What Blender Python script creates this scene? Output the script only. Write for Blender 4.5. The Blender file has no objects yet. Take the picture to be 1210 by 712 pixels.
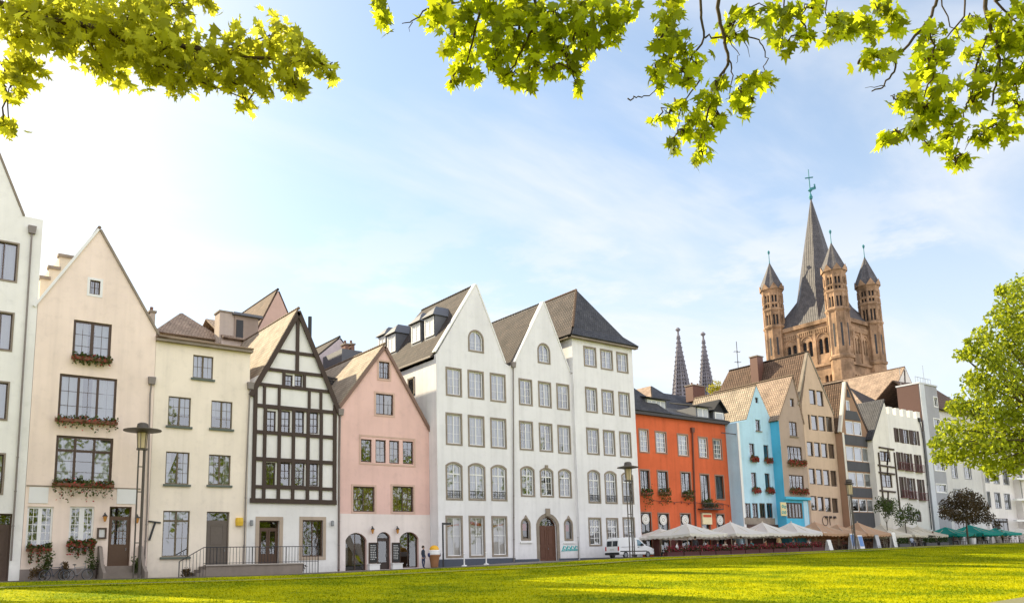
import bpy, math, random
import numpy as np
from mathutils import Vector, Matrix
from mathutils.geometry import tessellate_polygon

random.seed(7)
rng = np.random.default_rng(11)
scene = bpy.context.scene
COL = scene.collection

# ------------------------------------------------------------------ camera solution
W0, H0, FPX, CX, CY = 1210, 712, 1005.0, 605.0, 500.0
CAMZ = 1.7
CAM = Vector((0, 0, CAMZ))
_dx = Vector((1310, -131, -1005)).normalized()
_dy = Vector((-790, -190, -1005)); _dy = (_dy - _dx * _dy.dot(_dx)).normalized()
_dz = _dx.cross(_dy)
R3 = Matrix((_dx, _dy, _dz))

def ray(px, py):
    return R3 @ Vector((px - CX, -(py - CY), -FPX))
def P(px, py, Y):                      # point of the photo on the plane at distance Y
    r = ray(px, py); return CAM + r * (Y / r.y)
def PD(px, py, d):                     # point at depth d along the optical axis
    return CAM + ray(px, py) * (d / FPX)
def PX(px, py, X):                     # point on a plane of constant X
    r = ray(px, py); return CAM + r * (X / r.x)
def step(px_back, px_front, py, Yb):   # distance of a front that shows a flank between two columns
    a = ray(px_back, py); b = ray(px_front, py)
    return Yb * (a.x / a.y) / (b.x / b.y)
def px_of(v):
    c = R3.transposed() @ (Vector(v) - CAM)
    return CX + FPX * c.x / -c.z, CY - FPX * c.y / -c.z

cam_d = bpy.data.cameras.new("camera"); cam = bpy.data.objects.new("camera", cam_d); COL.objects.link(cam)
cam.matrix_world = Matrix.Translation(CAM) @ R3.to_4x4()
cam_d.sensor_width = 36; cam_d.lens = 36 * FPX / W0; cam_d.shift_y = (CY - H0 / 2) / W0
cam_d.clip_end = 6000; cam_d.clip_start = 0.1
scene.camera = cam

# ------------------------------------------------------------------ materials
MATS = {}
def node_mat(name):
    m = bpy.data.materials.new(name); m.use_nodes = True
    return m, m.node_tree.nodes, m.node_tree.links, m.node_tree.nodes["Principled BSDF"]

def plaster(name, col, var=0.10, rough=0.9, bump=0.15, scale=1.0, streak=0.10, spec=0.2):
    if name in MATS: return MATS[name]
    m, N, L, b = node_mat(name)
    tc = N.new("ShaderNodeTexCoord")
    n1 = N.new("ShaderNodeTexNoise"); n1.inputs["Scale"].default_value = 0.35 * scale; n1.inputs["Detail"].default_value = 6
    n2 = N.new("ShaderNodeTexNoise"); n2.inputs["Scale"].default_value = 14 * scale; n2.inputs["Detail"].default_value = 4
    mp = N.new("ShaderNodeMapping"); mp.inputs["Scale"].default_value = (2.2, 2.2, 0.12)
    n3 = N.new("ShaderNodeTexNoise"); n3.inputs["Scale"].default_value = 1.0; n3.inputs["Detail"].default_value = 5
    L.new(tc.outputs["Object"], n1.inputs["Vector"]); L.new(tc.outputs["Object"], n2.inputs["Vector"])
    L.new(tc.outputs["Object"], mp.inputs["Vector"]); L.new(mp.outputs[0], n3.inputs["Vector"])
    r1 = N.new("ShaderNodeMapRange"); r1.inputs["From Min"].default_value = .3; r1.inputs["From Max"].default_value = .7
    r1.inputs["To Min"].default_value = 1 - var; r1.inputs["To Max"].default_value = 1 + var * .5
    r3 = N.new("ShaderNodeMapRange"); r3.inputs["From Min"].default_value = .45; r3.inputs["From Max"].default_value = .8
    r3.inputs["To Min"].default_value = 1; r3.inputs["To Max"].default_value = 1 - streak
    L.new(n1.outputs["Fac"], r1.inputs["Value"]); L.new(n3.outputs["Fac"], r3.inputs["Value"])
    mu = N.new("ShaderNodeMath"); mu.operation = 'MULTIPLY'; L.new(r1.outputs[0], mu.inputs[0]); L.new(r3.outputs[0], mu.inputs[1])
    # splashed dirt and blotchy repair patches
    sz = N.new("ShaderNodeSeparateXYZ"); L.new(tc.outputs["Object"], sz.inputs[0])
    n4 = N.new("ShaderNodeTexNoise"); n4.inputs["Scale"].default_value = 1.7 * scale; n4.inputs["Detail"].default_value = 8; n4.inputs["Roughness"].default_value = .65; L.new(tc.outputs["Object"], n4.inputs["Vector"])
    dz_ = N.new("ShaderNodeMath"); dz_.operation = 'MULTIPLY_ADD'; dz_.inputs[1].default_value = 2.6; L.new(n4.outputs["Fac"], dz_.inputs[0]); L.new(sz.outputs[2], dz_.inputs[2])
    r4 = N.new("ShaderNodeMapRange"); r4.inputs["From Min"].default_value = 1.1; r4.inputs["From Max"].default_value = 2.2; r4.inputs["To Min"].default_value = .80; L.new(dz_.outputs[0], r4.inputs["Value"])
    r5 = N.new("ShaderNodeMapRange"); r5.inputs["From Min"].default_value = .52; r5.inputs["From Max"].default_value = .72; r5.inputs["To Min"].default_value = 1; r5.inputs["To Max"].default_value = 1 - var * .9; L.new(n4.outputs["Fac"], r5.inputs["Value"])
    m4 = N.new("ShaderNodeMath"); m4.operation = 'MULTIPLY'; L.new(r4.outputs[0], m4.inputs[0]); L.new(r5.outputs[0], m4.inputs[1])
    m5 = N.new("ShaderNodeMath"); m5.operation = 'MULTIPLY'; L.new(mu.outputs[0], m5.inputs[0]); L.new(m4.outputs[0], m5.inputs[1]); mu = m5
    mx = N.new("ShaderNodeVectorMath"); mx.operation = 'SCALE'; mx.inputs[0].default_value = col[:3]
    L.new(mu.outputs[0], mx.inputs["Scale"]); L.new(mx.outputs[0], b.inputs["Base Color"])
    b.inputs["Roughness"].default_value = rough; b.inputs["Specular IOR Level"].default_value = spec
    bp = N.new("ShaderNodeBump"); bp.inputs["Strength"].default_value = bump; bp.inputs["Distance"].default_value = .02
    L.new(n2.outputs["Fac"], bp.inputs["Height"]); L.new(bp.outputs[0], b.inputs["Normal"])
    MATS[name] = m; return m

def simple(name, col, rough=0.6, metal=0.0, var=0.12, scale=6.0, spec=0.4):
    if name in MATS: return MATS[name]
    m, N, L, b = node_mat(name)
    tc = N.new("ShaderNodeTexCoord"); n = N.new("ShaderNodeTexNoise"); n.inputs["Scale"].default_value = scale; n.inputs["Detail"].default_value = 5
    L.new(tc.outputs["Object"], n.inputs["Vector"])
    r = N.new("ShaderNodeMapRange"); r.inputs["To Min"].default_value = 1 - var; r.inputs["To Max"].default_value = 1 + var
    L.new(n.outputs["Fac"], r.inputs["Value"])
    v = N.new("ShaderNodeVectorMath"); v.operation = 'SCALE'; v.inputs[0].default_value = col[:3]
    L.new(r.outputs[0], v.inputs["Scale"]); L.new(v.outputs[0], b.inputs["Base Color"])
    b.inputs["Roughness"].default_value = rough; b.inputs["Metallic"].default_value = metal
    b.inputs["Specular IOR Level"].default_value = spec
    MATS[name] = m; return m

def tiles(name, c1, c2, cm, tw=0.30, th=0.36, bump=0.8, rough=0.8):
    """pantile / slate courses laid out in the roof's own metres (UV)"""
    if name in MATS: return MATS[name]
    m, N, L, b = node_mat(name)
    uv = N.new("ShaderNodeUVMap")
    br = N.new("ShaderNodeTexBrick"); br.inputs["Scale"].default_value = 1.0
    br.inputs["Brick Width"].default_value = tw; br.inputs["Row Height"].default_value = th
    br.inputs["Mortar Size"].default_value = 0.03; br.inputs["Mortar Smooth"].default_value = .6
    br.inputs["Color1"].default_value = (*c1, 1); br.inputs["Color2"].default_value = (*c2, 1); br.inputs["Mortar"].default_value = (*cm, 1)
    br.offset = .5
    L.new(uv.outputs[0], br.inputs["Vector"])
    n = N.new("ShaderNodeTexNoise"); n.inputs["Scale"].default_value = .8; n.inputs["Detail"].default_value = 8; n.inputs["Roughness"].default_value = .7
    L.new(uv.outputs[0], n.inputs["Vector"])
    r = N.new("ShaderNodeMapRange"); r.inputs["From Min"].default_value = .3; r.inputs["From Max"].default_value = .7
    r.inputs["To Min"].default_value = .6; r.inputs["To Max"].default_value = 1.35
    L.new(n.outputs["Fac"], r.inputs["Value"])
    v = N.new("ShaderNodeVectorMath"); v.operation = 'SCALE'
    L.new(br.outputs["Color"], v.inputs[0]); L.new(r.outputs[0], v.inputs["Scale"]); L.new(v.outputs[0], b.inputs["Base Color"])
    b.inputs["Roughness"].default_value = rough; b.inputs["Specular IOR Level"].default_value = .25
    # height: rounded across a tile, stepping down each course
    sx = N.new("ShaderNodeSeparateXYZ"); L.new(uv.outputs[0], sx.inputs[0])
    w = N.new("ShaderNodeMath"); w.operation = 'MULTIPLY'; w.inputs[1].default_value = math.pi * 2 / tw; L.new(sx.outputs[0], w.inputs[0])
    s = N.new("ShaderNodeMath"); s.operation = 'SINE'; L.new(w.outputs[0], s.inputs[0])
    d = N.new("ShaderNodeMath"); d.operation = 'DIVIDE'; d.inputs[1].default_value = th; L.new(sx.outputs[1], d.inputs[0])
    fr = N.new("ShaderNodeMath"); fr.operation = 'FRACT'; L.new(d.outputs[0], fr.inputs[0])
    a = N.new("ShaderNodeMath"); a.operation = 'MULTIPLY_ADD'; a.inputs[1].default_value = -1.5; L.new(fr.outputs[0], a.inputs[0]); L.new(s.outputs[0], a.inputs[2])
    bp = N.new("ShaderNodeBump"); bp.inputs["Strength"].default_value = bump; bp.inputs["Distance"].default_value = .03
    L.new(a.outputs[0], bp.inputs["Height"]); L.new(bp.outputs[0], b.inputs["Normal"])
    MATS[name] = m; return m

def glass(name, tint=(.55, .58, .62), fac=.17):
    if name in MATS: return MATS[name]
    m, N, L, b = node_mat(name); N.remove(b)
    out = N["Material Output"]
    t = N.new("ShaderNodeBsdfTransparent"); t.inputs[0].default_value = (*tint, 1)
    g = N.new("ShaderNodeBsdfGlossy"); g.inputs["Roughness"].default_value = .02; g.inputs["Color"].default_value = (.95, .97, 1, 1)
    lw = N.new("ShaderNodeFresnel"); lw.inputs["IOR"].default_value = 1.5
    ad = N.new("ShaderNodeMath"); ad.operation = 'ADD'; ad.use_clamp = True; ad.inputs[1].default_value = fac
    L.new(lw.outputs[0], ad.inputs[0])
    tc = N.new("ShaderNodeTexCoord"); n = N.new("ShaderNodeTexNoise"); n.inputs["Scale"].default_value = 1.3
    L.new(tc.outputs["Object"], n.inputs["Vector"])
    bp = N.new("ShaderNodeBump"); bp.inputs["Strength"].default_value = .06; bp.inputs["Distance"].default_value = .02
    L.new(n.outputs["Fac"], bp.inputs["Height"]); L.new(bp.outputs[0], g.inputs["Normal"])
    mx = N.new("ShaderNodeMixShader"); L.new(ad.outputs[0], mx.inputs[0]); L.new(t.outputs[0], mx.inputs[1]); L.new(g.outputs[0], mx.inputs[2])
    L.new(mx.outputs[0], out.inputs["Surface"])
    MATS[name] = m; return m

def leafmat(name, c, ct, mix=.5, var=.35, gloss=.25):
    if name in MATS: return MATS[name]
    m, N, L, b = node_mat(name); out = N["Material Output"]
    gi = N.new("ShaderNodeNewGeometry")
    r = N.new("ShaderNodeMapRange"); r.inputs["To Min"].default_value = 1 - var; r.inputs["To Max"].default_value = 1 + var
    L.new(gi.outputs["Random Per Island"], r.inputs["Value"])
    v = N.new("ShaderNodeVectorMath"); v.operation = 'SCALE'; v.inputs[0].default_value = c
    v2 = N.new("ShaderNodeVectorMath"); v2.operation = 'SCALE'; v2.inputs[0].default_value = ct
    L.new(r.outputs[0], v.inputs["Scale"]); L.new(r.outputs[0], v2.inputs["Scale"])
    L.new(v.outputs[0], b.inputs["Base Color"]); b.inputs["Roughness"].default_value = .5; b.inputs["Specular IOR Level"].default_value = gloss
    t = N.new("ShaderNodeBsdfTranslucent"); L.new(v2.outputs[0], t.inputs["Color"])
    mx = N.new("ShaderNodeMixShader"); mx.inputs[0].default_value = mix
    L.new(b.outputs[0], mx.inputs[1]); L.new(t.outputs[0], mx.inputs[2]); L.new(mx.outputs[0], out.inputs["Surface"])
    MATS[name] = m; return m

# ------------------------------------------------------------------ mesh builder
class MB:
    def __init__(s): s.v = []; s.f = []; s.uv = []; s.mi = []; s.cur = 0
    def add(s, vs, fs, uvs=None):
        o = len(s.v); s.v += [tuple(v) for v in vs]
        for k, f in enumerate(fs):
            s.f.append(tuple(i + o for i in f)); s.mi.append(s.cur)
            s.uv.append(uvs[k] if uvs else None)
        return s
    def box(s, x0, x1, y0, y1, z0, z1):
        return s.add([(x0,y0,z0),(x1,y0,z0),(x1,y1,z0),(x0,y1,z0),(x0,y0,z1),(x1,y0,z1),(x1,y1,z1),(x0,y1,z1)],
              [(0,3,2,1),(4,5,6,7),(0,1,5,4),(1,2,6,5),(2,3,7,6),(3,0,4,7)])
    def obox(s, c, ax, ay, az):        # oriented box: centre and three half vectors
        c = Vector(c); vs = [c + i*ax + j*ay + k*az for k in (-1,1) for j in (-1,1) for i in (-1,1)]
        return s.add(vs, [(0,2,3,1),(4,5,7,6),(0,1,5,4),(1,3,7,5),(3,2,6,7),(2,0,4,6)])
    def beam(s, a, b, w, d, up=(0,1,0)):   # bar from a to b, w across, d along 'up'
        a = Vector(a); b = Vector(b); t = (b - a); n = Vector(up); sd = t.cross(n).normalized()
        n = sd.cross(t).normalized()
        return s.obox((a + b) / 2, t / 2, sd * (w / 2), n * (d / 2))
    def prism(s, poly, y0, y1):        # XZ polygon extruded along Y (front at y0)
        n = len(poly)
        vs = [(x, y0, z) for x, z in poly] + [(x, y1, z) for x, z in poly]
        fs = [tuple(range(n)), tuple(range(2*n-1, n-1, -1))] + [(i, i+n, (i+1) % n + n, (i+1) % n) for i in range(n)]
        return s.add(vs, fs)
    def tube(s, pts, r, n=6, cap=True):
        pts = [Vector(p) for p in pts]; rs = r if isinstance(r, (list, tuple)) else [r] * len(pts)
        vs = []; prev = None
        for i, p in enumerate(pts):
            t = (pts[min(i+1, len(pts)-1)] - pts[max(i-1, 0)]).normalized()
            if prev is None:
                a = t.cross(Vector((0,0,1)));  a = a if a.length > .01 else t.cross(Vector((0,1,0)))
            else: a = prev - t * prev.dot(t)
            a.normalize(); prev = a; b = t.cross(a)
            vs += [p + (a * math.cos(2*math.pi*k/n) + b * math.sin(2*math.pi*k/n)) * rs[i] for k in range(n)]
        fs = [(i*n+k, i*n+(k+1) % n, (i+1)*n+(k+1) % n, (i+1)*n+k) for i in range(len(pts)-1) for k in range(n)]
        if cap: fs += [tuple(range(n-1, -1, -1)), tuple(range((len(pts)-1)*n, len(pts)*n))]
        return s.add(vs, fs)
    def lathe(s, c, prof, n=12, a0=0.0):  # prof: (radius, z)
        c = Vector(c); vs = []
        for r, z in prof: vs += [(c.x + r*math.cos(a0+2*math.pi*k/n), c.y + r*math.sin(a0+2*math.pi*k/n), c.z + z) for k in range(n)]
        fs = [(i*n+k, i*n+(k+1) % n, (i+1)*n+(k+1) % n, (i+1)*n+k) for i in range(len(prof)-1) for k in range(n)]
        fs += [tuple(range(n-1, -1, -1)), tuple(range((len(prof)-1)*n, len(prof)*n))]
        return s.add(vs, fs)
    def torus(s, c, r, rr, axis=(0,1,0), n=20, m=6):
        ax = Vector(axis).normalized(); u = ax.orthogonal().normalized(); w = ax.cross(u); c = Vector(c); vs = []
        for i in range(n):
            a = 2*math.pi*i/n; d = u*math.cos(a) + w*math.sin(a)
            for j in range(m):
                b = 2*math.pi*j/m; vs.append(c + d*(r + rr*math.cos(b)) + ax*(rr*math.sin(b)))
        fs = [(i*m+j, ((i+1) % n)*m+j, ((i+1) % n)*m+(j+1) % m, i*m+(j+1) % m) for i in range(n) for j in range(m)]
        return s.add(vs, fs)
    def ring(s, outer, inner, y0, y1):  # frame between two XZ polygons of equal length, front y0 back y1
        n = len(outer)
        vs = [(x, y0, z) for x, z in outer] + [(x, y0, z) for x, z in inner] + [(x, y1, z) for x, z in outer] + [(x, y1, z) for x, z in inner]
        fs = []
        for i in range(n):
            j = (i + 1) % n
            fs += [(i, j, n+j, n+i), (n+i, n+j, 3*n+j, 3*n+i), (j, i, 2*n+i, 2*n+j), (2*n+j, 2*n+i, 3*n+i, 3*n+j)]
        return s.add(vs, fs)
    def uvface(s, vs, uvs): return s.add(vs, [tuple(range(len(vs)))], [uvs])
    def build(s, name, mats, parent=None, smooth=False):
        me = bpy.data.meshes.new(name)
        off = Vector((0, 0, 0)); p = parent
        while p is not None: off += p.location; p = p.parent
        me.from_pydata([(x - off.x, y - off.y, z - off.z) for x, y, z in s.v], [], s.f)
        mats = mats if isinstance(mats, (list, tuple)) else [mats]
        for m in mats: me.materials.append(m)
        if len(mats) > 1: me.polygons.foreach_set("material_index", s.mi)
        if any(u is not None for u in s.uv):
            ul = me.uv_layers.new(name="UVMap"); k = 0; dat = []
            for f, u in zip(s.f, s.uv):
                for i in range(len(f)): dat += list(u[i]) if u else [0, 0]
            ul.data.foreach_set("uv", dat)
        if smooth: me.polygons.foreach_set("use_smooth", [True] * len(me.polygons))
        me.update()
        o = bpy.data.objects.new(name, me); COL.objects.link(o)
        if parent: o.parent = parent
        return o

def tag(o, label=None, cat=None, group=None, kind=None):
    if label: o["label"] = label
    if cat: o["category"] = cat
    if group: o["group"] = group
    if kind: o["kind"] = kind
    return o
def empty(name, loc, label, cat, group=None):
    o = bpy.data.objects.new(name, None); COL.objects.link(o); o.location = loc; o.empty_display_size = .3
    return tag(o, label, cat, group)
def copy_thing(root, loc, rz=0, label=None, scale=None):
    r = root.copy(); COL.objects.link(r); r.location = loc; r.rotation_euler = (0, 0, rz)
    if label: r["label"] = label
    if scale: r.scale = (scale,) * 3
    for ch in root.children:
        c = ch.copy(); COL.objects.link(c); c.parent = r
        for g in ch.children:
            d = g.copy(); COL.objects.link(d); d.parent = c
    return r

# ------------------------------------------------------------------ ground heights
D0 = 60.0
_zx = np.array([-200, 0, 8.4, 15.5, 22.5, 30, 38, 46, 54, 62, 77, 99, 122, 152, 260, 600], float)
_zz = np.array([0, -.05, -.05, -.12, -.12, .02, .08, .35, .43, .47, .65, .95, 1.2, 1.3, 1.4, 1.4], float) + CAMZ
def zb(x): return float(np.interp(x, _zx, _zz))
NEARZ = -0.05
YL = 49.0                              # far edge of the lawn
def gz(x, y):
    t = min(max((y - 6) / (YL - 6), 0), 1)
    return NEARZ + (zb(x) - .06 - NEARZ) * t ** 1.05 if y < YL else zb(x) - .06
# ------------------------------------------------------------------ shared materials
M_stone = plaster("stone_trim", (.30, .25, .20), var=.2, scale=3, bump=.3)
M_white = plaster("white_paint", (.80, .79, .77), var=.05, rough=.5, bump=.02, streak=.03)
M_brown = simple("dark_brown_wood", (.075, .045, .03), rough=.55)
M_timber = simple("half_timber", (.055, .035, .025), rough=.7, var=.3, scale=9)
M_grey = simple("zinc", (.28, .29, .30), rough=.5, metal=.3)
M_dark = simple("dark_metal", (.03, .03, .032), rough=.5)
M_iron = simple("lamp_metal", (.09, .075, .06), rough=.5)
M_curt = simple("curtain_cloth", (.82, .82, .80), rough=.9, scale=14)
M_curt_refl = simple("ochre_reflection", (.55, .36, .10), rough=.9)  # ochre cloth puts the trees' yellow-green reflection into the curtain colour
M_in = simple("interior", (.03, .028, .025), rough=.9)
M_glass = glass("window_glass")
M_glassd = glass("shop_glass", tint=(.8, .8, .8), fac=.10)
M_brick = simple("chimney_brick", (.22, .12, .09), rough=.9, scale=12, var=.3)
M_pipe = simple("downpipe_zinc", (.22, .19, .17), rough=.5, metal=.2)
T_brown = tiles("tile_brown", (.125, .075, .05), (.17, .105, .07), (.04, .027, .02))
T_tan = tiles("tile_tan", (.35, .255, .19), (.43, .32, .235), (.14, .09, .06), tw=.26, th=.30)
T_slate = tiles("tile_slate", (.055, .055, .062), (.085, .083, .088), (.02, .02, .022), tw=.26, th=.26, bump=.5, rough=.6)
T_pan = tiles("tile_pan_dark", (.07, .058, .053), (.105, .082, .07), (.022, .02, .018), tw=.30, th=.38)
T_gold = tiles("tile_pale", (.38, .315, .24), (.47, .385, .29), (.18, .13, .09), tw=.3, th=.32)
T_lead = simple("lead_sheet", (.13, .135, .15), rough=.55, metal=.2, scale=2)
M_lead = T_lead
M_ger = leafmat("geranium_leaf", (.075, .095, .025), (.14, .17, .03), mix=.3)
M_gerf = leafmat("geranium_flower", (.42, .05, .04), (.4, .06, .05), mix=.3)
M_box = simple("planter_clay", (.20, .09, .05), rough=.8)

def arch_poly(x0, x1, z0, z1, rise, n=10):
    if rise <= 0: return [(x0, z0), (x1, z0), (x1, z1), (x0, z1)]
    w = (x1 - x0) / 2; c = (x0 + x1) / 2; zs = z1 - rise
    p = [(x0, z0), (x1, z0)]
    if rise >= w * .98:                # round head on straight jambs
        for k in range(n + 1):
            a = math.pi * k / n; p.append((c + w * math.cos(a), z1 - w + w * math.sin(a)))
    else:
        R = (w * w + rise * rise) / (2 * rise); a0 = math.asin(w / R)
        for k in range(n + 1):
            a = a0 - 2 * a0 * k / n; p.append((c + R * math.sin(a), z1 - R + R * math.cos(a)))
    return p
def grow(x0, x1, z0, z1, rise, s):
    return arch_poly(x0 - s, x1 + s, z0 - s, z1 + s, (rise + s * .3) if rise < (x1-x0)/2*.98 else rise + s) if rise > 0 else arch_poly(x0-s, x1+s, z0-s, z1+s, 0)

def facade(mb, outer, holes, y, dep=.24):
    """front sheet with true openings and their reveals"""
    polys = [[Vector((x, z, 0)) for x, z in outer]] + [[Vector((x, z, 0)) for x, z in h] for h in holes]
    flat = [p for q in polys for p in q]
    tris = tessellate_polygon(polys)
    fs = []
    for a, b, c in tris:
        A, B, C = flat[a], flat[b], flat[c]
        ar = (B.x-A.x)*(C.y-A.y) - (C.x-A.x)*(B.y-A.y)
        if abs(ar) < 1e-7: continue
        fs.append((a, b, c) if ar > 0 else (a, c, b))
    mb.add([(p.x, y, p.y) for p in flat], fs)
    for h in holes:
        n = len(h)
        mb.add([(x, y, z) for x, z in h] + [(x, y + dep, z) for x, z in h], [(i, (i+1) % n, (i+1) % n + n, i+n) for i in range(n)])

class House:
    def __init__(s, name, label, cat, Y, outline, depth, wall, group=None):
        s.Y = Y; s.out = outline; s.depth = depth; s.wall = wall; s.holes = []
        xs = [p[0] for p in outline]; s.x0 = min(xs); s.x1 = max(xs)
        s.root = empty(name, ((s.x0 + s.x1) / 2, Y, zb((s.x0 + s.x1) / 2)), label, cat, group)
    def pt(s, px, py): v = P(px, py, s.Y); return (v.x, v.z)
    def rect(s, r):
        l, t, rr, b = r; my = (t + b) / 2; mx = (l + rr) / 2
        return P(l, my, s.Y).x, P(rr, my, s.Y).x, P(mx, b, s.Y).z, P(mx, t, s.Y).z
    # ---------------- windows
    def win(s, r, world=False, sur=0, surm=None, proud=.035, rise=0, fr=None, fw=.07, nx=2, ny=3, tr=0, pane=None,
            curt=None, sill=0, sillm=None, name="window", label=None, bars=.028, dep=.20, post=.07, box=None, round_=False, cm=None, key=False):
        x0, x1, z0, z1 = r if world else s.rect(r)
        x0 = max(x0, s.x0 + .12); x1 = min(x1, s.x1 - .12)
        if x1 - x0 < .35 + 2*sur: return s.root, (x0, x1, z0, z1)
        if sur: x0 += sur; x1 -= sur; z0 += sur; z1 -= sur
        if round_: rise = (x1 - x0) / 2
        hole = arch_poly(x0, x1, z0, z1, rise); s.holes.append(hole)
        y = s.Y; fr = fr or M_white
        if sur:
            mb = MB().ring(grow(x0, x1, z0, z1, rise, sur), hole, y - proud, y + .05)
            if key: mb.box((x0+x1)/2 - .16, (x0+x1)/2 + .16, y - proud - .06, y + .02, z1 + .02, z1 + sur + .22)
            w = mb.build(name, surm or M_stone, s.root)
            f_par = w
        else: f_par = None
        yf = y + dep - .10
        mb = MB()
        inn = grow(x0, x1, z0, z1, rise, -fw) if rise else arch_poly(x0+fw, x1-fw, z0+fw, z1-fw, 0)
        mb.ring(hole, inn, yf, yf + .07)
        zt = z1 - (z1 - z0) * tr if tr else None
        top = z1 - (rise if rise else fw)
        for k in range(1, nx):
            x = x0 + (x1 - x0) * k / nx; mb.box(x - post/2, x + post/2, yf + .004, yf + .064, z0 + fw, (z1 - fw) if not rise else z1 - fw*.9 - (0 if abs(x-(x0+x1)/2) < .02 else rise*.5))
        if tr: mb.box(x0 + fw, x1 - fw, yf - .004, yf + .06, zt - post*.55, zt + post*.55)
        if bars and ny > 1:
            lo, hi = z0 + fw, (zt if tr else top)
            for k in range(1, ny):
                z = lo + (hi - lo) * k / ny; mb.box(x0 + fw, x1 - fw, yf + .02, yf + .05, z - bars/2, z + bars/2)
            if tr == 0 or nx <= 2:
                for k in range(nx):
                    x = x0 + (x1 - x0) * (k + .5) / nx; mb.box(x - bars/2, x + bars/2, yf + .024, yf + .046, z0 + fw, top)
        if f_par is None:
            f_par = w = mb.build(name, fr, s.root)
        else: mb.build("window_frame", fr, f_par)
        if label: f_par["label"] = label
        pm = MB(); xm_ = (x0 + x1) / 2; zc_ = (z0 + z1) / 2
        def sheet(poly):                   # every sash hangs a touch differently
            ta, tb_ = rng.normal() * .020, rng.normal() * .016; pm.add([(x, yf + .035 + max(-.028, min(.028, ta*(x - xm_) + tb_*(z - zc_))), z) for x, z in poly], [tuple(range(len(poly)))])
        if nx == 2 and not rise: sheet([(x0, z0), (xm_, z0), (xm_, z1), (x0, z1)]); sheet([(xm_, z0), (x1, z0), (x1, z1), (xm_, z1)])
        else: sheet(hole)
        pm.build("pane", pane or M_glass, f_par)
        if curt == "any": curt = (None, "sides", "half", "left", "right", "top", "wide", None, "sides")[int(rng.integers(9))]
        if curt: s.curtain(x0, x1, z0, z1 - rise * .6, y + dep + .12, curt, f_par, cm)
        if sill:
            MB().box(x0 - sur - .12, x1 + sur + .12, y - .14, y + .10, z0 - sur - .02 - sill, z0 - sur - .02).build("sill", sillm or surm or M_stone, f_par)
        return w, (x0, x1, z0, z1)
    def curtain(s, x0, x1, z0, z1, y, kind, par, cm=None):
        mb = MB(); w = x1 - x0
        spans = {"full": [(0, 1, 0)], "sides": [(0, .28, 0), (.72, 1, 0)], "left": [(0, .45, 0)], "right": [(.55, 1, 0)],
                 "half": [(0, 1, .45)], "top": [(0, 1, .72)], "wide": [(0, .42, 0), (.58, 1, 0)]}[kind]
        for a, b, zl in spans:
            xa, xb = x0 + w*a, x0 + w*b; n = max(6, int((xb - xa) / .06)); zz = z0 + (z1 - z0) * zl
            vs = []
            for k in range(n + 1):
                x = xa + (xb - xa) * k / n; yy = y + .03 * math.sin(k * 1.1 + x * 3)
                vs += [(x, yy, zz), (x, yy, z1)]
            mb.add(vs, [(2*k, 2*k+2, 2*k+3, 2*k+1) for k in range(n)])
        mb.build("curtain", cm or M_curt, par, smooth=True)
    def door(s, r, world=False, mat=None, sur=0, surm=None, rise=0, glazed=0, leaves=1, name="door", label=None, nx=3, ny=4, dep=.30, pane=None):
        x0, x1, z0, z1 = r if world else s.rect(r)
        x0 = max(x0, s.x0 + .12); x1 = min(x1, s.x1 - .12)
        if x1 - x0 < .35 + 2*sur: return s.root, (x0, x1, z0, z1)
        if sur: x0 += sur; x1 -= sur; z1 -= sur
        z0 = max(z0, zb((x0+x1)/2) - .05) if not world else z0
        hole = arch_poly(x0, x1, z0, z1, rise); s.holes.append(hole); y = s.Y; mat = mat or M_brown
        mb = MB()
        yf = y + dep - .12
        zt = z1 - max(rise, (z1 - z0) * .18)
        mb.ring(hole, arch_poly(x0+.09, x1-.09, z0+.02, z1-.09, rise*.85 if rise else 0), yf, yf + .1)
        mb.box(x0+.09, x1-.09, yf + .01, yf + .09, zt - .06, zt + .06)
        zg = z0 + (zt - z0) * (1 - glazed)
        lw = (x1 - x0 - .18) / leaves
        for k in range(leaves):
            a = x0 + .09 + lw * k + .012; b = a + lw - .024
            if glazed < 1: mb.box(a, b, yf + .02, yf + .075, z0 + .02, zg)
            st = .13
            mb.box(a, a + st, yf + .012, yf + .082, zg, zt - .06); mb.box(b - st, b, yf + .012, yf + .082, zg, zt - .06)
            mb.box(a + st, b - st, yf + .012, yf + .082, zt - .06 - st, zt - .06); mb.box(a + st, b - st, yf + .012, yf + .082, zg, zg + .08)
            if glazed:
                for i in range(1, nx): xx = a + st + (b - a - 2*st) * i / nx; mb.box(xx - .016, xx + .016, yf + .03, yf + .07, zg + .08, zt - .19)
                for j in range(1, ny): zz = zg + (zt - zg) * j / ny; mb.box(a + st, b - st, yf + .034, yf + .066, zz - .016, zz + .016)
            else:
                for (u0, u1, v0, v1) in ((.18, .82, .08, .40), (.18, .82, .48, .92)):
                    xa, xb = a + (b-a)*u0, a + (b-a)*u1; za, zc = z0 + (zt-z0)*v0, z0 + (zt-z0)*v1
                    mb.ring(arch_poly(xa, xb, za, zc, 0), arch_poly(xa+.05, xb-.05, za+.05, zc-.05, 0), yf - .005, yf + .02)
        d = mb.build(name, mat, s.root)
        if label: d["label"] = label
        if sur:
            o = grow(x0, x1, z0, z1, rise, sur); o[0] = (o[0][0], z0); o[1] = (o[1][0], z0)
            MB().ring(o, hole, y - .04, y + .04).build("door_surround", surm or M_stone, d)
        MB().add([(x, yf + .05, z) for x, z in arch_poly(x0+.08, x1-.08, (zg if glazed else zt), z1 - .05, rise*.85 if rise else 0)], [tuple(range(len(hole)))]).build("pane", pane or M_glassd, d)
        hx = x1 - .24 if leaves == 1 else (x0 + x1)/2 + .09
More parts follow.
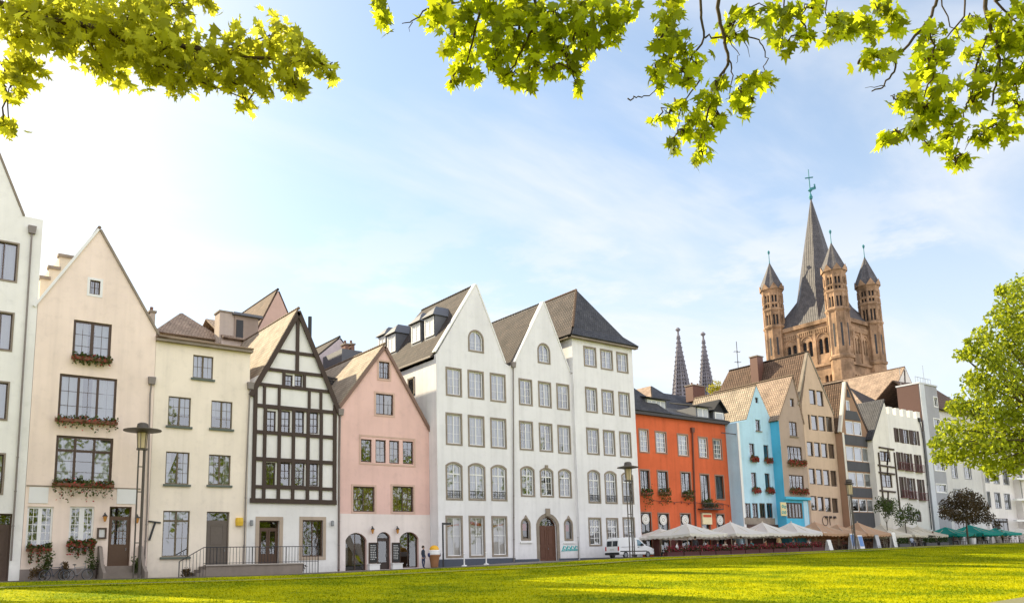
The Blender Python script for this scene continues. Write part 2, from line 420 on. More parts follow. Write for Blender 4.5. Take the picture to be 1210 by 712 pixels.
        MB().tube([(hx, yf + .02, z0 + 1.0), (hx, yf - .06, z0 + 1.0), (hx, yf - .06, z0 + 1.15), (hx, yf + .02, z0 + 1.15)], .015).build("handle", M_grey, d)
        return d, (x0, x1, z0, z1)
    # ---------------- shell
    def build_wall(s, name="wall", hip=False, extra=None):
        mb = MB(); facade(mb, s.out, s.holes, s.Y)
        n = len(s.out); yb = s.Y + s.depth
        body = s.out; ys = s.Y
        if hip:                            # gable is a front wall only; the body stops at the eaves
            mb.add([(x, s.Y, z) for x, z in s.out] + [(x, s.Y + .3, z) for x, z in s.out], [(i, i+n, (i+1) % n + n, (i+1) % n) for i in range(n)] + [tuple(range(2*n-1, n-1, -1))])
            e = sorted(p[1] for p in s.out)[2] - .3; lo_ = min(p[1] for p in s.out); body = [(s.x0, lo_), (s.x1, lo_), (s.x1, e), (s.x0, e)]; ys = s.Y + .302; n = 4
        mb.add([(x, ys, z) for x, z in body] + [(x, yb, z) for x, z in body],
               [(i, i+n, (i+1) % n + n, (i+1) % n) for i in range(n)] + [tuple(range(2*n-1, n-1, -1))])
        if extra: extra(mb)
        w = mb.build(name, s.wall, s.root)
        # dark room wall a little behind the windows
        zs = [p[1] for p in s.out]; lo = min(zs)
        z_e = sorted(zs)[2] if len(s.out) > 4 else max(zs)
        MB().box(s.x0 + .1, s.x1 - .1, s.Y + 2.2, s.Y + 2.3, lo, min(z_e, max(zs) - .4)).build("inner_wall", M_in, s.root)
        return w
    def plinth(s, top_py, mat, px=None, h=None):
        z1 = P(px if px else 0, top_py, s.Y).z if h is None else zb((s.x0+s.x1)/2) + h
        xs = [s.x0 + .02]; xe = s.x1 - .02
        cuts = sorted([(min(p[0] for p in hh), max(p[0] for p in hh)) for hh in s.holes if min(p[1] for p in hh) < z1 - .02])
        mb = MB(); a = s.x0 - .03
        for c0, c1 in cuts:
            if c0 - .12 > a: mb.box(a, c0 - .12, s.Y - .05, s.Y + .02, s.out[0][1] + .2, z1)
            a = max(a, c1 + .12)
        if s.x1 > a: mb.box(a, s.x1, s.Y - .05, s.Y + .02, s.out[0][1] + .2, z1)
        mb.build("plinth", mat, s.root)
    def pipe(s, pts, r=.055, mat=None, box=True):
        """rain pipe in front of the wall: list of (px, py)"""
        ps = [P(a, b, s.Y - .12) for a, b in pts]
        mb = MB().tube(ps, r, 8)
        for k in range(1, 4):
            q = ps[-2].lerp(ps[-1], k / 4); mb.lathe((q.x, q.y, q.z - .04), [(r*1.35, 0), (r*1.35, .08)], 8)
        if box:
            q = ps[0]; mb.add(*hopper(q, .24))
        return mb.build("downpipe", mat or M_pipe, s.root)

def hopper(q, w):
    vs = [(q.x + i*w, q.y + j*w*.6, q.z + .28) for i, j in ((-1,-1),(1,-1),(1,1),(-1,1))] + [(q.x + i*w*.8, q.y + j*w*.5, q.z - .22) for i, j in ((-1,-1),(1,-1),(1,1),(-1,1))]
    return vs, [(0,1,2,3), (7,6,5,4), (0,4,5,1), (1,5,6,2), (2,6,7,3), (3,7,4,0)]

def slab(mb, a, b, c, d, t):
    """roof plane: a,b along the eave, d,c along the top (a->b eave, d->c ridge); thickness t upwards; UV in metres"""
    a, b, c, d = map(Vector, (a, b, c, d)); n = (b - a).cross(d - a).normalized()
    if n.z < 0: n = -n
    u = (b - a).normalized(); v = n.cross(u)
    if v.dot(d - a) < 0: v = -v
    up = [p + n * t for p in (a, b, c, d)]; lo = [a, b, c, d]
    uv = [((p - a).dot(u), (p - a).dot(v)) for p in (a, b, c, d)]
    if (up[1]-up[0]).cross(up[3]-up[0]).z < 0: pass
    mb.add(up + lo, [(0,1,2,3), (7,6,5,4), (0,4,5,1), (1,5,6,2), (2,6,7,3), (3,7,4,0)], [uv, uv[::-1]] + [[(0,0),(.2,0),(.2,.2),(0,.2)]] * 4)
def tri_slab(mb, a, b, c, t):
    a, b, c = map(Vector, (a, b, c)); n = (b - a).cross(c - a).normalized()
    if n.z < 0: n = -n
    u = (b - a).normalized(); v = n.cross(u)
    if v.dot(c - a) < 0: v = -v
    up = [p + n*t for p in (a, b, c)]; uv = [((p-a).dot(u), (p-a).dot(v)) for p in (a, b, c)]
    mb.add(up + [a, b, c], [(0,1,2), (5,4,3), (0,3,4,1), (1,4,5,2), (2,5,3,0)], [uv, uv[::-1]] + [[(0,0),(.2,0),(.2,.2),(0,.2)]] * 3)
def ridge_caps(mb, a, b, r=.13, stp=.38):
    a = Vector(a); b = Vector(b); n = max(2, int((b - a).length / stp)); t = (b - a) / n
    for k in range(n):
        p = a + t * k; q = p + t * 1.08
        mb.tube([p, q], [r, r * .82], 6)

def gable_roof(h, L, A, Rr, y0, y1, mat, t=.16, over=.18, name="roof", ridge=True, hipback=0, capm=None):
    """two slopes with the ridge running back from the street; L, A, Rr are (x, z)"""
    mb = MB()
    def ext(p, q, o):                  # push the eave point out along the slope
        d = Vector((p[0]-q[0], 0, p[1]-q[1])).normalized(); return (p[0] + d.x*o, p[1] + d.z*o)
    for E, sgn in ((L, -1), (Rr, 1)):
        e = ext(E, A, over)
        slab(mb, (e[0], y0, e[1]), (e[0], y1, e[1]), (A[0], y1 - hipback, A[1]), (A[0], y0, A[1]), t)
    if hipback: 
        l = ext(L, A, over); r = ext(Rr, A, over); tri_slab(mb, (r[0], y1, r[1]), (l[0], y1, l[1]), (A[0], y1 - hipback, A[1]), t)
    o = mb.build(name, mat, h.root)
    if ridge:
        rb = MB(); ridge_caps(rb, (A[0], y0, A[1] + t*1.3), (A[0], y1 - hipback, A[1] + t*1.3)); rb.build("ridge_tiles", capm or mat, o)
    return o

def coping(h, pts, w=.30, up=.12, mat=None, y0=-.06, y1=.32, name="gable_coping"):
    """stone or board strip on top of a gable edge, pts in (x, z)"""
    mb = MB()
    for (xa, za), (xb, zb_) in zip(pts, pts[1:]):
        d = Vector((xb-xa, 0, zb_-za)).normalized(); n = Vector((-d.z, 0, d.x)); n = n if n.z > 0 else -n
        q = [(xa, za), (xb, zb_), (xb + n.x*up, zb_ + n.z*up), (xa + n.x*up, za + n.z*up)]
        mb.prism(q, h.Y + y0, h.Y + y1)
    return mb.build(name, mat or M_white, h.root)

def chimney(par, x0, x1, y0, y1, z0, z1, mat=None, pots=1, cap=None):
    mb = MB().box(x0, x1, y0, y1, z0, z1)
    o = mb.build("chimney", mat or M_brick, par)
    c = MB().box(x0-.08, x1+.08, y0-.08, y1+.08, z1 + .002, z1+.14).build("chimney_cap", cap or M_stone, o)
    for k in range(pots):
        x = x0 + (x1-x0)*(k+.5)/pots; MB().lathe((x, (y0+y1)/2, z1+.142), [(.13, 0), (.11, .3), (.13, .34), (.09, .36)], 8).build("chimney_pot", M_brick, o)
    return o

def dormer(h, front_c, w, hgt, back, mat_roof, mat_side, slope_dir=-1, rise=.8, style="gable", fr=None):
    """dormer whose window looks along slope_dir (x axis): front_c = centre-bottom of its window wall"""
    x, y, z = front_c; d = slope_dir; x2 = x - d*back
    mb = MB().box(min(x, x2), max(x, x2), y - w/2, y + w/2, z - .7, z + hgt)
    o = mb.build("dormer", mat_side, h.root)
    f = MB()
    for a, b, c_, e in ((y-w/2+.12, y+w/2-.12, z+.12, z+.2), (y-w/2+.12, y+w/2-.12, z+hgt-.2, z+hgt-.1), (y-w/2+.12, y-w/2+.24, z+.2, z+hgt-.2), (y+w/2-.24, y+w/2-.12, z+.2, z+hgt-.2), (y-.05, y+.05, z+.2, z+hgt-.2)):
        f.box(min(x + d*.02, x + d*.07), max(x + d*.02, x + d*.07), a, b, c_, e)
    wn = f.build("window", fr or M_white, o)
    MB().box(min(x+d*.01, x+d*.03), max(x+d*.01, x+d*.03), y-w/2+.15, y+w/2-.15, z+.15, z+hgt-.15).build("pane", M_curt, wn)
    r = MB(); xf = x + d*.30; xm = x + d * .0
    T = z + hgt
    ya, yb2 = y - w/2 - .15, y + w/2 + .15
    # bell-shaped little roof: flared skirt then steep hip back to the slope
    e = [(xf, ya, T), (xf, yb2, T)]; m_ = [(x - d*.25, y - w*.25, T + rise*.62), (x - d*.25, y + w*.25, T + rise*.62)]
    tp = (x - d*.7, y, T + rise); bk = x2
    vs = [e[0], e[1], m_[0], m_[1], tp, (bk, ya, T), (bk, yb2, T), (bk, y - w*.25, T + rise*.62), (bk, y + w*.25, T + rise*.62), (bk, y, T + rise)]
    r.add(vs, [(0,1,3,2), (2,3,4), (0,2,7,5), (1,6,8,3), (2,4,9,7), (3,8,9,4), (0,5,6,1)])
    r.build("dormer_roof", mat_roof, o)
    return o

def leaf_quads(mb, c, rad, n, size, squash=(1, 1, 1)):
    for _ in range(n):
        d = rng.normal(size=3); d /= np.linalg.norm(d); p = np.array(c) + d * np.array(rad) * rng.random() ** .45
        u = rng.normal(size=3); u /= np.linalg.norm(u); v = np.cross(u, rng.normal(size=3)); v /= np.linalg.norm(v)
        s_ = size * rng.uniform(.6, 1.2)
        mb.add([p - u*s_*.5, p + v*s_*.35, p + u*s_*.6, p - v*s_*.35], [(0, 1, 2, 3)])

def flower_box(x0, x1, y, z, label, droop=.35, group="flower boxes on the house fronts", hgt=.35, n=90, flw=.3, cat="flower box"):
    """trough hanging under a window, filled with trailing flowers"""
    r = empty("flower_box", ((x0+x1)/2, y, z), label, cat, group)
    mb = MB().box(x0, x1, y - .34, y - .06, z, z + .2); mb.box(x0 + .1, x0 + .16, y - .06, y + .03, z + .05, z + .15); mb.box(x1 - .16, x1 - .1, y - .06, y + .03, z + .05, z + .15)
    mb.build("trough", M_box, r)
    lf = MB(); fl = MB(); k = max(2, int((x1 - x0) / .35))
    for i in range(k):
        cx = x0 + (x1 - x0) * (i + .5) / k
        leaf_quads(lf, (cx, y - .24, z + .2 + rng.uniform(-.02, .12)), (.26, .2, hgt * .7), int(n*1.8) // k + 8, .2)
        leaf_quads(lf, (cx, y - .34, z - droop * .3 + rng.uniform(-.1, .1)), (.2, .12, droop * rng.uniform(.5, 1.2)), int((n // k) * 1.6), .17)
        leaf_quads(fl, (cx, y - .32, z + .18), (.27, .2, hgt * .8), int((n // k) * flw * 1.6) + 2, .15)
        leaf_quads(fl, (cx, y - .38, z - droop * .3), (.22, .12, droop), int((n // k) * flw * 1.3) + 1, .14)
    lf.build("foliage", M_ger, r); fl.build("blossom", M_gerf, r)
    return r
# ------------------------------------------------------------------ houses, from left to right
def X(px, py, Y): return P(px, py, Y).x
def Z(px, py, Y): return P(px, py, Y).z
def base(x): return zb(x) - 1.0
YA = 60.0

# ---- white gabled house at the left edge
xr = X(43, 380, YA); x0 = xr - 10.2
za = Z(0, 187, YA)
sh = (X(27, 255, YA), Z(27, 255, YA)); zt = Z(51, 258, YA)
axx = x0 + (xr - x0) * .5 - .1
slope = (za - sh[1]) / (sh[0] - X(0, 187, YA))
h = House("town_house", "tall white gabled house cut off by the left edge, with a dark gateway", "house", YA,
          [(x0, base(x0)), (xr, base(xr)), (xr, sh[1]), (sh[0], sh[1]), (axx, sh[1] + slope * (sh[0] - axx)), (2*axx - sh[0], sh[1]), (x0, sh[1])], 13, plaster("wall_white_left", (.85, .83, .79), streak=.06))
for k, (l, t, r, b) in enumerate([(-14, 284, 22, 332), (-16, 367, 16, 414), (-22, 449, 10.5, 496), (-27, 534, 5.5, 584)]):
    h.win((l, t, r, b), sur=.10, surm=M_stone, fr=M_brown, nx=2, ny=1, tr=.0, curt="wide")
x_, _, z0_, z1_ = h.rect((-30, 606, 12.5, 684))
h.door((x_, h.rect((-30, 606, 12.5, 684))[1], zb(xr) - .02, z1_), world=True, mat=M_brown, leaves=2, name="gate")
h.build_wall()
gable_roof(h, (2*axx - sh[0], sh[1] - .3), (axx, sh[1] + slope*(sh[0]-axx) - .35), (sh[0], sh[1] - .3), YA + .3, YA + 13, T_gold)
coping(h, [(sh[0] + .02, sh[1]), (axx, sh[1] + slope*(sh[0]-axx))], mat=M_stone); coping(h, [(axx, sh[1] + slope*(sh[0]-axx)), (2*axx - sh[0], sh[1])], mat=M_stone)
h.pipe([(38, 272), (37, 285), (23.5, 500), (13, 662)], mat=M_pipe)

# ---- cream-pink gabled house with flower boxes
xl = xr + .02; xr = X(178.5, 540, YA)
L = (xl, Z(46, 359, YA)); A = h.pt(117.6, 272); Rr = (xr, Z(172, 391, YA))
A = (A[0], A[1])
h = House("town_house", "cream pink gabled house with four flower boxes and a brown door up steps", "house", YA,
          [(xl, base(xl)), (xr, base(xr)), (xr, Rr[1]), A, (xl, L[1])], 12, plaster("wall_cream_pink", (.89, .735, .63), streak=.10))
MW = M_white
h.win((103, 328.5, 121.5, 350.5), sur=.16, surm=M_white, fr=M_brown, nx=2, ny=2, curt="full", rise=0, proud=.02)
w1 = h.win((86, 380, 131.5, 426), fr=M_brown, fw=.16, nx=2, ny=3, post=.2, curt="wide")[1]
w2 = h.win((69, 444, 137.5, 500), fr=M_brown, fw=.15, nx=3, ny=3, post=.15, curt="wide")[1]
w3 = h.win((65, 515.5, 133, 573), fr=M_brown, fw=.16, nx=3, ny=3, post=.15, tr=.30, curt="sides")[1]
w4 = h.win((31, 598, 62, 650), fr=M_white, fw=.12, nx=2, ny=5, post=.22, bars=.035)[1]
w5 = h.win((81.5, 598, 110.5, 650), fr=M_white, fw=.12, nx=2, ny=5, post=.30, bars=.035)[1]
dr, dbox = h.door((128, 598, 154.5, 668), mat=simple("brown_house_door", (.10, .055, .03), rough=.5), glazed=.58, nx=4, ny=4, label="brown glazed house door")
h.build_wall()
h.plinth(671, simple("plinth_grey", (.24, .20, .18), rough=.9), px=80)
gable_roof(h, L, (A[0], A[1]), Rr, YA + .02, YA + 12, T_gold, over=.25)
coping(h, [(xl - .15, L[1] - .25), A], mat=M_white, up=.16, y0=-.12); coping(h, [A, (xr + .1, Rr[1] - .15)], mat=M_stone, up=.14, y0=-.12)
mb = MB()
for l, t, r, b in ((34, 575, 57, 594), (138, 577, 161, 595)):
    a, b_, c, d = h.rect((l, t, r, b)); mb2 = MB().box(a, b_, YA - .04, YA, c, d).build("plaque", M_white, h.root)
a = h.rect((31, 574.4, 166, 576)); MB().box(a[0], a[1], YA - .05, YA, (a[2]+a[3])/2 - .04, (a[2]+a[3])/2 + .04).build("string_course", M_stone, h.root)
h.pipe([(179.5, 450), (177.5, 465), (174, 600), (170, 678)])
chimney(h.root, X(175, 380, 62), X(181, 380, 62), 61.5, 62.3, Z(178, 398, 62), Z(178, 371, 62), mat=plaster("chimney_pale", (.5, .42, .36)))
fb = "flower boxes on the cream pink house"
flower_box(w1[0] - .05, w1[1] + .05, YA, w1[2] - .05, "flower box below the attic window of the cream pink house", group=fb, droop=.3)
flower_box(w2[0] - .15, w2[1] + .1, YA, w2[2] + .0, "wide flower box below the third-floor window of the cream pink house", group=fb, droop=.45)
flower_box(w3[0] - .1, w3[1] + .1, YA, w3[2] - .1, "lush flower box below the window over the white plaques", group=fb, droop=.8, n=130)
flower_box(w4[0] + .05, w4[1] + .0, YA, w4[2] - .05, "flower box below the left ground-floor window of the cream pink house", group=fb, droop=.9)
flower_box(w5[0] - .1, w5[1] + .1, YA, w5[2] + .25, "bushy flower box between the lattice window and the menu case", group=fb, droop=.6, n=150)
# lanterns and menu case on its wall
def wall_lantern(x, y, z, label):
    r = empty("wall_lantern", (x, y, z), label, "lantern", "lanterns on the house walls")
    MB().tube([(x, y, z + .25), (x, y - .22, z + .32), (x, y - .26, z + .2)], .02).build("bracket", M_dark, r)
    MB().lathe((x, y - .26, z - .22), [(.03, -.06), (.08, 0), (.14, .28)], 6).build("lamp_glass", simple("amber_glass", (.55, .25, .06), rough=.2), r)
    MB().lathe((x, y - .26, z + .06), [(.18, 0), (.05, .16), (.02, .22)], 6).build("lamp_cap", M_dark, r)
for (px, py, lb) in ((123, 611, "amber wall lantern left of the brown glazed door"), (161, 613, "amber wall lantern right of the brown glazed door")):
    v = P(px, py, YA); wall_lantern(v.x, YA, v.z, lb)
a = h.rect((114.5, 623, 125.5, 636)); r = empty("menu_case", ((a[0]+a[1])/2, YA, a[2]), "framed glass menu case on the wall beside the brown door", "menu case")
MB().ring(arch_poly(*a, 0), arch_poly(a[0]+.1, a[1]-.1, a[2]+.1, a[3]-.1, 0), YA - .12, YA).build("case_frame", M_brown, r)
MB().box(a[0]+.1, a[1]-.1, YA - .05, YA - .02, a[2]+.1, a[3]-.1).build("menu_sheet", M_white, r)
# steps up to its door
def stairs(x0, x1, y, z0, z1, n, label, mat, tread=.32):
    r = empty("front_steps", ((x0+x1)/2, y - n*tread, z0), label, "steps"); hh = (z1 - z0) / n
    for k in range(n): MB().box(x0, x1, y - tread*(n - k), y, z0 - (.4 if k == 0 else 0) + (hh*k + .002 if k else 0), z0 + hh*(k+1)).build("step", mat, r)
    return r
zs = zb(dbox[0])
r = stairs(dbox[0] - .35, dbox[1] + .45, YA - .06, zs - .05, dbox[2], 4, "stone steps with wing walls up to the brown glazed door", plaster("step_stone", (.30, .25, .21), var=.2))
for xx in (dbox[0] - .62, dbox[1] + .48):
    mb = MB(); pts = [(YA - .08, zs - .3), (YA - 1.9, zs - .3), (YA - 1.9, zs + .35), (YA - 1.2, zs + .8), (YA - .5, zs + 2.0), (YA - .08, zs + 2.1)]
    vs = [(xx, y, z) for y, z in pts] + [(xx + .2, y, z) for y, z in pts]; n = len(pts)
    mb.add(vs, [tuple(range(n)), tuple(range(2*n-1, n-1, -1))] + [(i, i+n, (i+1) % n + n, (i+1) % n) for i in range(n)]); mb.build("wing_wall", plaster("step_stone", (0,0,0)), r)

# ---- cream flat-fronted house
xl = xr + .02; xr = X(292.5, 560, YA)
zt0 = Z(183, 401, YA); zt1 = Z(296, 418, YA); zt = (zt0 + zt1) / 2
h = House("town_house", "cream house with straight eaves, small plain windows and a grey-brown door", "house", YA,
          [(xl, base(xl)), (xr, base(xr)), (xr, zt), (xl, zt)], 11, plaster("wall_cream", (.89, .785, .655), streak=.08))
sm = simple("sill_green_grey", (.11, .13, .11), rough=.7)
o = dict(fr=simple("olive_frame", (.13, .10, .06)), fw=.08, nx=2, post=.12, sill=.14, sillm=sm)
h.win((228, 420, 252, 447), ny=2, curt="wide", **o)
for q in ((198.6, 468.6, 225.4, 503), (249.5, 473.6, 274.5, 506)): h.win(q, ny=3, curt="half", **o)
for q in ((195.5, 533.5, 223.6, 571.5), (246.5, 537, 272.4, 572.5)): h.win(q, ny=3, curt="sides", **o)
h.win((192, 603, 223.6, 657), ny=2, tr=.22, curt="top", **o)
d2, db2 = h.door((243.5, 604, 270.5, 668), mat=simple("taupe_door", (.13, .105, .085), rough=.55), nx=4, ny=1, label="plain grey-brown door with a narrow fanlight")
h.build_wall()
mb = MB(); mb.prism([(xl - .05, zt - .02), (xr + .1, zt - .02), (xr + .1, zt + .14), (xl - .05, zt + .14)], YA - .35, YA + .3); mb.build("cornice", M_stone, h.root)
mb = MB(); slab(mb, (xl - .05, YA - .4, zt + .15), (xr + .1, YA - .4, zt + .15), (xr + .1, YA + 6, zt + 1.5), (xl - .05, YA + 6, zt + 1.5), .14)
slab(mb, (xr + .1, YA + 11, zt + .3), (xl - .05, YA + 11, zt + .3), (xl - .05, YA + 6.1, zt + 1.5), (xr + .1, YA + 6.1, zt + 1.5), .14); mb.build("roof", T_tan, h.root)
mb = MB().box(xl, xr, YA + 5.8, YA + 6.2, zt, zt + 1.45); mb.build("roof_wall", h.wall, h.root)
v = P(181, 628, YA)
r = empty("wall_hook", (v.x, YA, v.z), "slanted iron wall anchor on the cream plaster beside the tall lamp", "wall anchor")
MB().beam((v.x + .1, YA - .07, v.z + .7), (v.x - .25, YA - .07, v.z - .55), .12, .08).build("anchor_bar", M_dark, r); MB().beam((v.x - .35, YA - .07, v.z + .72), (v.x + .45, YA - .07, v.z + .62), .09, .07).build("anchor_bar", M_dark, r)
v = P(282.5, 616, YA); tag(MB().lathe((v.x, YA - .05, v.z), [(.26, -.28), (.30, 0), (.26, .28)], 8).build("house_sign", simple("yellow_sign", (.75, .48, .04)), None), "small round yellow sign on the wall right of the grey-brown door", "sign")
H2x = (xl, xr)

# ---- half-timbered gabled house
xl = xr + .02; xr = X(399.5, 560, YA)
xtl = X(299, 515, YA); xtr = X(396, 515, YA)
A = h.pt(352, 367.5); L = (xtl - .05, Z(302.5, 459.5, YA)); Rr = (xtr + .1, Z(396, 480, YA))
zsill = Z(345, 592, YA)
h = House("town_house", "half-timbered gabled house with black beams above a white shop floor", "house", YA,
          [(xl, base(xl)), (xr, base(xr)), (xr, Rr[1] - .1), A, (xl, L[1] - .1)], 13, plaster("wall_white_timber", (.80, .78, .75), streak=.05))
xr_ = lambda px, py: X(px, py, YA)
tb = []                                 # timbers as (a, b, width)
def zt_(py, px=346): return Z(px, py, YA)
posts = [xr_(p, 540) for p in (300, 312, 329.2, 346, 363.3, 378.8, 395)]
rails = [zt_(482.5), zt_(513), zt_(544), zt_(576)]
slL = lambda z: xtl + (A[0] - xtl) * (z - L[1]) / (A[1] - L[1]); slR = lambda z: xtr - (xtr - A[0]) * (z - Rr[1]) / (A[1] - Rr[1])
wk = dict(fr=M_timber, fw=.09, nx=1, ny=3, bars=.05, dep=.22)
cols = [((315, 326), (332, 343), (348.6, 359.6), (366, 376.3)), ((314.3, 325.5), (331.3, 343), (348.3, 360), (365.7, 376.3))]
for (t, b), cc in zip(((485, 512), (546, 574)), cols):
    for k, (l, r) in enumerate(cc): h.win((l, t, r, b), curt="half" if t < 500 else None, cm=M_curt, **wk)
for l, r in ((336.5, 346), (348, 357.5)): h.win((l, 442.5, r, 456.5), curt="half", **{**wk, "ny": 2})
d3, db3 = h.door((301.5, 610, 334, 667), mat=simple("walnut_door", (.09, .05, .03)), sur=.28, surm=plaster("sand_trim", (.45, .36, .28)), glazed=.72, leaves=2, nx=1, ny=2, label="double glazed brown shop door in a stone frame")
h.win((353.5, 610, 385, 661), sur=.25, surm=plaster("sand_trim", (0,)), fr=simple("walnut_door", (0,)), fw=.1, nx=2, ny=2, pane=M_glassd, name="shop_window")
h.build_wall()
YT = YA - .07; mbt = MB()
def timber(a, b, w, dd=.0): mbt.beam((a[0], YT + dd, a[1]), (b[0], YT + dd, b[1]), w, .12)
for z, w in zip(rails, (.26, .26, .28, .24)):
    l = max(xtl, slL(z)) if z > L[1] else xtl; r = min(xtr, slR(z)) if z > Rr[1] else xtr
    timber((l, z), (r, z), w, .012)
timber((xtl - .15, zsill), (xtr + .1, zsill), .34, -.03)
for py in (416.5, 439.5, 458):
    z = zt_(py); timber((slL(z), z), (slR(z), z), .24, .012)
for k, x in enumerate(posts):
    top = min(L[1] if x < A[0] else Rr[1], 99)
    if k in (0, 6): timber((x, zsill), (x, top + .1), .28)
    else:
        timber((x, zsill), (x, zt_(482.5)), .24)
timber((A[0] - .02, zt_(439.5)), (A[0] - .02, A[1] - .4), .26, .004)
for px in (329.5, 335, 359.3, 365): timber((xr_(px, 470), zt_(483)), (xr_(px, 470), zt_(458)), .20, .004) if px in (329.5, 365) else timber((xr_(px, 450), zt_(458)), (xr_(px, 450), zt_(439.5)), .22, .004)
for px in (312, 378.8): timber((xr_(px, 470), zt_(483)), (xr_(px, 470), min(zt_(458), (L[1] if px < 340 else Rr[1]) + abs(xr_(px, 470) - (xtl if px < 340 else xtr)) * 1.55)), .20, .004)
for px in (329.5, 346, 363.3): timber((xr_(px, 440), zt_(458)), (xr_(px, 440), zt_(458) + .02), .2, .004)
for ws in (0, 1):                        # boards between the grouped windows
    for zz in ((zt_(485) + .08, zt_(512) - .02)[::1] if ws == 0 else (zt_(546) + .05, zt_(574) - .05)): timber((posts[1], zz), (posts[5], zz), .18, .02)
mbt.build("timber_frame", M_timber, h.root)
gable_roof(h, L, A, Rr, YA - .15, YA + 13, T_gold, over=.35)
mb = MB()
for (a, b) in (((L[0] - .25, L[1] - .45), A), (A, (Rr[0] + .2, Rr[1] - .40))): mb.beam((a[0], YA - .18, a[1] - .1), (b[0], YA - .18, b[1] - .12), .36, .09)
mb.build("bargeboard", M_timber, h.root)
h.pipe([(296, 456), (295, 470), (291, 560), (288, 672)]); h.pipe([(402.5, 487), (402, 500), (401, 560), (400.5, 672)])
for (px, py, lb) in ((296, 617.5, "small grey lamp left of the glazed shop door"), (391.5, 618, "small grey lamp right of the arched-reflection shop window")):
    v = P(px, py, YA); r = empty("wall_lamp", (v.x, YA, v.z), lb.replace("arched-reflection ", "stone-framed "), "wall lamp", "grey lamps on the half-timbered house")
    MB().lathe((v.x, YA - .2, v.z - .2), [(.09, 0), (.12, .05), (.12, .38), (.05, .42)], 10).build("lamp_body", M_grey, r); MB().box(v.x-.03, v.x+.03, YA - .2, YA, v.z - .04, v.z + .04).build("bracket", M_grey, r)
v = P(366, 398, 63); mb = MB().lathe((v.x, 63, v.z), [(.16, -3.5), (.16, Z(366, 374, 63) - v.z)], 8); mb.build("flue", M_dark, h.root)

# platform and railing in front of the two doors
xa = X(243, 672, 58.5); xb = X(357, 672, 58.5); zp = Z(300, 667, 58.6)
r = empty("door_platform", ((xa+xb)/2, 58.5, zb(xa)), "low stone platform in front of the two doors left of the shop window", "platform")
MB().box(xa, xb, 58.4, YA - .06, zb(xa) - .6, zp).build("platform_slab", plaster("step_stone", (0,)), r); MB().box(xa - .06, xb + .06, 58.3, 58.75, zp + .003, zp + .09).build("edge_stone", plaster("edge_stone", (.45, .40, .35)), r)
for k in range(3): MB().box(xa - .34*(3 - k), xa - .34*(2 - k) - .004, 58.45, YA - .1, zb(xa) - .6, zp - (zp - zb(xa) + .2)*(3 - k)/4).build("step", plaster("step_stone", (0,)), r)
r = empty("railing", ((xa+xb)/2, 58.36, zp), "black iron railing along the stone platform, sloping down at its left end", "railing")
pts = [P(212, 648, 58.36), P(243, 626, 58.36)]; mb = MB(); bars = MB()
xs0, xs1 = X(212, 660, 58.36), X(241, 650, 58.36); xe = X(376, 650, 58.36); ztop = Z(300, 645.5, 58.36)
mb.tube([(xs0, 58.36, zb(xs0) + 1.0), (xs1, 58.36, ztop)], .03); mb.tube([(xs1, 58.36, ztop), (xe, 58.36, ztop)], .03); mb.tube([(xs1, 58.36, zp + .18), (xe, 58.36, zp + .18)], .02)
mb.build("handrail", M_dark, r)
n = 44
for k in range(n + 1):
    x = xs0 + (xe - xs0) * k / n; zt2 = ztop if x > xs1 else zb(xs0) + 1.0 + (ztop - zb(xs0) - 1.0) * (x - xs0) / (xs1 - xs0)
    bars.tube([(x, 58.36, zb(x) - .2 if x > xb or x < xs1 else zp), (x, 58.36, zt2)], .035 if k % 11 == 0 else .016, 5)
bars.build("balusters", M_dark, r)

# ---- pink gabled house
xl = X(402, 560, YA); xr = X(507.3, 560, YA)
xl = max(xl, X(399.5, 560, YA) + .02)
A = (X(454.4, 410, YA), Z(454.4, 409, YA)); L = (xl, Z(409, 478, YA)); Rr = (xr, Z(508, 506, YA))
h = House("town_house", "pale pink gabled house with chalkboards by its arched ground-floor openings", "house", YA,
          [(xl, base(xl)), (xr, base(xr)), (xr, Rr[1]), A, (xl, L[1])], 13, plaster("wall_pink", (.80, .535, .475), streak=.08))
pinktrim = plaster("pink_trim", (.62, .43, .35)); o = dict(sur=.16, surm=pinktrim, fr=M_brown, fw=.09, cm=M_curt_refl)
h.win((445.5, 425, 462, 449.5), nx=2, ny=3, **o); h.win((442, 463, 466.5, 492), nx=2, ny=2, curt="right", **o)
a = h.rect((424.5, 516, 490.5, 549)); mb = MB()
for k, (l, r) in enumerate(((426.6, 439.2), (443.8, 456), (460, 471.8), (476, 488.4))):
    h.win((l, 518.5 + k*.8, r, 545.5 + k*.8), sur=0, fr=M_brown, fw=.1, nx=1, ny=3, curt=(None, "full", "wide", None)[k], cm=M_curt_refl)
mb.ring(arch_poly(a[0]-.02, a[1]+.02, a[2]-.05, a[3]+.05, 0), arch_poly(a[0]+.14, a[1]-.14, a[2]+.09, a[3]-.09, 0), YA - .03, YA + .02); mb.build("window_band", pinktrim, h.root)
for l, r, c in ((415, 444.5, "wide"), (461.8, 490.3, "wide")): h.win((l, 572, r, 606.5), nx=2, ny=4, curt=c, **o)
h.win((408, 629, 433, 674), rise=.55, fr=M_brown, fw=.08, nx=2, ny=1, pane=M_glassd, name="shop_window", dep=.3)
h.door((445.3, 628, 461.2, 672), rise=.4, mat=simple("espresso_door", (.05, .035, .03)), glazed=.8, nx=1, ny=1)
h.win((472, 628, 494.5, 670), rise=.5, fr=M_brown, fw=.08, nx=2, ny=1, pane=M_glassd, name="shop_window", dep=.3)
h.build_wall()
z1 = Z(450, 607, YA); mb = MB(); holes = [hh for hh in h.holes if min(p[1] for p in hh) < z1 - 1]
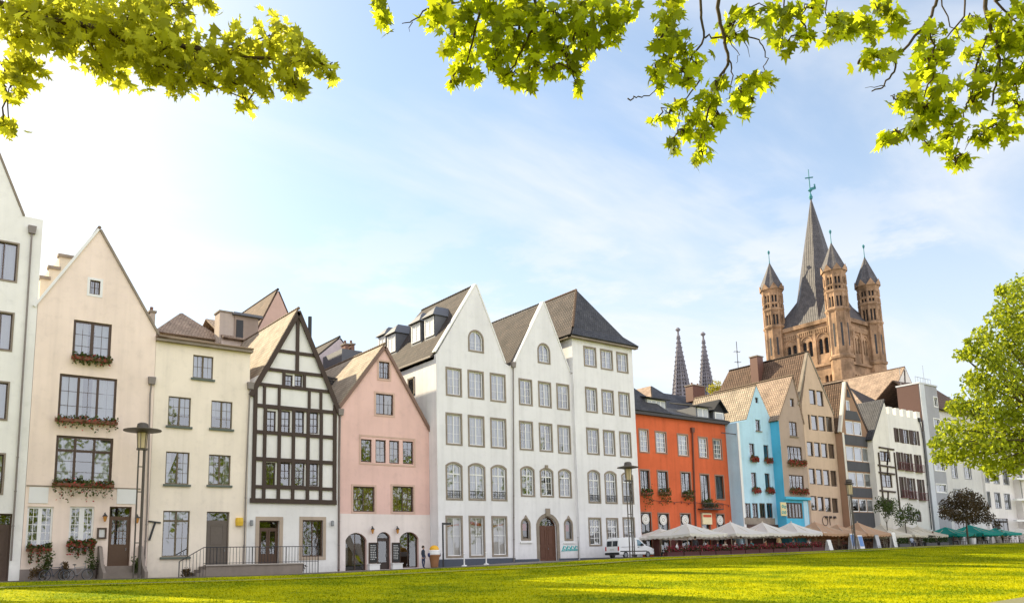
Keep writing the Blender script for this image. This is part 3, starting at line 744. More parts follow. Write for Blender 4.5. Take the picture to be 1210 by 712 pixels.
facade(mb, [(xl, base(xl)), (xr, base(xr)), (xr, z1), (xl, z1)], holes, YA - .03, .02); mb.build("ground_floor_render", plaster("wall_pale_pink", (.82, .73, .69)), h.root)
gable_roof(h, L, A, Rr, YA - .06, YA + 13, T_gold, over=.2)
mb = MB()
for a, b in (((L[0] - .12, L[1] - .2), A), (A, (Rr[0] + .15, Rr[1] - .25))): mb.beam((a[0], YA - .1, a[1] - .04), (b[0], YA - .1, b[1] - .04), .24, .1)
mb.build("bargeboard", simple("brown_verge", (.20, .12, .09)), h.root)
# chalkboards
M_chalk = simple("chalkboard", (.03, .03, .03), rough=.8); M_chw = simple("chalk_marks", (.6, .6, .58))
for k, ((l, t, r, b), lb) in enumerate((((435.3, 640.5, 445.3, 665), "chalkboard menu on the wall left of the narrow arched door"), ((462.6, 640.5, 472.2, 664), "chalkboard menu on the wall right of the narrow arched door"))):
    a = h.rect((l, t, r, b)); rt = empty("chalkboard", ((a[0]+a[1])/2, YA - .1, a[2]), lb, "chalkboard", "chalkboards on the pink house")
    MB().box(a[0], a[1], YA - .12, YA - .06, a[2], a[3]).build("board", M_chalk, rt)
    MB().ring(arch_poly(*a, 0), arch_poly(a[0]+.05, a[1]-.05, a[2]+.05, a[3]-.05, 0), YA - .15, YA - .06).build("board_frame", M_brown, rt)
    mb = MB()
    for j in range(9):
        zz = a[3] - .25 - j * (a[3] - a[2] - .4) / 9; x = a[0] + .12
        while x < a[1] - .2:
            wl = rng.uniform(.05, .16); mb.box(x, x + wl, YA - .128, YA - .121, zz, zz + .05); x += wl + .05
    mb.build("chalk_writing", M_chw, rt)
    aa = h.rect((l - 1, b + 1.5, r + 1, b + 7)); tag(MB().box(aa[0], aa[1], YA - .36, YA - .06, zb(aa[0]) - .1, aa[3]).box(aa[0] - .05, aa[1] + .05, YA - .4, YA - .06, aa[3] + .002, aa[3] + .06).build("stone_bench", M_white), ("low white block below the left chalkboard", "low white block below the right chalkboard")[k], "bench", "white blocks below the chalkboards")
for px, lb in ((438.5, "dark wall lantern above the left chalkboard"), (468, "dark wall lantern above the right chalkboard")):
    v = P(px, 626, YA); wall_lantern(v.x, YA, v.z, lb)
PINKR = xr

# ---- white block of three: left gable, middle gable, hipped corner house
YW = step(507.3, 516.8, 560, YA)
M_wh = plaster("wall_white_block", (.80, .785, .79), var=.08, streak=.10)
xl = X(517, 560, YW); xm = X(606, 560, YW)
navy = simple("plinth_slate_blue", (.075, .085, .11), rough=.8)
A = (X(562.3, 340, YW), Z(562.3, 336, YW)); L = (xl, Z(517.5, 418.5, YW)); Rr = (xm - .55, Z(603.5, 430, YW))
h = House("town_house", "white gabled house with four roof dormers, left house of the white row", "house", YW,
          [(xl, base(xl)), (xm, base(xm)), (xm, Rr[1] - .2), (Rr[0], Rr[1]), A, (xl + .12, L[1] + .1), (xl, L[1])], 15, M_wh)
ow = dict(sur=.15, fr=M_white, fw=.08, post=.10)
h.win((553, 389.5, 571.5, 416), round_=True, nx=2, ny=3, curt="wide", **ow)
rows = [[(526.6, 434, 545.6, 468), (552.6, 437.5, 571.8, 471), (579, 441, 597.6, 474.7)], [(526.6, 487.5, 546.2, 525.7), (553, 490.5, 572.5, 527.7), (579.4, 493.5, 598.4, 529.6)]]
for rr in rows:
    for k, q in enumerate(rr): h.win(q, nx=2, ny=3, curt="any", **ow)
M_rail = simple("wrought_iron", (.05, .045, .04))
arched = []
for q in ((526.6, 545, 546.6, 590.5), (553.2, 546.5, 573.6, 591), (580, 548.5, 599, 591.5)):
    w, bx = h.win(q, rise=.28, nx=2, ny=3, tr=.3, curt="any", **ow); arched.append((w, bx))
def little_rail(w, bx, Y):
    mb = MB(); z = bx[2]
    for zz in (.05, .62): mb.box(bx[0] - .05, bx[1] + .05, Y - .03, Y, z + zz, z + zz + .035)
    n = 8
    for k in range(n + 1): x = bx[0] + (bx[1]-bx[0])*k/n; mb.box(x - .012, x + .012, Y - .025, Y - .005, z + .08, z + .62)
    for k in range(n): x = bx[0] + (bx[1]-bx[0])*(k+.5)/n; mb.torus((x, Y - .015, z + .34), .08, .012, n=10, m=4)
    mb.build("window_rail", M_rail, w)
for w, bx in arched: little_rail(w, bx, YW)
M_redaw = simple("red_awning", (.55, .03, .03)); M_teal = simple("teal_sheet", (.05, .35, .38))
for k, q in enumerate(((526.6, 608.5, 547, 658.5), (554, 608.7, 573.2, 658), (581, 609, 599.7, 657.2))):
    w, bx = h.win(q, sur=.17, fr=M_white, fw=.07, nx=2, ny=1, tr=.48, post=.05, pane=M_glassd, name="shop_window", label="shop window with %s display behind the glass" % ("a pale", "a red and blue", "an orange and white")[k])
    zt = bx[3]; zm = bx[2] + (bx[3]-bx[2])*.5; y = YW + .45; xa, xb = bx[0], bx[1]
    MB().box(xa, xb, y, y + .03, bx[2], zm - .1).build("display_sheet", simple("paper_display", (.62, .6, .55), scale=3, var=.3), w)
    mb = MB(); mb.box(xa + (.5 if k == 0 else .25)*(xb-xa), xa + .9*(xb-xa), y - .06, y - .02, zm - .75, zm - .2); mb.build("poster", (M_grey, M_teal, simple("pale_card", (.7, .66, .5)))[k], w)
    mb = MB(); mb.add([(xa, y, zm + .3), (xb, y, zm + .2), (xb, y - .2, zm + 1.1), (xa, y - .2, zm + (1.3 if k == 1 else .9))], [(0, 1, 2, 3)]); mb.build("awning", (simple("orange_cloth", (.5, .16, .05)), M_redaw, simple("orange_cloth", (0,)))[k], w)
def flank(mb):
    pass
h.build_wall(hip=True); h.plinth(659.5, navy, px=560)
zeL = L[1]; 
# left gable roof: eave on the visible flank
mb_y1 = YW + 13.5
o = gable_roof(h, (xl, L[1]), (A[0], A[1] - .25), (xm + .2, Rr[1] - .9), YW + .3, mb_y1, T_pan, over=.3, hipback=4.5, capm=T_pan)
coping(h, [(xl - .05, L[1] + .15), A], mat=M_white, y1=.4); coping(h, [A, (Rr[0], Rr[1])], mat=M_white, y1=.4)
MB().box(xl - .35, xl - .2, YW + .35, mb_y1, L[1] - .22, L[1] - .08).build("gutter", M_pipe, h.root)
sA = (A[1] - L[1]) / (A[0] - xl)
def dz(x): return L[1] + (x - xl) * sA
for px, py in ((508, 411), (492, 416), (463, 424)):
    xd = xl + 1.15; v = PX(px, py, xd)
    dormer(h, (xd, v.y, dz(xd) + .35), 1.75, 1.9, 2.4, T_lead, M_lead, rise=1.1)
v = PX(450, 420, xl + 1.6); dormer(h, (xl + 1.6, min(v.y, mb_y1 - 1.5), dz(xl + 1.6) + .35), 1.6, 1.7, 2.2, T_lead, M_lead, rise=1.0)
# window on the flank
mb = MB(); xf = xl; a = PX(482, 456, xf); b = PX(490, 456, xf); zt, z_ = PX(486, 446, xf).z, PX(486, 468, xf).z
for (ya, yb_, zA, zB) in ((b.y, a.y, zt - .14, zt), (b.y, a.y, z_, z_ + .14), (b.y, b.y + .14, z_, zt), (a.y - .14, a.y, z_, zt)): mb.box(xf - .05, xf + .01, min(ya, yb_), max(ya, yb_), zA, zB)
w = mb.build("window", M_stone, h.root); MB().box(xf - .02, xf - .008, min(a.y, b.y) + .1, max(a.y, b.y) - .1, z_ + .1, zt - .1).build("pane", M_glassd, w)
h.pipe([(606.6, 431), (606.6, 440), (607, 560), (607.3, 663)])

xr2 = X(681, 560, YW)
A = (X(642.4, 360, YW), Z(642.4, 357, YW)); L = (xm + .5, Z(608, 430, YW)); Rr = (xr2 - .35, Z(677, 440, YW))
h = House("town_house", "white gabled house with an arched portal, middle house of the white row", "house", YW,
          [(xm + .01, base(xm)), (xr2, base(xr2)), (xr2, Rr[1] - .2), (Rr[0], Rr[1]), A, L, (xm + .01, L[1] - .2)], 15, M_wh)
h.win((635, 405, 650, 429.5), round_=True, nx=2, ny=3, curt="wide", **ow)
for rr in ([(613, 447.3, 629, 478.7), (636, 450.6, 651.4, 481.2), (657.6, 453.2, 672.8, 484.2)], [(613.6, 497, 630, 531.7), (637, 499.5, 653, 533.5), (659, 502, 674.3, 535.8)]):
    for k, q in enumerate(rr): h.win(q, nx=2, ny=3, curt="any", **ow)
for k, q in enumerate(((615, 550, 631.8, 586.5), (638, 552, 654, 587), (659.8, 553.2, 675.3, 588))): h.win(q, rise=.28, nx=2, ny=3, tr=.3, curt=("wide", "sides", None)[k], key=(k == 1), **ow)
for q in ((615.5, 611.5, 627, 638), (666.5, 612, 677, 638.5)):
    w, bx = h.win(q, round_=True, sur=.18, fr=M_brown, nx=1, ny=1, fw=.05, key=False, pane=M_glassd, name="oval_window")
    MB().box(bx[0] + .06, bx[1] - .06, YW + .3, YW + .34, bx[2] + .7, bx[2] + 1.3).build("display_sheet", M_redaw, w)
    MB().lathe(((bx[0]+bx[1])/2, YW - .06, bx[3] + .22), [(.2, -.1), (.1, .1), (.02, .22)], 8).build("finial", M_stone, w); MB().box(bx[0] - .3, bx[1] + .3, YW - .1, YW + .02, bx[2] - .42, bx[2] - .3).build("sill", M_white, w)
dd, db = h.door((634, 606, 661, 662), rise=.85, sur=.32, mat=simple("chestnut_door", (.11, .045, .025)), leaves=2, glazed=0, label="chestnut double door in an arched stone portal")
MB().box((db[0]+db[1])/2 - .24, (db[0]+db[1])/2 + .24, YW - .14, YW - .042, db[3] + .05, db[3] + .75).build("keystone", M_stone, dd)
h.build_wall(); h.plinth(659.5, navy, px=645)
gable_roof(h, (xm - .2, L[1] - .9), (A[0], A[1] - .25), (xr2 + .2, Rr[1] - .9), YW + .3, YW + 15, T_pan, over=0)
coping(h, [L, A], mat=M_white, y1=.4); coping(h, [A, (Rr[0], Rr[1])], mat=M_white, y1=.4)
h.pipe([(677.5, 444), (680.5, 456), (682, 560), (684, 660)])
a = h.rect((664, 644, 682.5, 650)); mb = MB(); M_gr = simple("teal_spray", (.06, .42, .42))
x = a[0]
for k in range(8):                      # sprayed scrawl: loops and strokes lying on the wall
    cx = a[0] + (a[1]-a[0])*(k + .5)/8; zc = (a[2]+a[3])/2
    if k % 2: mb.torus((cx, YW - .012, zc), .15, .035, n=12, m=4)
    else: mb.beam((cx - .12, YW - .012, a[2]), (cx + .12, YW - .012, a[3]), .07, .015); mb.beam((cx - .12, YW - .018, a[2] + .05), (cx + .2, YW - .018, a[2] + .12), .06, .012)
mb.beam((a[0] - .1, YW - .024, a[2] - .02), (a[1] + .1, YW - .024, a[2] + .03), .05, .01)
mb.build("graffiti", M_gr, h.root)

YC = YW - .35
xl = X(682, 560, YC); xr = X(754.3, 560, YC)
zE = Z(681, 397, YC); zR = Z(752, 411, YC); ze = (Z(683, 399, YC) + Z(750, 411.5, YC)) / 2
h = House("town_house", "white corner house with steep hipped roof, right house of the white row", "house", YC,
          [(xl, base(xl)), (xr, base(xr)), (xr, ze), (xl, ze)], 15.3, M_wh)
for rr in ([(689.6, 409.3, 704.6, 433.3), (709.4, 412.7, 724, 436.8), (728.4, 416.2, 742, 440.2)], [(691.7, 457.2, 705.8, 487.2), (711, 460.2, 725.4, 489.4), (731, 463, 744.4, 492)], [(693, 505, 708, 536.8), (712.8, 507.7, 726.8, 538.2), (732, 509.7, 746, 540.2)]):
    for k, q in enumerate(rr): h.win(q, nx=2, ny=3, curt="any", **ow)
for q in ((694.6, 554.5, 709.5, 594.2), (714.6, 555.8, 729, 594.8), (734.7, 557.2, 748.6, 595.2)):
    w, bx = h.win(q, rise=.28, nx=2, ny=3, tr=.3, **ow); little_rail(w, bx, YC)
for q in ((695.6, 610.8, 710.8, 644.8), (716.6, 611.2, 731, 644), (736.2, 610.5, 750.4, 643.5)): h.win(q, nx=2, ny=3, tr=.3, bars=.05, **ow)
h.build_wall(); h.plinth(658, navy, px=720)
ap = P(681, 345, YC + 5.2); axc = (xl + xr) / 2; zA = ap.z
ya = None
# ridge runs back from the street; its front end lies on the hip
ap = P(681, 344.6, YC + (xr - xl) * .5 * .55); yh = YC + (xr - xl) * .5 * .55
axc = ap.x; zA = ap.z
eo = .45
mb = MB(); t = .16
eL, eR = xl - eo, xr + eo
f0 = (eL, YC - eo, ze); f1 = (eR, YC - eo, ze)
fl = .9                                  # flared foot of the front slope
km = .22
mF0 = (eL + (axc - eL)*km*1.15, YC - eo + (yh - YC + eo)*km*1.15, ze + (zA - ze)*km*.72); mF1 = (eR + (axc - eR)*km*1.15, YC - eo + (yh - YC + eo)*km*1.15, ze + (zA - ze)*km*.72)
mB = (mF0[0], YC + 15.4, mF0[2]); 
mb.cur = 1; slab(mb, f0, f1, mF1, mF0, t); tri_slab(mb, mF0, mF1, (axc, yh, zA), t)  # front slope set in slate: its shade is put into the colour
mb.cur = 0; slab(mb, (eL, YC + 15.4, ze), f0, mF0, (mF0[0], YC + 15.4, mF0[2]), t); slab(mb, (mF0[0], YC + 15.4, mF0[2]), mF0, (axc, yh, zA), (axc, YC + 15.4, zA), t)
slab(mb, f1, (eR, YC + 15.4, ze), (mF1[0], YC + 15.4, mF1[2]), mF1, t); slab(mb, mF1, (mF1[0], YC + 15.4, mF1[2]), (axc, YC + 15.4, zA), (axc, yh, zA), t)
ro = mb.build("roof", [T_pan, T_slate], h.root)
rb = MB(); ridge_caps(rb, (axc, yh, zA + .2), (axc, YC + 15.4, zA + .2)); ridge_caps(rb, (mF0[0], mF0[1], mF0[2] + .2), (axc, yh, zA + .2)); rb.build("ridge_tiles", T_tan, ro)
mb = MB().prism([(axc, zA - .1), (xl, ze), (xr, ze)], YC + 15.0, YC + 15.2); mb.build("back_gable", M_wh, h.root)
MB().box(eL, eR, YC - eo, YC + .02, ze - .16, ze - .01).build("cornice", M_stone, h.root)
MB().box(eL, xl, YC - eo + .02, YC + 15.3, ze - .15, ze - .012).build("eaves_board", M_stone, h.root)
YCx = (xl, xr)
# ---- red-orange house, two bays under one slate roof
YR = 59.3
xl = YCx[1] + .02; xr = X(862, 560, YR)
ze = (Z(756, 488, YR) + Z(858, 503, YR)) / 2
M_or = plaster("wall_orange_red", (.66, .14, .055), streak=.16, var=.14)
h = House("town_house", "orange-red house with white discs in its dark ground-floor windows", "house", YR,
          [(xl, base(xl)), (xr, base(xr)), (xr, ze), (xl, ze)], 10, M_or)
rtrim = plaster("grey_red_trim", (.32, .20, .15)); dkf = simple("black_green_frame", (.03, .04, .03))
for k, q in enumerate(((754.8, 506, 767, 534.8), (774, 509, 788, 535.7), (800.3, 512, 813.7, 539), (825, 515.6, 836.8, 541.3), (842.2, 517.6, 853.3, 543))):
    h.win(q, sur=.14, surm=rtrim, fr=M_white, fw=.09, nx=2, ny=4, bars=.05, curt="wide")
wb = []
for q in ((755.9, 553.7, 768.5, 585), (776.6, 555, 790, 584.5), (804.3, 556.6, 817, 587), (827.4, 559, 839, 594), (845, 560.4, 856, 590.3)):
    wb.append(h.win(q, sur=.14, surm=rtrim, fr=dkf, fw=.09, nx=2, ny=3, curt=None)[1])
M_disc = simple("white_disc", (.78, .76, .70))
disc_c = []
for k, q in enumerate(((757.2, 604, 771, 655), (778, 605, 792, 655), (804.5, 605.4, 817.5, 655), (847, 606, 857.4, 652))):
    w, bx = h.win(q, sur=.12, surm=rtrim, fr=dkf, fw=.09, nx=2, ny=1, tr=.48, pane=M_glassd, name="shop_window")
    disc_c.append(((bx[0]+bx[1])/2, bx[3] - .62, w))
dd, db = h.door((829, 605, 840.5, 652), mat=simple("black_green_frame", (0,)), glazed=.8, nx=1, ny=2, sur=.12, surm=rtrim)
h.build_wall()
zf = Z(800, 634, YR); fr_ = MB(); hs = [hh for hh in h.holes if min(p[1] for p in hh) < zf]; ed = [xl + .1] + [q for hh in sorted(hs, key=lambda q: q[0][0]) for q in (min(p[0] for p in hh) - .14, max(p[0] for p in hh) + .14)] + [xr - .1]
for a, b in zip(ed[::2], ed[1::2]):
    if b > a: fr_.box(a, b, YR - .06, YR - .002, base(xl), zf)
fr_.build("shopfront_shade_band", simple("shopfront_shade_red", (.10, .025, .02), rough=.6), h.root)  # dark band: the parasols' shade put into the colour of the front
for x, z, w in disc_c:
    mb = MB(); n = 24
    pts = [(x + .52*math.cos(2*math.pi*k/n), z + .52*math.sin(2*math.pi*k/n)) for k in range(n)]; mb.prism(pts, YR + .02, YR + .06)
    d = mb.build("round_emblem", M_disc, w)
    MB().torus((x, YR + .015, z), .40, .018, n=20, m=4).torus((x, YR + .015, z), .15, .03, n=12, m=4).build("emblem_lines", simple("grey_print", (.42, .40, .36)), d)
a = h.rect((829, 606, 840, 619)); s_ = MB().box(a[0], a[1], YR - .16, YR - .02, a[2], a[3]).build("shop_sign", simple("cream_sign", (.8, .68, .42)), h.root)
MB().box(a[0] + .1, a[1] - .1, YR - .175, YR - .165, a[3] - .42, a[3] - .16).build("sign_stripe", simple("sign_red", (.6, .08, .03)), s_)
h.pipe([(818.3, 508), (818.5, 520), (820, 560), (823, 640)], r=.09, mat=simple("red_brown_pipe", (.14, .05, .03)))
MB().box(xl + .02, xr + .15, YR - .4, YR + .03, ze - .02, ze + .25).build("cornice", simple("cornice_dark", (.05, .045, .045)), h.root)
zr = ze + 2.3; zL = Z(752, 437, YR + 4.5)
mb = MB(); slab(mb, (xl, YR - .4, ze + .25), (xr + .2, YR - .4, ze + .25), (xr - 1.5, YR + 5, zr), (xl, YR + 5, zr), .12); slab(mb, (xr + .2, YR + 10, ze), (xl, YR + 10, ze), (xl, YR + 5, zr), (xr - 1.5, YR + 5, zr), .12)
tri_slab(mb, (xr + .2, YR - .4, ze + .25), (xr + .2, YR + 10, ze + .25), (xr - 1.5, YR + 5, zr), .12)
xk = X(790, 480, YR)
tri_slab(mb, (xl, YR - .38, ze + .27), (xk, YR - .38, ze + .27), (xl, YR + 4.5, zL), .13); tri_slab(mb, (xk, YR - .38, ze + .27), (xk, YR + 9.4, ze + .27), (xl, YR + 4.5, zL), .13); tri_slab(mb, (xk, YR + 9.4, ze + .27), (xl, YR + 9.4, ze + .27), (xl, YR + 4.5, zL), .13)
mb.build("roof", T_slate, h.root)
def box_dormer(px0, px1, pyt, pyb, Yd, n, gab=False):
    v0, v1 = X(px0, (pyt+pyb)/2, Yd), X(px1, (pyt+pyb)/2, Yd); z0 = Z((px0+px1)/2, pyb, Yd); z1 = Z((px0+px1)/2, pyt, Yd)
    o = MB().box(v0 - .25, v1 + .25, Yd + .04, Yd + 3.6, z0 - .5, z1 + .1).build("dormer", M_lead, h.root)
    m = MB().box(v0, v1, Yd, Yd + .038, z0, z1)
    w = m.build("window", M_white, o)
    for k in range(n):
        a = v0 + (v1-v0)*(k + .12)/n; b = v0 + (v1-v0)*(k + .88)/n; MB().box(a, b, Yd - .02, Yd - .002, z0 + .12, z1 - .12).build("pane", simple("grey_glazing", (.42, .44, .46), rough=.1), w)
    r = MB()
    if gab:
        c = (v0 + v1)/2; r.prism([(v0 - .5, z1), (c, z1 + 1.3), (v1 + .5, z1), (v1 + .5, z1 + .14), (c, z1 + 1.46), (v0 - .5, z1 + .14)], Yd - .3, Yd + 4)
        r.add([(v0 - .3, Yd + .02, z1), (v1 + .3, Yd + .02, z1), (c, Yd + .02, z1 + 1.2)], [(0, 1, 2)])
    else:
        slab(r, (v0 - .4, Yd - .35, z1 + .05), (v1 + .4, Yd - .35, z1 + .05), (v1 + .4, Yd + 3.6, z1 + 1.0), (v0 - .4, Yd + 3.6, z1 + 1.0), .12)
    r.build("dormer_roof", T_slate, o)
box_dormer(765, 786, 472.5, 488, YR + .5, 4); box_dormer(824.5, 836.5, 482, 496.5, YR + .4, 2); box_dormer(845, 855, 487, 498, YR + .3, 1, True)
# greenery boxes and string of lamps on the red house
fr = "planters on the orange-red house"
nm = ("first", "second", "third", "fourth")
for k, bx in enumerate(wb[:4]):
    flower_box(bx[0] - .1, bx[1] + .1, YR, bx[2] - (.05 if k < 3 else .25), "trailing green planter under the %s upper-floor window of the orange-red house from the left" % nm[k], group=fr, droop=(1.5, 1.2, .5, .3)[k], flw=.04, n=90, hgt=.6)
a = h.rect((824, 595, 848.5, 602)); r = empty("balcony_box", ((a[0]+a[1])/2, YR, a[2]), "dark iron balcony tray with plants above the lit shop sign", "balcony")
MB().box(a[0], a[1], YR - .75, YR - .02, a[2], a[2] + .1).build("tray", M_dark, r)
mb = MB(); mb.box(a[0], a[1], YR - .75, YR - .71, a[3], a[3] + .05)
for k in range(16): x = a[0] + (a[1]-a[0])*k/15; mb.box(x - .015, x + .015, YR - .745, YR - .715, a[2] + .1, a[3])
mb.build("rail", M_dark, r); mb = MB(); leaf_quads(mb, ((a[0]+a[1])/2, YR - .45, a[3] - .1), ((a[1]-a[0])/2, .3, .45), 160, .2); mb.build("foliage", M_ger, r)
mb = MB(); p0, p1 = P(771, 590, YR - .12), P(861, 595, YR - .12); n = 22; pts = []
for k in range(n + 1):
    q = p0.lerp(p1, k / n); q.z -= .12 * abs(math.sin(k * math.pi / 4)); pts.append(q)
mb.tube(pts, .02, 4); r = empty("lamp_string", p0, "string of small lamps sagging across the orange-red house front", "lamp string"); mb.build("cable", M_dark, r)
mb = MB()
for k in range(0, n + 1, 2): mb.lathe((pts[k].x, pts[k].y, pts[k].z - .2), [(.04, 0), (.09, .1), (.04, .2)], 6)
mb.build("bulbs", simple("bulb_red", (.3, .08, .05)), r)

# ---- pale blue narrow gabled house
YB = step(861.2, 875.2, 570, YR)
xl = X(875.5, 570, YB); xr = X(914.5, 560, YB)
A = (X(893.7, 458, YB), Z(893.7, 456, YB)); L = (X(882.3, 495, YB), Z(882.3, 495.5, YB)); Rr = (X(911.5, 497, YB), Z(911.5, 497.5, YB))
M_bl = plaster("wall_sky_blue", (.47, .69, .82), streak=.12); M_bl2 = plaster("wall_strong_blue", (.10, .47, .68), streak=.1)
h = House("town_house", "pale blue narrow house with a steep little gable", "house", YB,
          [(xl, base(xl)), (xr, base(xr)), (xr, Rr[1]), Rr, A, L, (xl, Z(874.5, 499.5, YB))], 8.9, M_bl)
ob = dict(fr=M_brown, fw=.1, nx=1, ny=2, dep=.25)
h.win((892.3, 469.2, 896, 475.8), **{**ob, "ny": 1}); h.win((893, 495.6, 898.5, 508.6), sill=.1, **ob)
wbx = []
for q in ((885.8, 523.5, 892, 541.5), (902.6, 525.5, 908.6, 543), (888, 557.8, 894.4, 578.5), (904.2, 558.8, 910.2, 578.5)): wbx.append(h.win(q, **ob)[1])
for k in range(4):
    l = 880.5 + k * 8.6; h.win((l, 594, l + 7, 611.5), fr=M_brown, fw=.12, nx=2, ny=1, sur=.0, pane=M_glassd)
a = h.rect((879.3, 611.5, 915, 619)); 
h.build_wall()
MB().box(a[0], a[1], YB - .1, YB + .0, a[2], a[3]).build("stone_band", M_stone, h.root)
MB().box(xl + .4, xr - .05, YB - .09, YB - .002, base(xl), a[2] - .01).build("shopfront_shade_band", simple("shopfront_shade_brown", (.07, .035, .025), rough=.6), h.root)  # dark brown band, terrace shade put into its colour
MB().box(xl - .03, xl + .35, YB - .06, YB + .0, base(xl), Z(874.5, 499.5, YB)).build("corner_strip", M_white, h.root)
gable_roof(h, L, A, Rr, YB + .02, YB + 9, T_gold, over=.0, t=.1)
for k, (bx, lb) in enumerate(zip(wbx, ("upper left", "upper right", "lower left", "lower right"))):
    flower_box(bx[0] - .15, bx[1] + .2, YB, bx[2] - .18, "red flower box under the %s window of the pale blue house" % lb, group="flower boxes on the pale blue house", droop=.25, flw=1.2, n=60)
mb = MB(); q = PX(858, 511, xl); mb.beam((xl - .02, YB + .2, Z(876, 513, YB)), (xl - 2.5, YB + .2, Z(876, 513, YB)), .08, .08); mb.build("flank_bar", M_dark, h.root)

# ---- taupe narrow gabled house with blue painted flank
YT7 = step(914.2, 924.5, 560, YB)
xl = X(925, 560, YT7); xr = X(954, 560, YT7)
A = (X(936.5, 447, YT7), Z(936.5, 445, YT7)); zl = Z(925, 495, YT7); zr = Z(952, 498, YT7)
M_tp = plaster("wall_taupe", (.42, .32, .26), streak=.1)
D7 = PX(843, 461, A[0]).y - YT7
h = House("town_house", "taupe narrow gabled house with blue-painted side and shopfront", "house", YT7,
          [(xl, base(xl)), (xr, base(xr)), (xr, zr), A, (xl, zl)], D7, M_tp)
h.win((933.8, 470.6, 938.3, 480.2), **{**ob, "ny": 1})
h.win((933, 498, 941.8, 515), fr=M_brown, fw=.12, nx=2, ny=2, post=.16, sill=.1); t1 = h.win((930.8, 527, 947.8, 545.5), fr=M_brown, fw=.12, nx=4, ny=2, post=.14)[1]
t2 = h.win((933, 561, 950, 579), fr=M_brown, fw=.12, nx=4, ny=2, post=.14)[1]
h.win((929.2, 593.5, 948, 612), fr=M_brown, fw=.14, nx=5, ny=1, post=.22, pane=M_glassd, name="shop_window")
h.build_wall()
zb1 = Z(938, 590, YT7); 
mb = MB(); hs = [hh for hh in h.holes if max(p[1] for p in hh) < zb1]; facade(mb, [(xl - .02, base(xl)), (xr - .4, base(xr)), (xr - .4, zb1), (xl - .02, zb1)], hs, YT7 - .03, .02)
mb.box(xl - .035, xl - .005, YT7 - .03, YT7 + 6, base(xl), zl - .05); mb.build("blue_paint", M_bl2, h.root)
for px in (923, 949.5): MB().box(X(px, 600, YT7) - .1, X(px, 600, YT7) + .7, YT7 - .1, YT7 - .032, base(xl), zb1 - .1).build("shopfront_pilaster", M_bl, h.root) if px > 930 else None
MB().box(xl - .3, xr - .2, YT7 - .35, YT7 - .032, zb1, zb1 + .3).build("shop_cornice", M_bl2, h.root)
a = h.rect((921.5, 593, 928.2, 609)); s_ = MB().box(a[0] + .05, a[1], YT7 - .14, YT7 - .035, a[2], a[3]).build("painted_panel", simple("yellow_cream", (.75, .62, .32)), h.root)
mb = MB()
for i, (u, v_) in enumerate(((.25, .25), (.65, .25), (.3, .7), (.7, .65))): mb.torus((a[0] + .05 + (a[1]-a[0])*u, YT7 - .145, a[2] + (a[3]-a[2])*v_), .14, .05, n=10, m=4)
mb.build("painted_blobs", simple("teal_sheet", (0,)), s_)
gable_roof(h, (xl, zl), A, (xr, zr), YT7 - .1, YT7 + D7, T_tan, over=.35, capm=T_gold)
for bx, lb in ((t1, "long red flower box under the third-floor windows of the taupe house"), (t2, "long red flower box under the second-floor windows of the taupe house")):
    flower_box(bx[0] - .2, bx[1] + .3, YT7, bx[2] - .2, lb, group="flower boxes on the taupe house", droop=.3, flw=.9, n=110)

# ---- beige gabled house with wide white windows, long brown roof
Y8 = YT7
Y9 = step(990.5, 998.5, 560, Y8)
xl = X(954.3, 560, Y8); xr = min(X(991, 560, Y8), X(999.3, 560, Y9) - .03)
A = (X(960.5, 420, Y8), Z(960.5, 418.5, Y8)); L = (xl - .6, Z(946.5, 478, Y8)); Rr = (xr, Z(988, 490, Y8))
A = ((xl + xr)/2 - 1.0, A[1])
D8 = PX(858, 437, A[0]).y - Y8 + 2.0
h = House("town_house", "beige gabled house with rows of wide white windows and long brown roof", "house", Y8,
          [(xl, base(xl)), (xr, base(xr)), (xr, Rr[1]), A, (xl, L[1])], D8, plaster("wall_beige", (.58, .43, .32), streak=.08))
o8 = dict(fr=simple("umber_frame", (.06, .04, .03)), fw=.1, nx=1, ny=1, dep=.22, curt="full")
for q in ((956.5, 460, 964, 477.5), (965.4, 461.5, 973, 479.5)): h.win(q, **o8)
for t, b, l0, r0 in ((489.5, 507, 949.8, 985), (521.5, 538.5, 953.6, 987.3), (553, 571.5, 956, 990), (585.5, 602.5, 958, 991.5)):
    for k in range(4):
        l = l0 + (r0 - l0)*k/4 + .3; q = (max(l, 955.2 if t < 500 else 0), t + k*.9, l0 + (r0 - l0)*(k + 1)/4 - 1.0, b + k*.9)
        h.win(q, **{**o8, "curt": "full" if t < 560 else None})
h.build_wall(hip=True)
gable_roof(h, L, A, Rr, Y8 - .05, Y8 + D8, T_brown, over=.1, hipback=2.5)
coping(h, [(L[0] - .1, L[1] - .1), A], mat=M_stone, up=.22, w=.4); coping(h, [A, Rr], mat=M_stone, up=.2)
v0 = X(887.5, 435, Y8 + 15); 
cp = PX(894, 436, A[0] - 1.2); chimney(h.root, A[0] - 1.7, A[0] - .5, cp.y - .55, cp.y + .55, A[1] - 4.5, PX(894, 422, A[0] - 1.2).z, mat=simple("chimney_red_brown", (.15, .07, .05)), pots=0)
mb = MB(); M_sl = simple("iron_letters", (.06, .05, .05))
a = h.rect((971, 608, 990, 616)); zc = (a[2]+a[3])/2
for k in range(3): mb.lathe((a[0] + (a[1]-a[0])*(k + 1)/4 , Y8 - .12, a[3] - .25), [(.16, -.12), (.2, 0), (.16, .12)], 8)
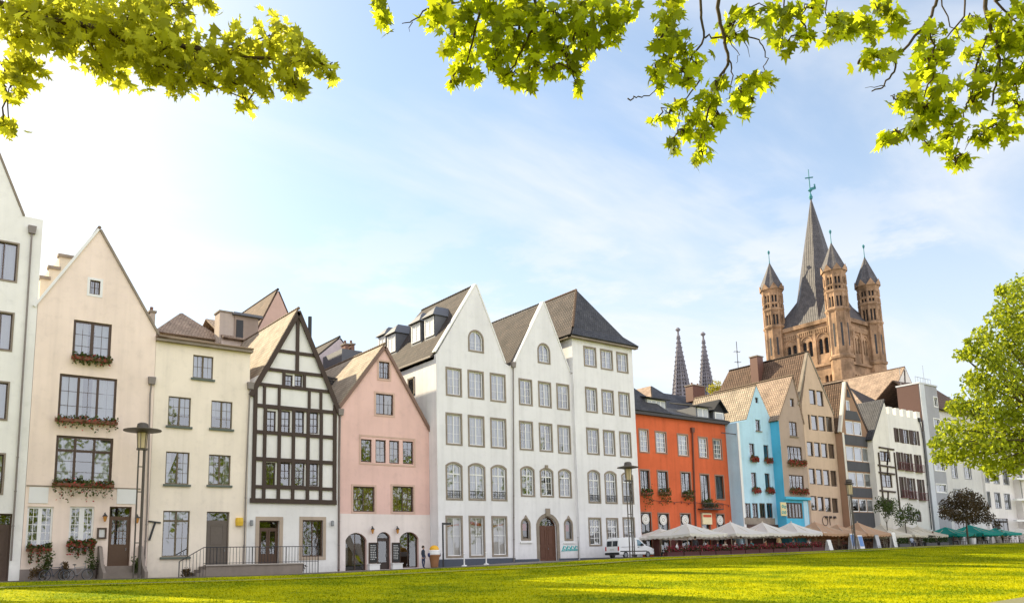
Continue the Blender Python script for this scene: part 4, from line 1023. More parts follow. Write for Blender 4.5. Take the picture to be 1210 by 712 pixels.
mb.torus((a[0] + .6, Y8 - .05, zc - .3), .55, .04, n=16, m=4); mb.tube([(a[0] + 1.6, Y8 - .05, a[2] - .4), (a[0] + 1.5, Y8 - .05, zc), (a[0] + 2.0, Y8 - .05, zc + .05)], .04, 5); mb.tube([(a[0]+2.4, Y8 - .05, zc), (a[1] - .3, Y8 - .05, zc + .1)], .035, 5)
mb.build("wall_ornament", M_sl, h.root)

# ---- grey and white banded gabled house
Y9 = step(990.5, 998.5, 560, Y8)
xl = X(999.3, 560, Y9); xr = X(1033, 560, Y9)
A = (X(1010.5, 456, Y9), Z(1010.5, 454, Y9)); zl = Z(997, 510, Y9); zr = Z(1031, 521, Y9); A = ((xl + xr)/2 - 1.3, A[1])
h = House("town_house", "tall narrow gabled house banded in dark grey and white windows", "house", Y9,
          [(xl, base(xl)), (xr, base(xr)), (xr, zr), A, (xl, zl)], 16, plaster("wall_brown_flank", (.34, .21, .14), streak=.1))
o9 = dict(fr=M_white, fw=.1, nx=1, ny=1, dep=.14)
za9, zb9 = Z(1010, 487, Y9), Z(1010, 474, Y9); h.win((A[0] - .42, A[0] + .42, za9, zb9), world=True, curt="full", **o9)
sl9 = lambda z: xl + (A[0]-xl)*max(0, (z - zl))/(A[1]-zl); sr9 = lambda z: xr - (xr-A[0])*max(0, (z - zr))/(A[1]-zr)
rw = [(497.5, 513, 1000.5, 1022.5, 2), (527, 543.5, 999.5, 1027.5, 3), (557, 573.5, 1001, 1030, 3), (588, 603, 1003, 1031.5, 3)]
for t, b, l, r, n in rw:
    z0_, z1_ = Z(1014, b + 1, Y9), Z(1014, t + 1, Y9); m_a = max(xl + .5, sl9(z1_) + .45); m_b = min(xr - .5, sr9(z1_) - .45)
    for k in range(n): h.win((m_a + (m_b-m_a)*k/n + .05, m_a + (m_b-m_a)*(k+1)/n - .05, z0_, z1_), world=True, curt="full" if t < 550 else "half", **o9)
h.build_wall()
M_bg = plaster("band_dark_grey", (.09, .09, .10)); M_bw = plaster("band_white", (.70, .66, .60))
mb = MB(); mb.cur = 0
sl9 = lambda z: xl + (A[0]-xl)*max(0, (z - zl))/(A[1]-zl); sr9 = lambda z: xr - (xr-A[0])*max(0, (z - zr))/(A[1]-zr)
def band(pt, pb):
    z1, z0 = Z(1014, pt, Y9), Z(1014, pb, Y9)
    return [(sl9(z0) + .45, z0), (sr9(z0) - .45, z0), (sr9(z1) - .45, z1), (sl9(z1) + .45, z1)]
for pt, pb in ((462, 471), (486.5, 497), (515, 526.5), (545.5, 556.5), (576, 587), (605, 640)): mb.prism(band(pt, pb), Y9 - .05, Y9 - .002)
mb.build("grey_bands", M_bg, h.root)
gable_roof(h, (xl, zl), A, (xr, zr), Y9 + .35, Y9 + 16, T_brown, over=.1)
coping(h, [(xl - .1, zl - .1), A], mat=M_bw, up=.3, w=.5); coping(h, [A, (xr + .1, zr - .1)], mat=simple("umber_frame", (0,)), up=.3)
for xx in (xl, xr - .38): MB().box(xx, xx + .38, Y9 - .06, Y9 - .002, base(xl), zl - .1).build("edge_strip", M_bw, h.root)

# ---- little half-timbered house and white house with stepped parapet
Y10 = step(1029.5, 1036.5, 575, Y9) ; Y10 = max(Y10, Y9 - 2.2)
xl = X(1036.5, 575, Y10); xm = X(1056.5, 575, Y10); xr = X(1096.5, 570, Y10)
zp = Z(1046, 497, Y10)
h = House("town_house", "narrow half-timbered white house under a slanting grey roof", "house", Y10,
          [(xl, base(xl)), (xm, base(xm)), (xm, zp + 1.5), (xm - .4, zp + 2.6), (xl, Z(1037, 520, Y10))], 9, plaster("wall_white_small", (.76, .72, .67)))
for q in ((1040, 533, 1054, 545), (1041.5, 560, 1054.5, 575.5), (1043, 590, 1055, 604)): h.win(q, fr=M_brown, fw=.12, nx=2, ny=2, post=.16)
h.build_wall()
tm = MB(); f = lambda px, py: (X(px, py, Y10), Z(px, py, Y10))
for a, b in (((1037, 549), (1057, 552)), ((1038, 557.5), (1057, 560)), ((1039, 579), (1058, 581)), ((1038, 528), (1056, 531)), ((1048, 549), (1049, 531)), ((1048, 560), (1048.5, 552)), ((1049, 590), (1049, 581)), ((1048, 549), (1048.5, 540))):
    p, q = f(*a), f(*b); tm.beam((p[0], Y10 - .05, p[1]), (q[0], Y10 - .05, q[1]), .2, .12)
for px in (1038, 1056.5): p, q = f(px - 1, 534), f(px + 2, 604); tm.beam((p[0] + .12, Y10 - .06, p[1]), (p[0] + .12, Y10 - .06, q[1]), .22, .12)
tm.build("timber_frame", M_timber, h.root)
mb = MB(); slab(mb, (xl - .3, Y10 - .15, Z(1037, 521, Y10)), (xl - .3, Y10 + 9, Z(1037, 521, Y10)), (xm - .4, Y10 + 9, zp + 2.7), (xm - .4, Y10 - .15, zp + 2.7), .2); mb.build("roof", T_slate, h.root)

zt = (Z(1060, 489, Y10) + Z(1088, 496, Y10)) / 2
W13 = xr - xm
out = [(xm + .01, base(xm)), (xr, base(xr)), (xr, zt)]
nC = 5
for k in range(nC):                      # stepped parapet: swallow-tail merlons
    xa = xr - W13*(k + .62)/nC; xb_ = xr - W13*(k + 1)/nC + .01
    out += [(xr - W13*(k + .08)/nC if k == 0 else xr - W13*k/nC - .02, zt + 1.0), (xa, zt + 1.0), (xa, zt), (xb_, zt)] if False else [(xr - W13*(k + .12)/nC, zt), (xr - W13*(k + .12)/nC, zt + .95), (xr - W13*(k + .66)/nC, zt + .95), (xr - W13*(k + .66)/nC, zt)]
out += [(xm + .01, zt)]
h = House("town_house", "white house with crenellated top and dark shuttered windows", "house", Y10, out, 10, plaster("wall_white_crenel", (.78, .75, .72)))
oc = dict(fr=M_brown, fw=.1, nx=2, ny=2)
sh_m = simple("dark_shutter", (.055, .03, .022))
cols3 = ((1059.5, 1065.5), (1068.5, 1076), (1080.5, 1087))
allw = []
for t, b, n, dx in ((504, 520.5, 4, 0), (534, 554, 3, 2.5), (563, 587, 3, 6.2)):
    xs = [(1049.5, 1056), (1057.5, 1064), (1066, 1075.5), (1077.5, 1085)] if n == 4 else [(c0 + dx - 1.5, c1 + dx - 1.5) for c0, c1 in cols3]
    for k, (l, r) in enumerate(xs):
        if X(l + 1.2, (t+b)/2, Y10) < xm + .25: continue
        allw.append((h.win((l + 1.2, t + k*1.6, r - 1.2, b + k*1.6), **oc), t > 530))
h.win((1072, 602, 1078, 615), rise=.35, **oc); h.win((1083, 603, 1089, 616), rise=.35, **oc); h.win((1063, 601, 1068.5, 614), rise=.35, **oc)
h.build_wall()
for (w, bx), rail in allw:
    for sx in (bx[0] - .44, bx[1] + .02):
        sh_ = MB().box(sx, sx + .42, Y10 - .08, Y10 - .01, bx[2], bx[3])
        for j in range(8): zz = bx[2] + (bx[3]-bx[2])*(j + .5)/8; sh_.box(sx + .05, sx + .37, Y10 - .10, Y10 - .082, zz - .05, zz + .05)
        sh_.build("shutter", sh_m, w)
    if rail:
        rl = MB(); rl.box(bx[0] - .5, bx[1] + .5, Y10 - .35, Y10 - .01, bx[2] - .08, bx[2] - .01); rl.box(bx[0] - .5, bx[1] + .5, Y10 - .35, Y10 - .31, bx[2] + .85, bx[2] + .91)
        for j in range(9): xx = bx[0] - .48 + (bx[1]-bx[0]+.96)*j/8; rl.box(xx - .02, xx + .02, Y10 - .345, Y10 - .315, bx[2] - .01, bx[2] + .85)
        rl.build("balcony_rail", simple("oxblood_rail", (.12, .03, .03)), w)
h.pipe([(1086.5, 496), (1088.5, 505), (1091, 520), (1101, 625)], mat=M_dark, r=.07)

# ---- grey modern block with brown flank
Y11 = Y10 - .05
xl = X(1096.6, 550, Y11); xm1 = X(1103, 550, Y11); xr = X(1118, 560, Y11)
zt = Z(1104, 456.5, Y11); D11 = max(3.0, PX(1061, 472, xl).y - Y11)
M_gr2 = plaster("wall_grey_block", (.36, .36, .39)); M_gr1 = plaster("wall_light_grey", (.60, .62, .66))
h = House("apartment_block", "tall narrow grey modern block with square white windows and brown flank", "building", Y11,
          [(xl, base(xl)), (xr, base(xr)), (xr, zt), (xl, zt)], D11, M_gr2)
for q in ((1099.5, 468.5, 1110, 481), (1100.5, 494, 1112.6, 505), (1102.5, 519, 1114.5, 531), (1104, 545, 1116.5, 556.5), (1106, 571, 1118.5, 582), (1107.5, 597, 1120, 609)): 
    l, t, r, b = q; h.win((max(l, 1103), t, r, b), sur=.12, surm=M_white, fr=M_white, fw=.08, nx=2, ny=1, curt="left")
h.build_wall()
MB().box(xl - .03, xl + (xm1-xl)*.8, Y11 - .08, Y11 - .003, base(xl), zt + .1).build("pale_strip", M_gr1, h.root)
MB().box(xl - .04, xl - .005, Y11 + .1, Y11 + D11, zt - 6.5, zt - .05).build("brown_cladding", simple("brown_cladding", (.10, .05, .04), rough=.7), h.root)
MB().box(xl - .1, xr + .1, Y11 - .12, Y11 + D11 + .1, zt + .002, zt + .2).build("roof_edge", M_gr1, h.root)
mb = MB(); 
for k in range(7): x = xl + .3 + (xr - xl - .6)*k/6; mb.tube([(x, Y11 + .6, zt + .2), (x, Y11 + .6, zt + 1.1)], .03, 5)
mb.tube([(xl + .3, Y11 + .6, zt + 1.1), (xr - .3, Y11 + .6, zt + 1.1)], .03, 5); mb.tube([(xr - .8, Y11 + 1.2, zt + .2), (xr - .8, Y11 + 1.2, zt + 3.2)], .03, 5); mb.tube([(xl + 1, Y11 + 3, zt + .2), (xl + 1, Y11 + 3, zt + 3.0)], .03, 5); mb.tube([(xl + .5, Y11 + 3, zt + 2.8), (xl + 1.5, Y11 + 3, zt + 2.8)], .03, 5)
mb.build("roof_railing", M_grey, h.root)

# ---- pale grey house with tiled roof, behind the tree
xl = xr + .02; Y12 = Y11 + .6; xr = X(1160, 560, Y12); ze = (Z(1115, 490, Y12) + Z(1140, 485, Y12))/2
h = House("town_house", "pale grey house with brown tiled roof behind the big green tree", "house", Y12,
          [(xl, base(xl)), (xr, base(xr)), (xr, ze), (xl, ze)], 11, plaster("wall_pale_grey", (.62, .60, .59)))
for q in ((1139, 547, 1147.5, 566), (1124, 546, 1131, 565), (1127, 577, 1135, 592), (1142, 579, 1150, 594)): h.win(q, sur=.14, surm=M_gr2, fr=M_white, nx=2, ny=2)
h.win((1128, 607, 1146, 633), fr=M_brown, nx=3, ny=1, pane=M_glassd, name="shop_window"); h.build_wall()
mb = MB(); slab(mb, (xl, Y12 - .4, ze - .1), (xr + .3, Y12 - .4, ze - .1), (xr + .3, Y12 + 5.5, ze + 5), (xl, Y12 + 5.5, ze + 5), .18); slab(mb, (xr + .3, Y12 + 11.3, ze - .1), (xl, Y12 + 11.3, ze - .1), (xl, Y12 + 5.5, ze + 5), (xr + .3, Y12 + 5.5, ze + 5), .18); mb.build("roof", T_brown, h.root)
MB().prism([(xr + .02, ze), (xr + .1, ze), (xr + .1, ze + .1), (xr + .02, ze + .1)], Y12, Y12 + .1).build("roof_wall", h.wall, h.root)

# ---- white house right of it and the last house at the frame edge
xl = xr + .02; xr = X(1196, 580, Y12); ze = Z(1175, 505, Y12)
h = House("town_house", "white plain house with three tall windows per floor right of the purple tree", "house", Y12 - .3,
          [(xl, base(xl)), (xr, base(xr)), (xr, ze), (xl, ze)], 11, plaster("wall_white_far", (.76, .72, .70)))
for t, b in ((518, 534), (552, 570), (580, 599)):
    for k, l in enumerate((1163.5, 1175.5, 1187)): h.win((l + (t - 580)*.08, t + k*1.3, l + 7 + (t - 580)*.08, b + k*1.3), sur=.1, surm=M_gr2, fr=M_grey, nx=2, ny=2)
h.win((1172, 612, 1192, 628), fr=M_brown, nx=4, ny=1, pane=M_glassd, name="shop_window"); h.build_wall()
MB().box(h.x0, h.x1, h.Y - .3, h.Y + .02, ze - .02, ze + .25).build("cornice", M_stone, h.root)
mb = MB(); slab(mb, (xl, Y12 - .6, ze + .26), (xr, Y12 - .6, ze + .26), (xr, Y12 + 5, ze + 4), (xl, Y12 + 5, ze + 4), .18); slab(mb, (xr, Y12 + 10.8, ze + .1), (xl, Y12 + 10.8, ze + .1), (xl, Y12 + 5, ze + 4), (xr, Y12 + 5, ze + 4), .18); mb.build("roof", T_brown, h.root)
xl = xr + .02; xr = xl + 26; ze = Z(1204, 500, Y12)
h = House("apartment_block", "white block with glazed balconies at the right edge of the photo", "building", Y12 - 1.2,
          [(xl, base(xl)), (xr, base(xr)), (xr, ze), (xl, ze)], 12, plaster("wall_white_edge", (.74, .69, .66)))
for t, b in ((528, 540), (555, 564.5), (567, 588), (594, 612), (617, 630)):
    for k in range(3): h.win((1198.5 + k*13, t + k*1.2, 1208 + k*13, b + k*1.2), fr=M_grey, nx=2, ny=1, curt="half")
h.build_wall()
for py in (566, 590, 614): a = h.rect((1197.5, py, 1240, py + 2.2)); MB().box(a[0], a[1], h.Y - .5, h.Y - .01, a[2], a[3]).build("balcony_slab", M_white, h.root)
MB().box(xl - .1, xr + .1, h.Y - .2, h.Y + 12, ze + .002, ze + .3).build("roof_edge", M_gr1, h.root)
# ------------------------------------------------------------------ houses and roofs behind the row
def back_house(label, Y, pL, pA, pR, depth, wall, roofm, hip=False, cat="house", hipback=0):
    """gabled house standing behind: feet of the gable and its peak in the photo"""
    L = (X(*pL, Y), Z(*pL, Y)); A = (X(*pA, Y), Z(*pA, Y)); Rr = (X(*pR, Y), Z(*pR, Y))
    e = min(L[1], Rr[1]); L = (L[0], L[1]); 
    h = House("town_house", label, cat, Y, [(L[0], base(L[0])), (Rr[0], base(Rr[0])), Rr, A, L], depth, wall)
    if hip:
        h.out = [(L[0], base(L[0])), (Rr[0], base(Rr[0])), (Rr[0], e), (L[0], e)]
        h.build_wall()
        mb = MB(); r = min((Rr[0]-L[0])*.55, depth*.45)
        f0, f1, b0, b1 = (L[0]-.3, Y-.3, e), (Rr[0]+.3, Y-.3, e), (L[0]-.3, Y+depth, e), (Rr[0]+.3, Y+depth, e); k0, k1 = (A[0], Y + r, A[1]), (A[0], Y + depth - (r if hipback else 0), A[1])
        mb.cur = 1; tri_slab(mb, f0, f1, k0, .14); mb.cur = 0; slab(mb, b0, f0, k0, k1, .14); slab(mb, f1, b1, k1, k0, .14)
        if hipback: tri_slab(mb, b1, b0, k1, .14)
        mb.build("roof", roofm if isinstance(roofm, list) else [roofm, roofm], h.root)
    else:
        h.build_wall(); gable_roof(h, L, A, Rr, Y + .02, Y + depth, roofm[0] if isinstance(roofm, list) else roofm, over=.25, hipback=hipback)
    return h
# stepped gable peeping out left of the cream-pink gable
Yb = 77.0
q = [(48, 352), (48, 329), (58, 329), (58, 317), (70, 317), (70, 303), (88, 303), (88, 317), (100, 317), (100, 329), (112, 329), (112, 352)]
pts = [(X(a, b, Yb), Z(a, b, Yb)) for a, b in q]; pts = [(pts[0][0], base(20))] + [(pts[11][0], base(20))] + pts[1:11][::-1][0:0] + [p for p in pts[1:11]][::-1]
h = House("town_house", "stepped gable top peeping out behind the cream pink gabled house", "house", Yb, pts, 8, plaster("wall_back_cream", (.72, .64, .5))); h.build_wall()
for a, b in ((44, 331), (54, 319), (66, 305)): 
    pass
for l, r, t in ((48, 58, 329), (58, 70, 317), (70, 88, 303), (88, 100, 317), (100, 112, 329)): MB().box(X(l, t, Yb) - .1, X(r, t, Yb) + .1, Yb - .15, Yb + .5, Z(l, t, Yb), Z(l, t, Yb) + .25).build("coping_slab", M_stone, h.root)
hb = back_house("house with pyramid-like tiled roof behind the flat-fronted cream house", 73.0, (186, 394), (227, 361), (262, 394), 12, plaster("wall_back_cream", (0,)), [T_gold, T_tan], hip=True)
c0, c1 = X(258, 385, 72.0), X(277, 385, 72.0)
hc = House("town_house", "pale house with a broad chimney and dormer behind the half-timbered gable", "house", 71.5, [(X(262, 400, 71.5), base(40)), (X(312, 400, 71.5), base(40)), (X(312, 400, 71.5), Z(290, 404, 71.5)), (X(262, 400, 71.5), Z(290, 404, 71.5))], 9, plaster("wall_back_pale", (.62, .52, .45))); hc.build_wall()
zz = Z(290, 404, 71.5); mb = MB(); slab(mb, (hc.x0, 71.2, zz), (hc.x1, 71.2, zz), (hc.x1, 76, zz + 2.8), (hc.x0, 76, zz + 2.8), .14); slab(mb, (hc.x1, 80.8, zz), (hc.x0, 80.8, zz), (hc.x0, 76, zz + 2.8), (hc.x1, 76, zz + 2.8), .14); mb.build("roof", T_tan, hc.root)
chimney(hc.root, c0, c1, 71.7, 73.0, Z(266, 407, 72), Z(266, 370, 72), mat=plaster("chimney_pale", (0,)), pots=0)
x0_, x1_ = X(277, 390, 71.6), X(305, 390, 71.6); z0_, z1_ = Z(290, 407, 71.6), Z(290, 374, 71.6)
o = MB().box(x0_, x1_, 71.6, 75, z0_ - .3, z1_).build("dormer", plaster("dormer_side", (.36, .28, .23)), hc.root)
MB().box(x0_ - .2, x1_ + .3, 71.3, 75.2, z1_ + .002, z1_ + .22).build("dormer_roof", T_lead, o); MB().box(x0_ + .15, x0_ + .75, 71.53, 71.59, z0_ + .4, z1_ - .4).build("window", M_dark, o)
back_house("pinkish steep gable rising behind the half-timbered house", 75.0, (303, 393), (328.6, 344), (343, 378), 16, plaster("wall_back_pink", (.62, .42, .34)), T_brown)
back_house("pale gable with grey roof between the half-timbered and pink houses", 74.0, (377, 420), (401.5, 400), (420, 424), 12, plaster("wall_back_lilac", (.60, .52, .52)), T_pan)
hg = House("roof_extension", "grey roof extension with small chimneys behind the pink gable", "building", 70.0, [(X(404, 430, 70), base(50)), (X(428, 430, 70), base(50)), (X(428, 430, 70), Z(415, 413, 70)), (X(404, 430, 70), Z(415, 413, 70))], 5, M_lead); hg.build_wall()
for px in (410, 417): chimney(hg.root, X(px - 2, 410, 71), X(px + 2, 410, 71), 71, 71.8, Z(px, 416, 71), Z(px, 407, 71), pots=1)
# fire stair between the half-timbered and the pink house
r = empty("roof_ladder", P(393, 455, 66), "dark metal roof stair between the half-timbered and pink gables", "stair")
mb = MB(); 
for k in range(8):
    a = P(388 + k*1.2, 446 + k*3.4, 65.5); b = P(399 + k*1.4, 448 + k*3.4, 65.5); mb.beam(a, b, .14, .3)
mb.build("treads", M_dark, r)
mb = MB(); mb.beam(P(387, 444, 65.5), P(397, 474, 65.5), .12, .12); mb.beam(P(399, 446, 65.5), P(410, 476, 65.5), .12, .12); mb.build("stringers", M_dark, r)
# behind the red house
back_house("house with sunlit tan hipped roof behind the orange-red house", 66.5, (770, 462), (800.5, 449), (824, 492), 13, plaster("wall_back_cream", (0,)), [T_tan, T_slate], hip=True)  # dark front slope: its shade put into the tile colour
hx = House("town_house", "small building carrying a stout brick chimney stack left of the pale blue house", "house", 68.0, [(X(806, 480, 68), base(80)), (X(866, 480, 68), base(80)), (X(866, 480, 68), Z(840, 494, 68)), (X(806, 480, 68), Z(840, 494, 68))], 8, plaster("wall_back_cream", (0,))); hx.build_wall()
zz = Z(840, 494, 68); mb = MB(); slab(mb, (hx.x0, 67.7, zz), (hx.x1, 67.7, zz), (hx.x1, 72, zz + 3.4), (hx.x0, 72, zz + 3.4), .15); slab(mb, (hx.x1, 76.3, zz), (hx.x0, 76.3, zz), (hx.x0, 72, zz + 3.4), (hx.x1, 72, zz + 3.4), .15); mb.build("roof", T_slate, hx.root)
chimney(hx.root, X(819, 465, 68.4), X(833, 465, 68.4), 68.4, 69.6, Z(826, 474, 68.4), Z(826, 456, 68.4), mat=simple("chimney_red_brown", (0,)), pots=2)
a = P(873.6, 452, 75); r = empty("tv_antenna", a, "thin television antenna mast standing on the long tiled roof left of the church", "antenna")
zt = P(873.6, 404, 75).z; MB().tube([(a.x, 75, a.z - 6), (a.x, 75, zt)], .05, 5).build("mast", M_dark, r)
for k, f_ in enumerate((.25, .5, .75)):
    z = a.z + (zt - a.z)*f_; MB().tube([(a.x - .6, 75, z), (a.x + .6, 75, z)], .03, 4).tube([(a.x + .3, 74.6, z), (a.x + .3, 75.4, z)], .03, 4).tube([(a.x - .3, 74.6, z), (a.x - .3, 75.4, z)], .03, 4).build("aerial", M_dark, r)
# behind the crenellated house
hb = back_house("half-timbered gable with long tan roof behind the crenellated white house", 67.0, (1050, 478), (1069.5, 434.5), (1086, 472), 24, plaster("wall_white_small", (0,)), T_tan)
tm = MB(); 
for a, b in (((1064, 452), (1078, 453)), ((1069, 437), (1070, 470)), ((1060, 463), (1082, 465))):
    p, q = P(*a, 66.95), P(*b, 66.95); tm.beam(p, q, .22, .1)
tm.build("timber_frame", M_timber, hb.root)
back_house("lower house with sunlit tan roof right of the grey banded gable", 62.0, (1022, 482), (1040, 451), (1060, 482), 11, plaster("wall_back_brown", (.26, .17, .12)), [T_tan, T_pan], hip=True)  # darker second tile puts the shaded side into the colour

# ------------------------------------------------------------------ romanesque church
M_sand = plaster("church_sandstone", (.41, .265, .165), var=.55, scale=.9, bump=.5, streak=.25)
M_sandd = plaster("church_sandstone_dark", (.30, .19, .12), var=.3, scale=.9, bump=.5, streak=.25)
M_lou = simple("church_louvre", (.03, .03, .035))
M_slate2 = tiles("church_slate", (.085, .08, .085), (.115, .105, .105), (.05, .045, .045), tw=.5, th=.5, bump=.4, rough=.55)
M_cop = simple("copper_green", (.045, .22, .24), rough=.6)
d2 = 190.0
T2 = PD(996.5, 440, d2); s_t = None
# size of the square from the width of the sunlit side
lo, hi = 5., 40.
for _ in range(40):
    m_ = (lo + hi)/2
    if px_of((T2.x, T2.y + m_, T2.z))[0] > 921: lo = m_
    else: hi = m_
sY = lo
lo, hi = 5., 60.
for _ in range(40):
    m_ = (lo + hi)/2
    if px_of((T2.x + m_, T2.y, T2.z))[0] < 1036: lo = m_
    else: hi = m_
sX = lo
def ht(py, px=988): return PX(px, py, T2.x).z if False else P(px, py, T2.y).z
church = empty("church", (T2.x + sX/2, T2.y + sY/2, zb(T2.x)), "sandstone church tower with four corner turrets and a steep slate spire", "church")
zg = zb(T2.x) - 2
x0, x1, y0, y1 = T2.x, T2.x + sX, T2.y, T2.y + sY
zc = ht(373.5)                              # main cornice at the near corner
tw = MB(); out_s = [(y0, zg), (y1, zg), (y1, zc), (y0, zc)]
def wall_x(mb, outer, holes, x, dep, sgn):  # sheet in the plane of constant x
    t = MB(); facade(t, outer, holes, 0, dep); o = len(mb.v)
    mb.v += [(x + v[1]*sgn, v[0], v[2]) for v in t.v]; mb.f += [tuple(i + o for i in (f[::-1] if sgn > 0 else f)) for f in t.f]; mb.uv += t.uv; mb.mi += [mb.cur]*len(t.f)
def lancets(a0, a1, n, z0, z1, w, pair=.0):
    hs = []
    for k in range(n):
        c = a0 + (a1 - a0)*(k + .5)/n
        for dlt in ((-pair, pair) if pair else (0,)): hs.append(arch_poly(c + dlt - w/2, c + dlt + w/2, z0, z1, w/2, 8))
    return hs
rT = sY*.115
za, zb_ = ht(411.5), ht(393)
zA2, zB2 = ht(449), ht(437)
hl = lancets(y0 + rT*1.1, y1 - rT*1.1, 3, za, zb_, sY*.068, sY*.046) + lancets(y0 + rT, y1 - rT, 4, zA2, zB2, sY*.05, sY*.035)
hf = lancets(x0 + rT*1.1, x1 - rT*1.1, 3, za, zb_, sX*.058, sX*.042) + lancets(x0 + rT, x1 - rT, 4, zA2, zB2, sX*.05, sX*.035)
wall_x(tw, out_s, hl, x0, .8, 1); facade(tw, [(x0, zg), (x1, zg), (x1, zc), (x0, zc)], hf, y0, .8)
tw.add([(x1, y0, zg), (x1, y1, zg), (x1, y1, zc), (x1, y0, zc)], [(0, 1, 2, 3)]); tw.add([(x0, y1, zg), (x1, y1, zg), (x1, y1, zc), (x0, y1, zc)], [(0, 3, 2, 1)]); tw.add([(x0, y0, zc), (x1, y0, zc), (x1, y1, zc), (x0, y1, zc)], [(0, 1, 2, 3)])
cw = tw.build("tower", M_sand, church)
# louvres behind the openings, arcaded friezes, pilaster strips
lv = MB()
lv.box(x0 + .75, x0 + .85, y0 + 1, y1 - 1, zA2 - 1, zc - 1); lv.box(x0 + 1, x1 - 1, y0 + .75, y0 + .85, zA2 - 1, zc - 1)
nlv = 10
for k in range(nlv): z = za + (zb_ - za)*(k + .5)/nlv; lv.box(x0 + .4, x0 + .7, y0 + 1, y1 - 1, z - .08, z + .08); lv.box(x0 + 1, x1 - 1, y0 + .4, y0 + .7, z - .08, z + .08)
lv.build("louvres", M_lou, cw)
fz = MB()
for (zz, hh, pr) in ((zc - .5, .9, .55), (ht(382), .35, .3), (ht(426), .6, .45), (ht(456), .5, .4)):
    fz.box(x0 - pr, x0 - .003, y0, y1, zz, zz + hh); fz.box(x0 - pr, x1, y0 - pr, y0 - .003, zz, zz + hh)
n = 24
for k in range(n):
    c = y0 + rT + (sY - 2*rT)*(k + .5)/n; fz.box(x0 - .28, x0 - .004, c - .15, c + .15, ht(382) - .9, ht(382)); 
    c = x0 + rT + (sX - 2*rT)*(k + .5)/n; fz.box(c - .15, c + .15, y0 - .28, y0 - .004, ht(382) - .9, ht(382))
for k in range(4):
    c = y0 + rT*1.1 + (sY - 2.2*rT)*k/3; fz.box(x0 - .3, x0 - .005, c - .35, c + .35, ht(426), ht(382)); c = x0 + rT*1.1 + (sX - 2.2*rT)*k/3; fz.box(c - .35, c + .35, y0 - .3, y0 - .005, ht(426), ht(382))
for k in range(3):                       # arches over each pair of bell openings and their mid columns
    c = y0 + rT*1.1 + (sY - 2.2*rT)*(k + .5)/3; fz.tube([(x0 - .1, c + sY*.092*math.cos(t), zb_ - .3 + sY*.092*math.sin(t)) for t in np.linspace(0, math.pi, 11)], .17, 5); c = x0 + rT*1.1 + (sX - 2.2*rT)*(k + .5)/3; fz.tube([(c + sX*.082*math.cos(t), y0 - .1, zb_ - .3 + sX*.082*math.sin(t)) for t in np.linspace(0, math.pi, 11)], .17, 5)
for k in range(16):                      # dwarf gallery below
    c = y0 + rT + (sY - 2*rT)*(k + .5)/16; fz.lathe((x0 - .3, c, ht(456) + .5), [(.14, 0), (.14, ht(450.5) - ht(456))], 6); c = x0 + rT + (sX - 2*rT)*(k + .5)/16; fz.lathe((c, y0 - .3, ht(456) + .5), [(.14, 0), (.14, ht(450.5) - ht(456))], 6)
fz.build("friezes", M_sand, cw)
# helm roof: flared pyramid then octagonal spire
cx_, cy_ = (x0 + x1)/2, (y0 + y1)/2
def htc(py): 
    r = ray(962, py); t = ((cx_ - CAM.x)*r.x + (cy_ - CAM.y)*r.y) / (r.x**2 + r.y**2); return CAM.z + r.z*t
zt_, z1_, ztip = htc(378) , htc(350), htc(232)
ro = MB(); n = 8; ang = [math.pi/8 + k*math.pi/4 for k in range(8)]
def oct_(r, z): return [Vector((cx_ + r*math.cos(a), cy_ + r*math.sin(a), z)) for a in ang]
def sq(f, z):                            # eight points on the square, two by each corner
    hx_, hy_ = sX/2*f, sY/2*f; k = .42; return [Vector((cx_ + a*hx_, cy_ + b*hy_, z)) for a, b in ((1, k), (k, 1), (-k, 1), (-1, k), (-1, -k), (-k, -1), (k, -1), (1, -k))]
lv0 = [Vector((cx_ + a*sX/2*1.02, cy_ + b*sY/2*1.02, zc + .42)) for a, b in ((1, .42), (.42, 1), (-.42, 1), (-1, .42), (-1, -.42), (-.42, -1), (.42, -1), (1, -.42))]
r1_ = min(sX, sY)*.365
lv1 = oct_(r1_*1.06, zt_ + (z1_ - zt_)*.85); lv2 = oct_(r1_*.98, z1_ + 1.0)
def band_(A_, B_):
    for i in range(8):
        j = (i + 1) % 8; q = [A_[i], A_[j], B_[j], B_[i]]; u = (q[1]-q[0]).normalized(); nn = (q[1]-q[0]).cross(q[3]-q[0]).normalized(); v_ = nn.cross(u)
        ro.uvface(q, [((p - q[0]).dot(u), (p - q[0]).dot(v_)) for p in q])
cr = [Vector((cx_ + a*sX/2*1.02, cy_ + b*sY/2*1.02, zc + .42)) for a, b in ((1, 1), (-1, 1), (-1, -1), (1, -1))]
for i, (a, b) in enumerate(((0, 1), (2, 3), (4, 5), (6, 7))):
    q = [lv0[a], cr[i], lv0[b]]; ro.uvface([q[0], q[1], (lv1[a] + lv1[b])/2], [(0, 0), (5, 0), (3, 6)]); ro.uvface([q[1], q[2], (lv1[a] + lv1[b])/2], [(0, 0), (5, 0), (3, 6)])
    ro.uvface([lv0[a], (lv1[a] + lv1[b])/2, lv1[a]], [(0, 0), (3, 6), (0, 6)]); ro.uvface([lv0[b], lv1[b], (lv1[a] + lv1[b])/2], [(0, 0), (0, 6), (3, 6)])
for a, b in ((1, 2), (3, 4), (5, 6), (7, 0)):
    q = [lv0[a], lv0[b], lv1[b], lv1[a]]; u = (q[1]-q[0]).normalized(); v_ = (q[1]-q[0]).cross(q[3]-q[0]).normalized().cross(u); ro.uvface(q, [((p-q[0]).dot(u), (p-q[0]).dot(v_)) for p in q])
band_(lv1, lv2)
tip = Vector((cx_, cy_, ztip))
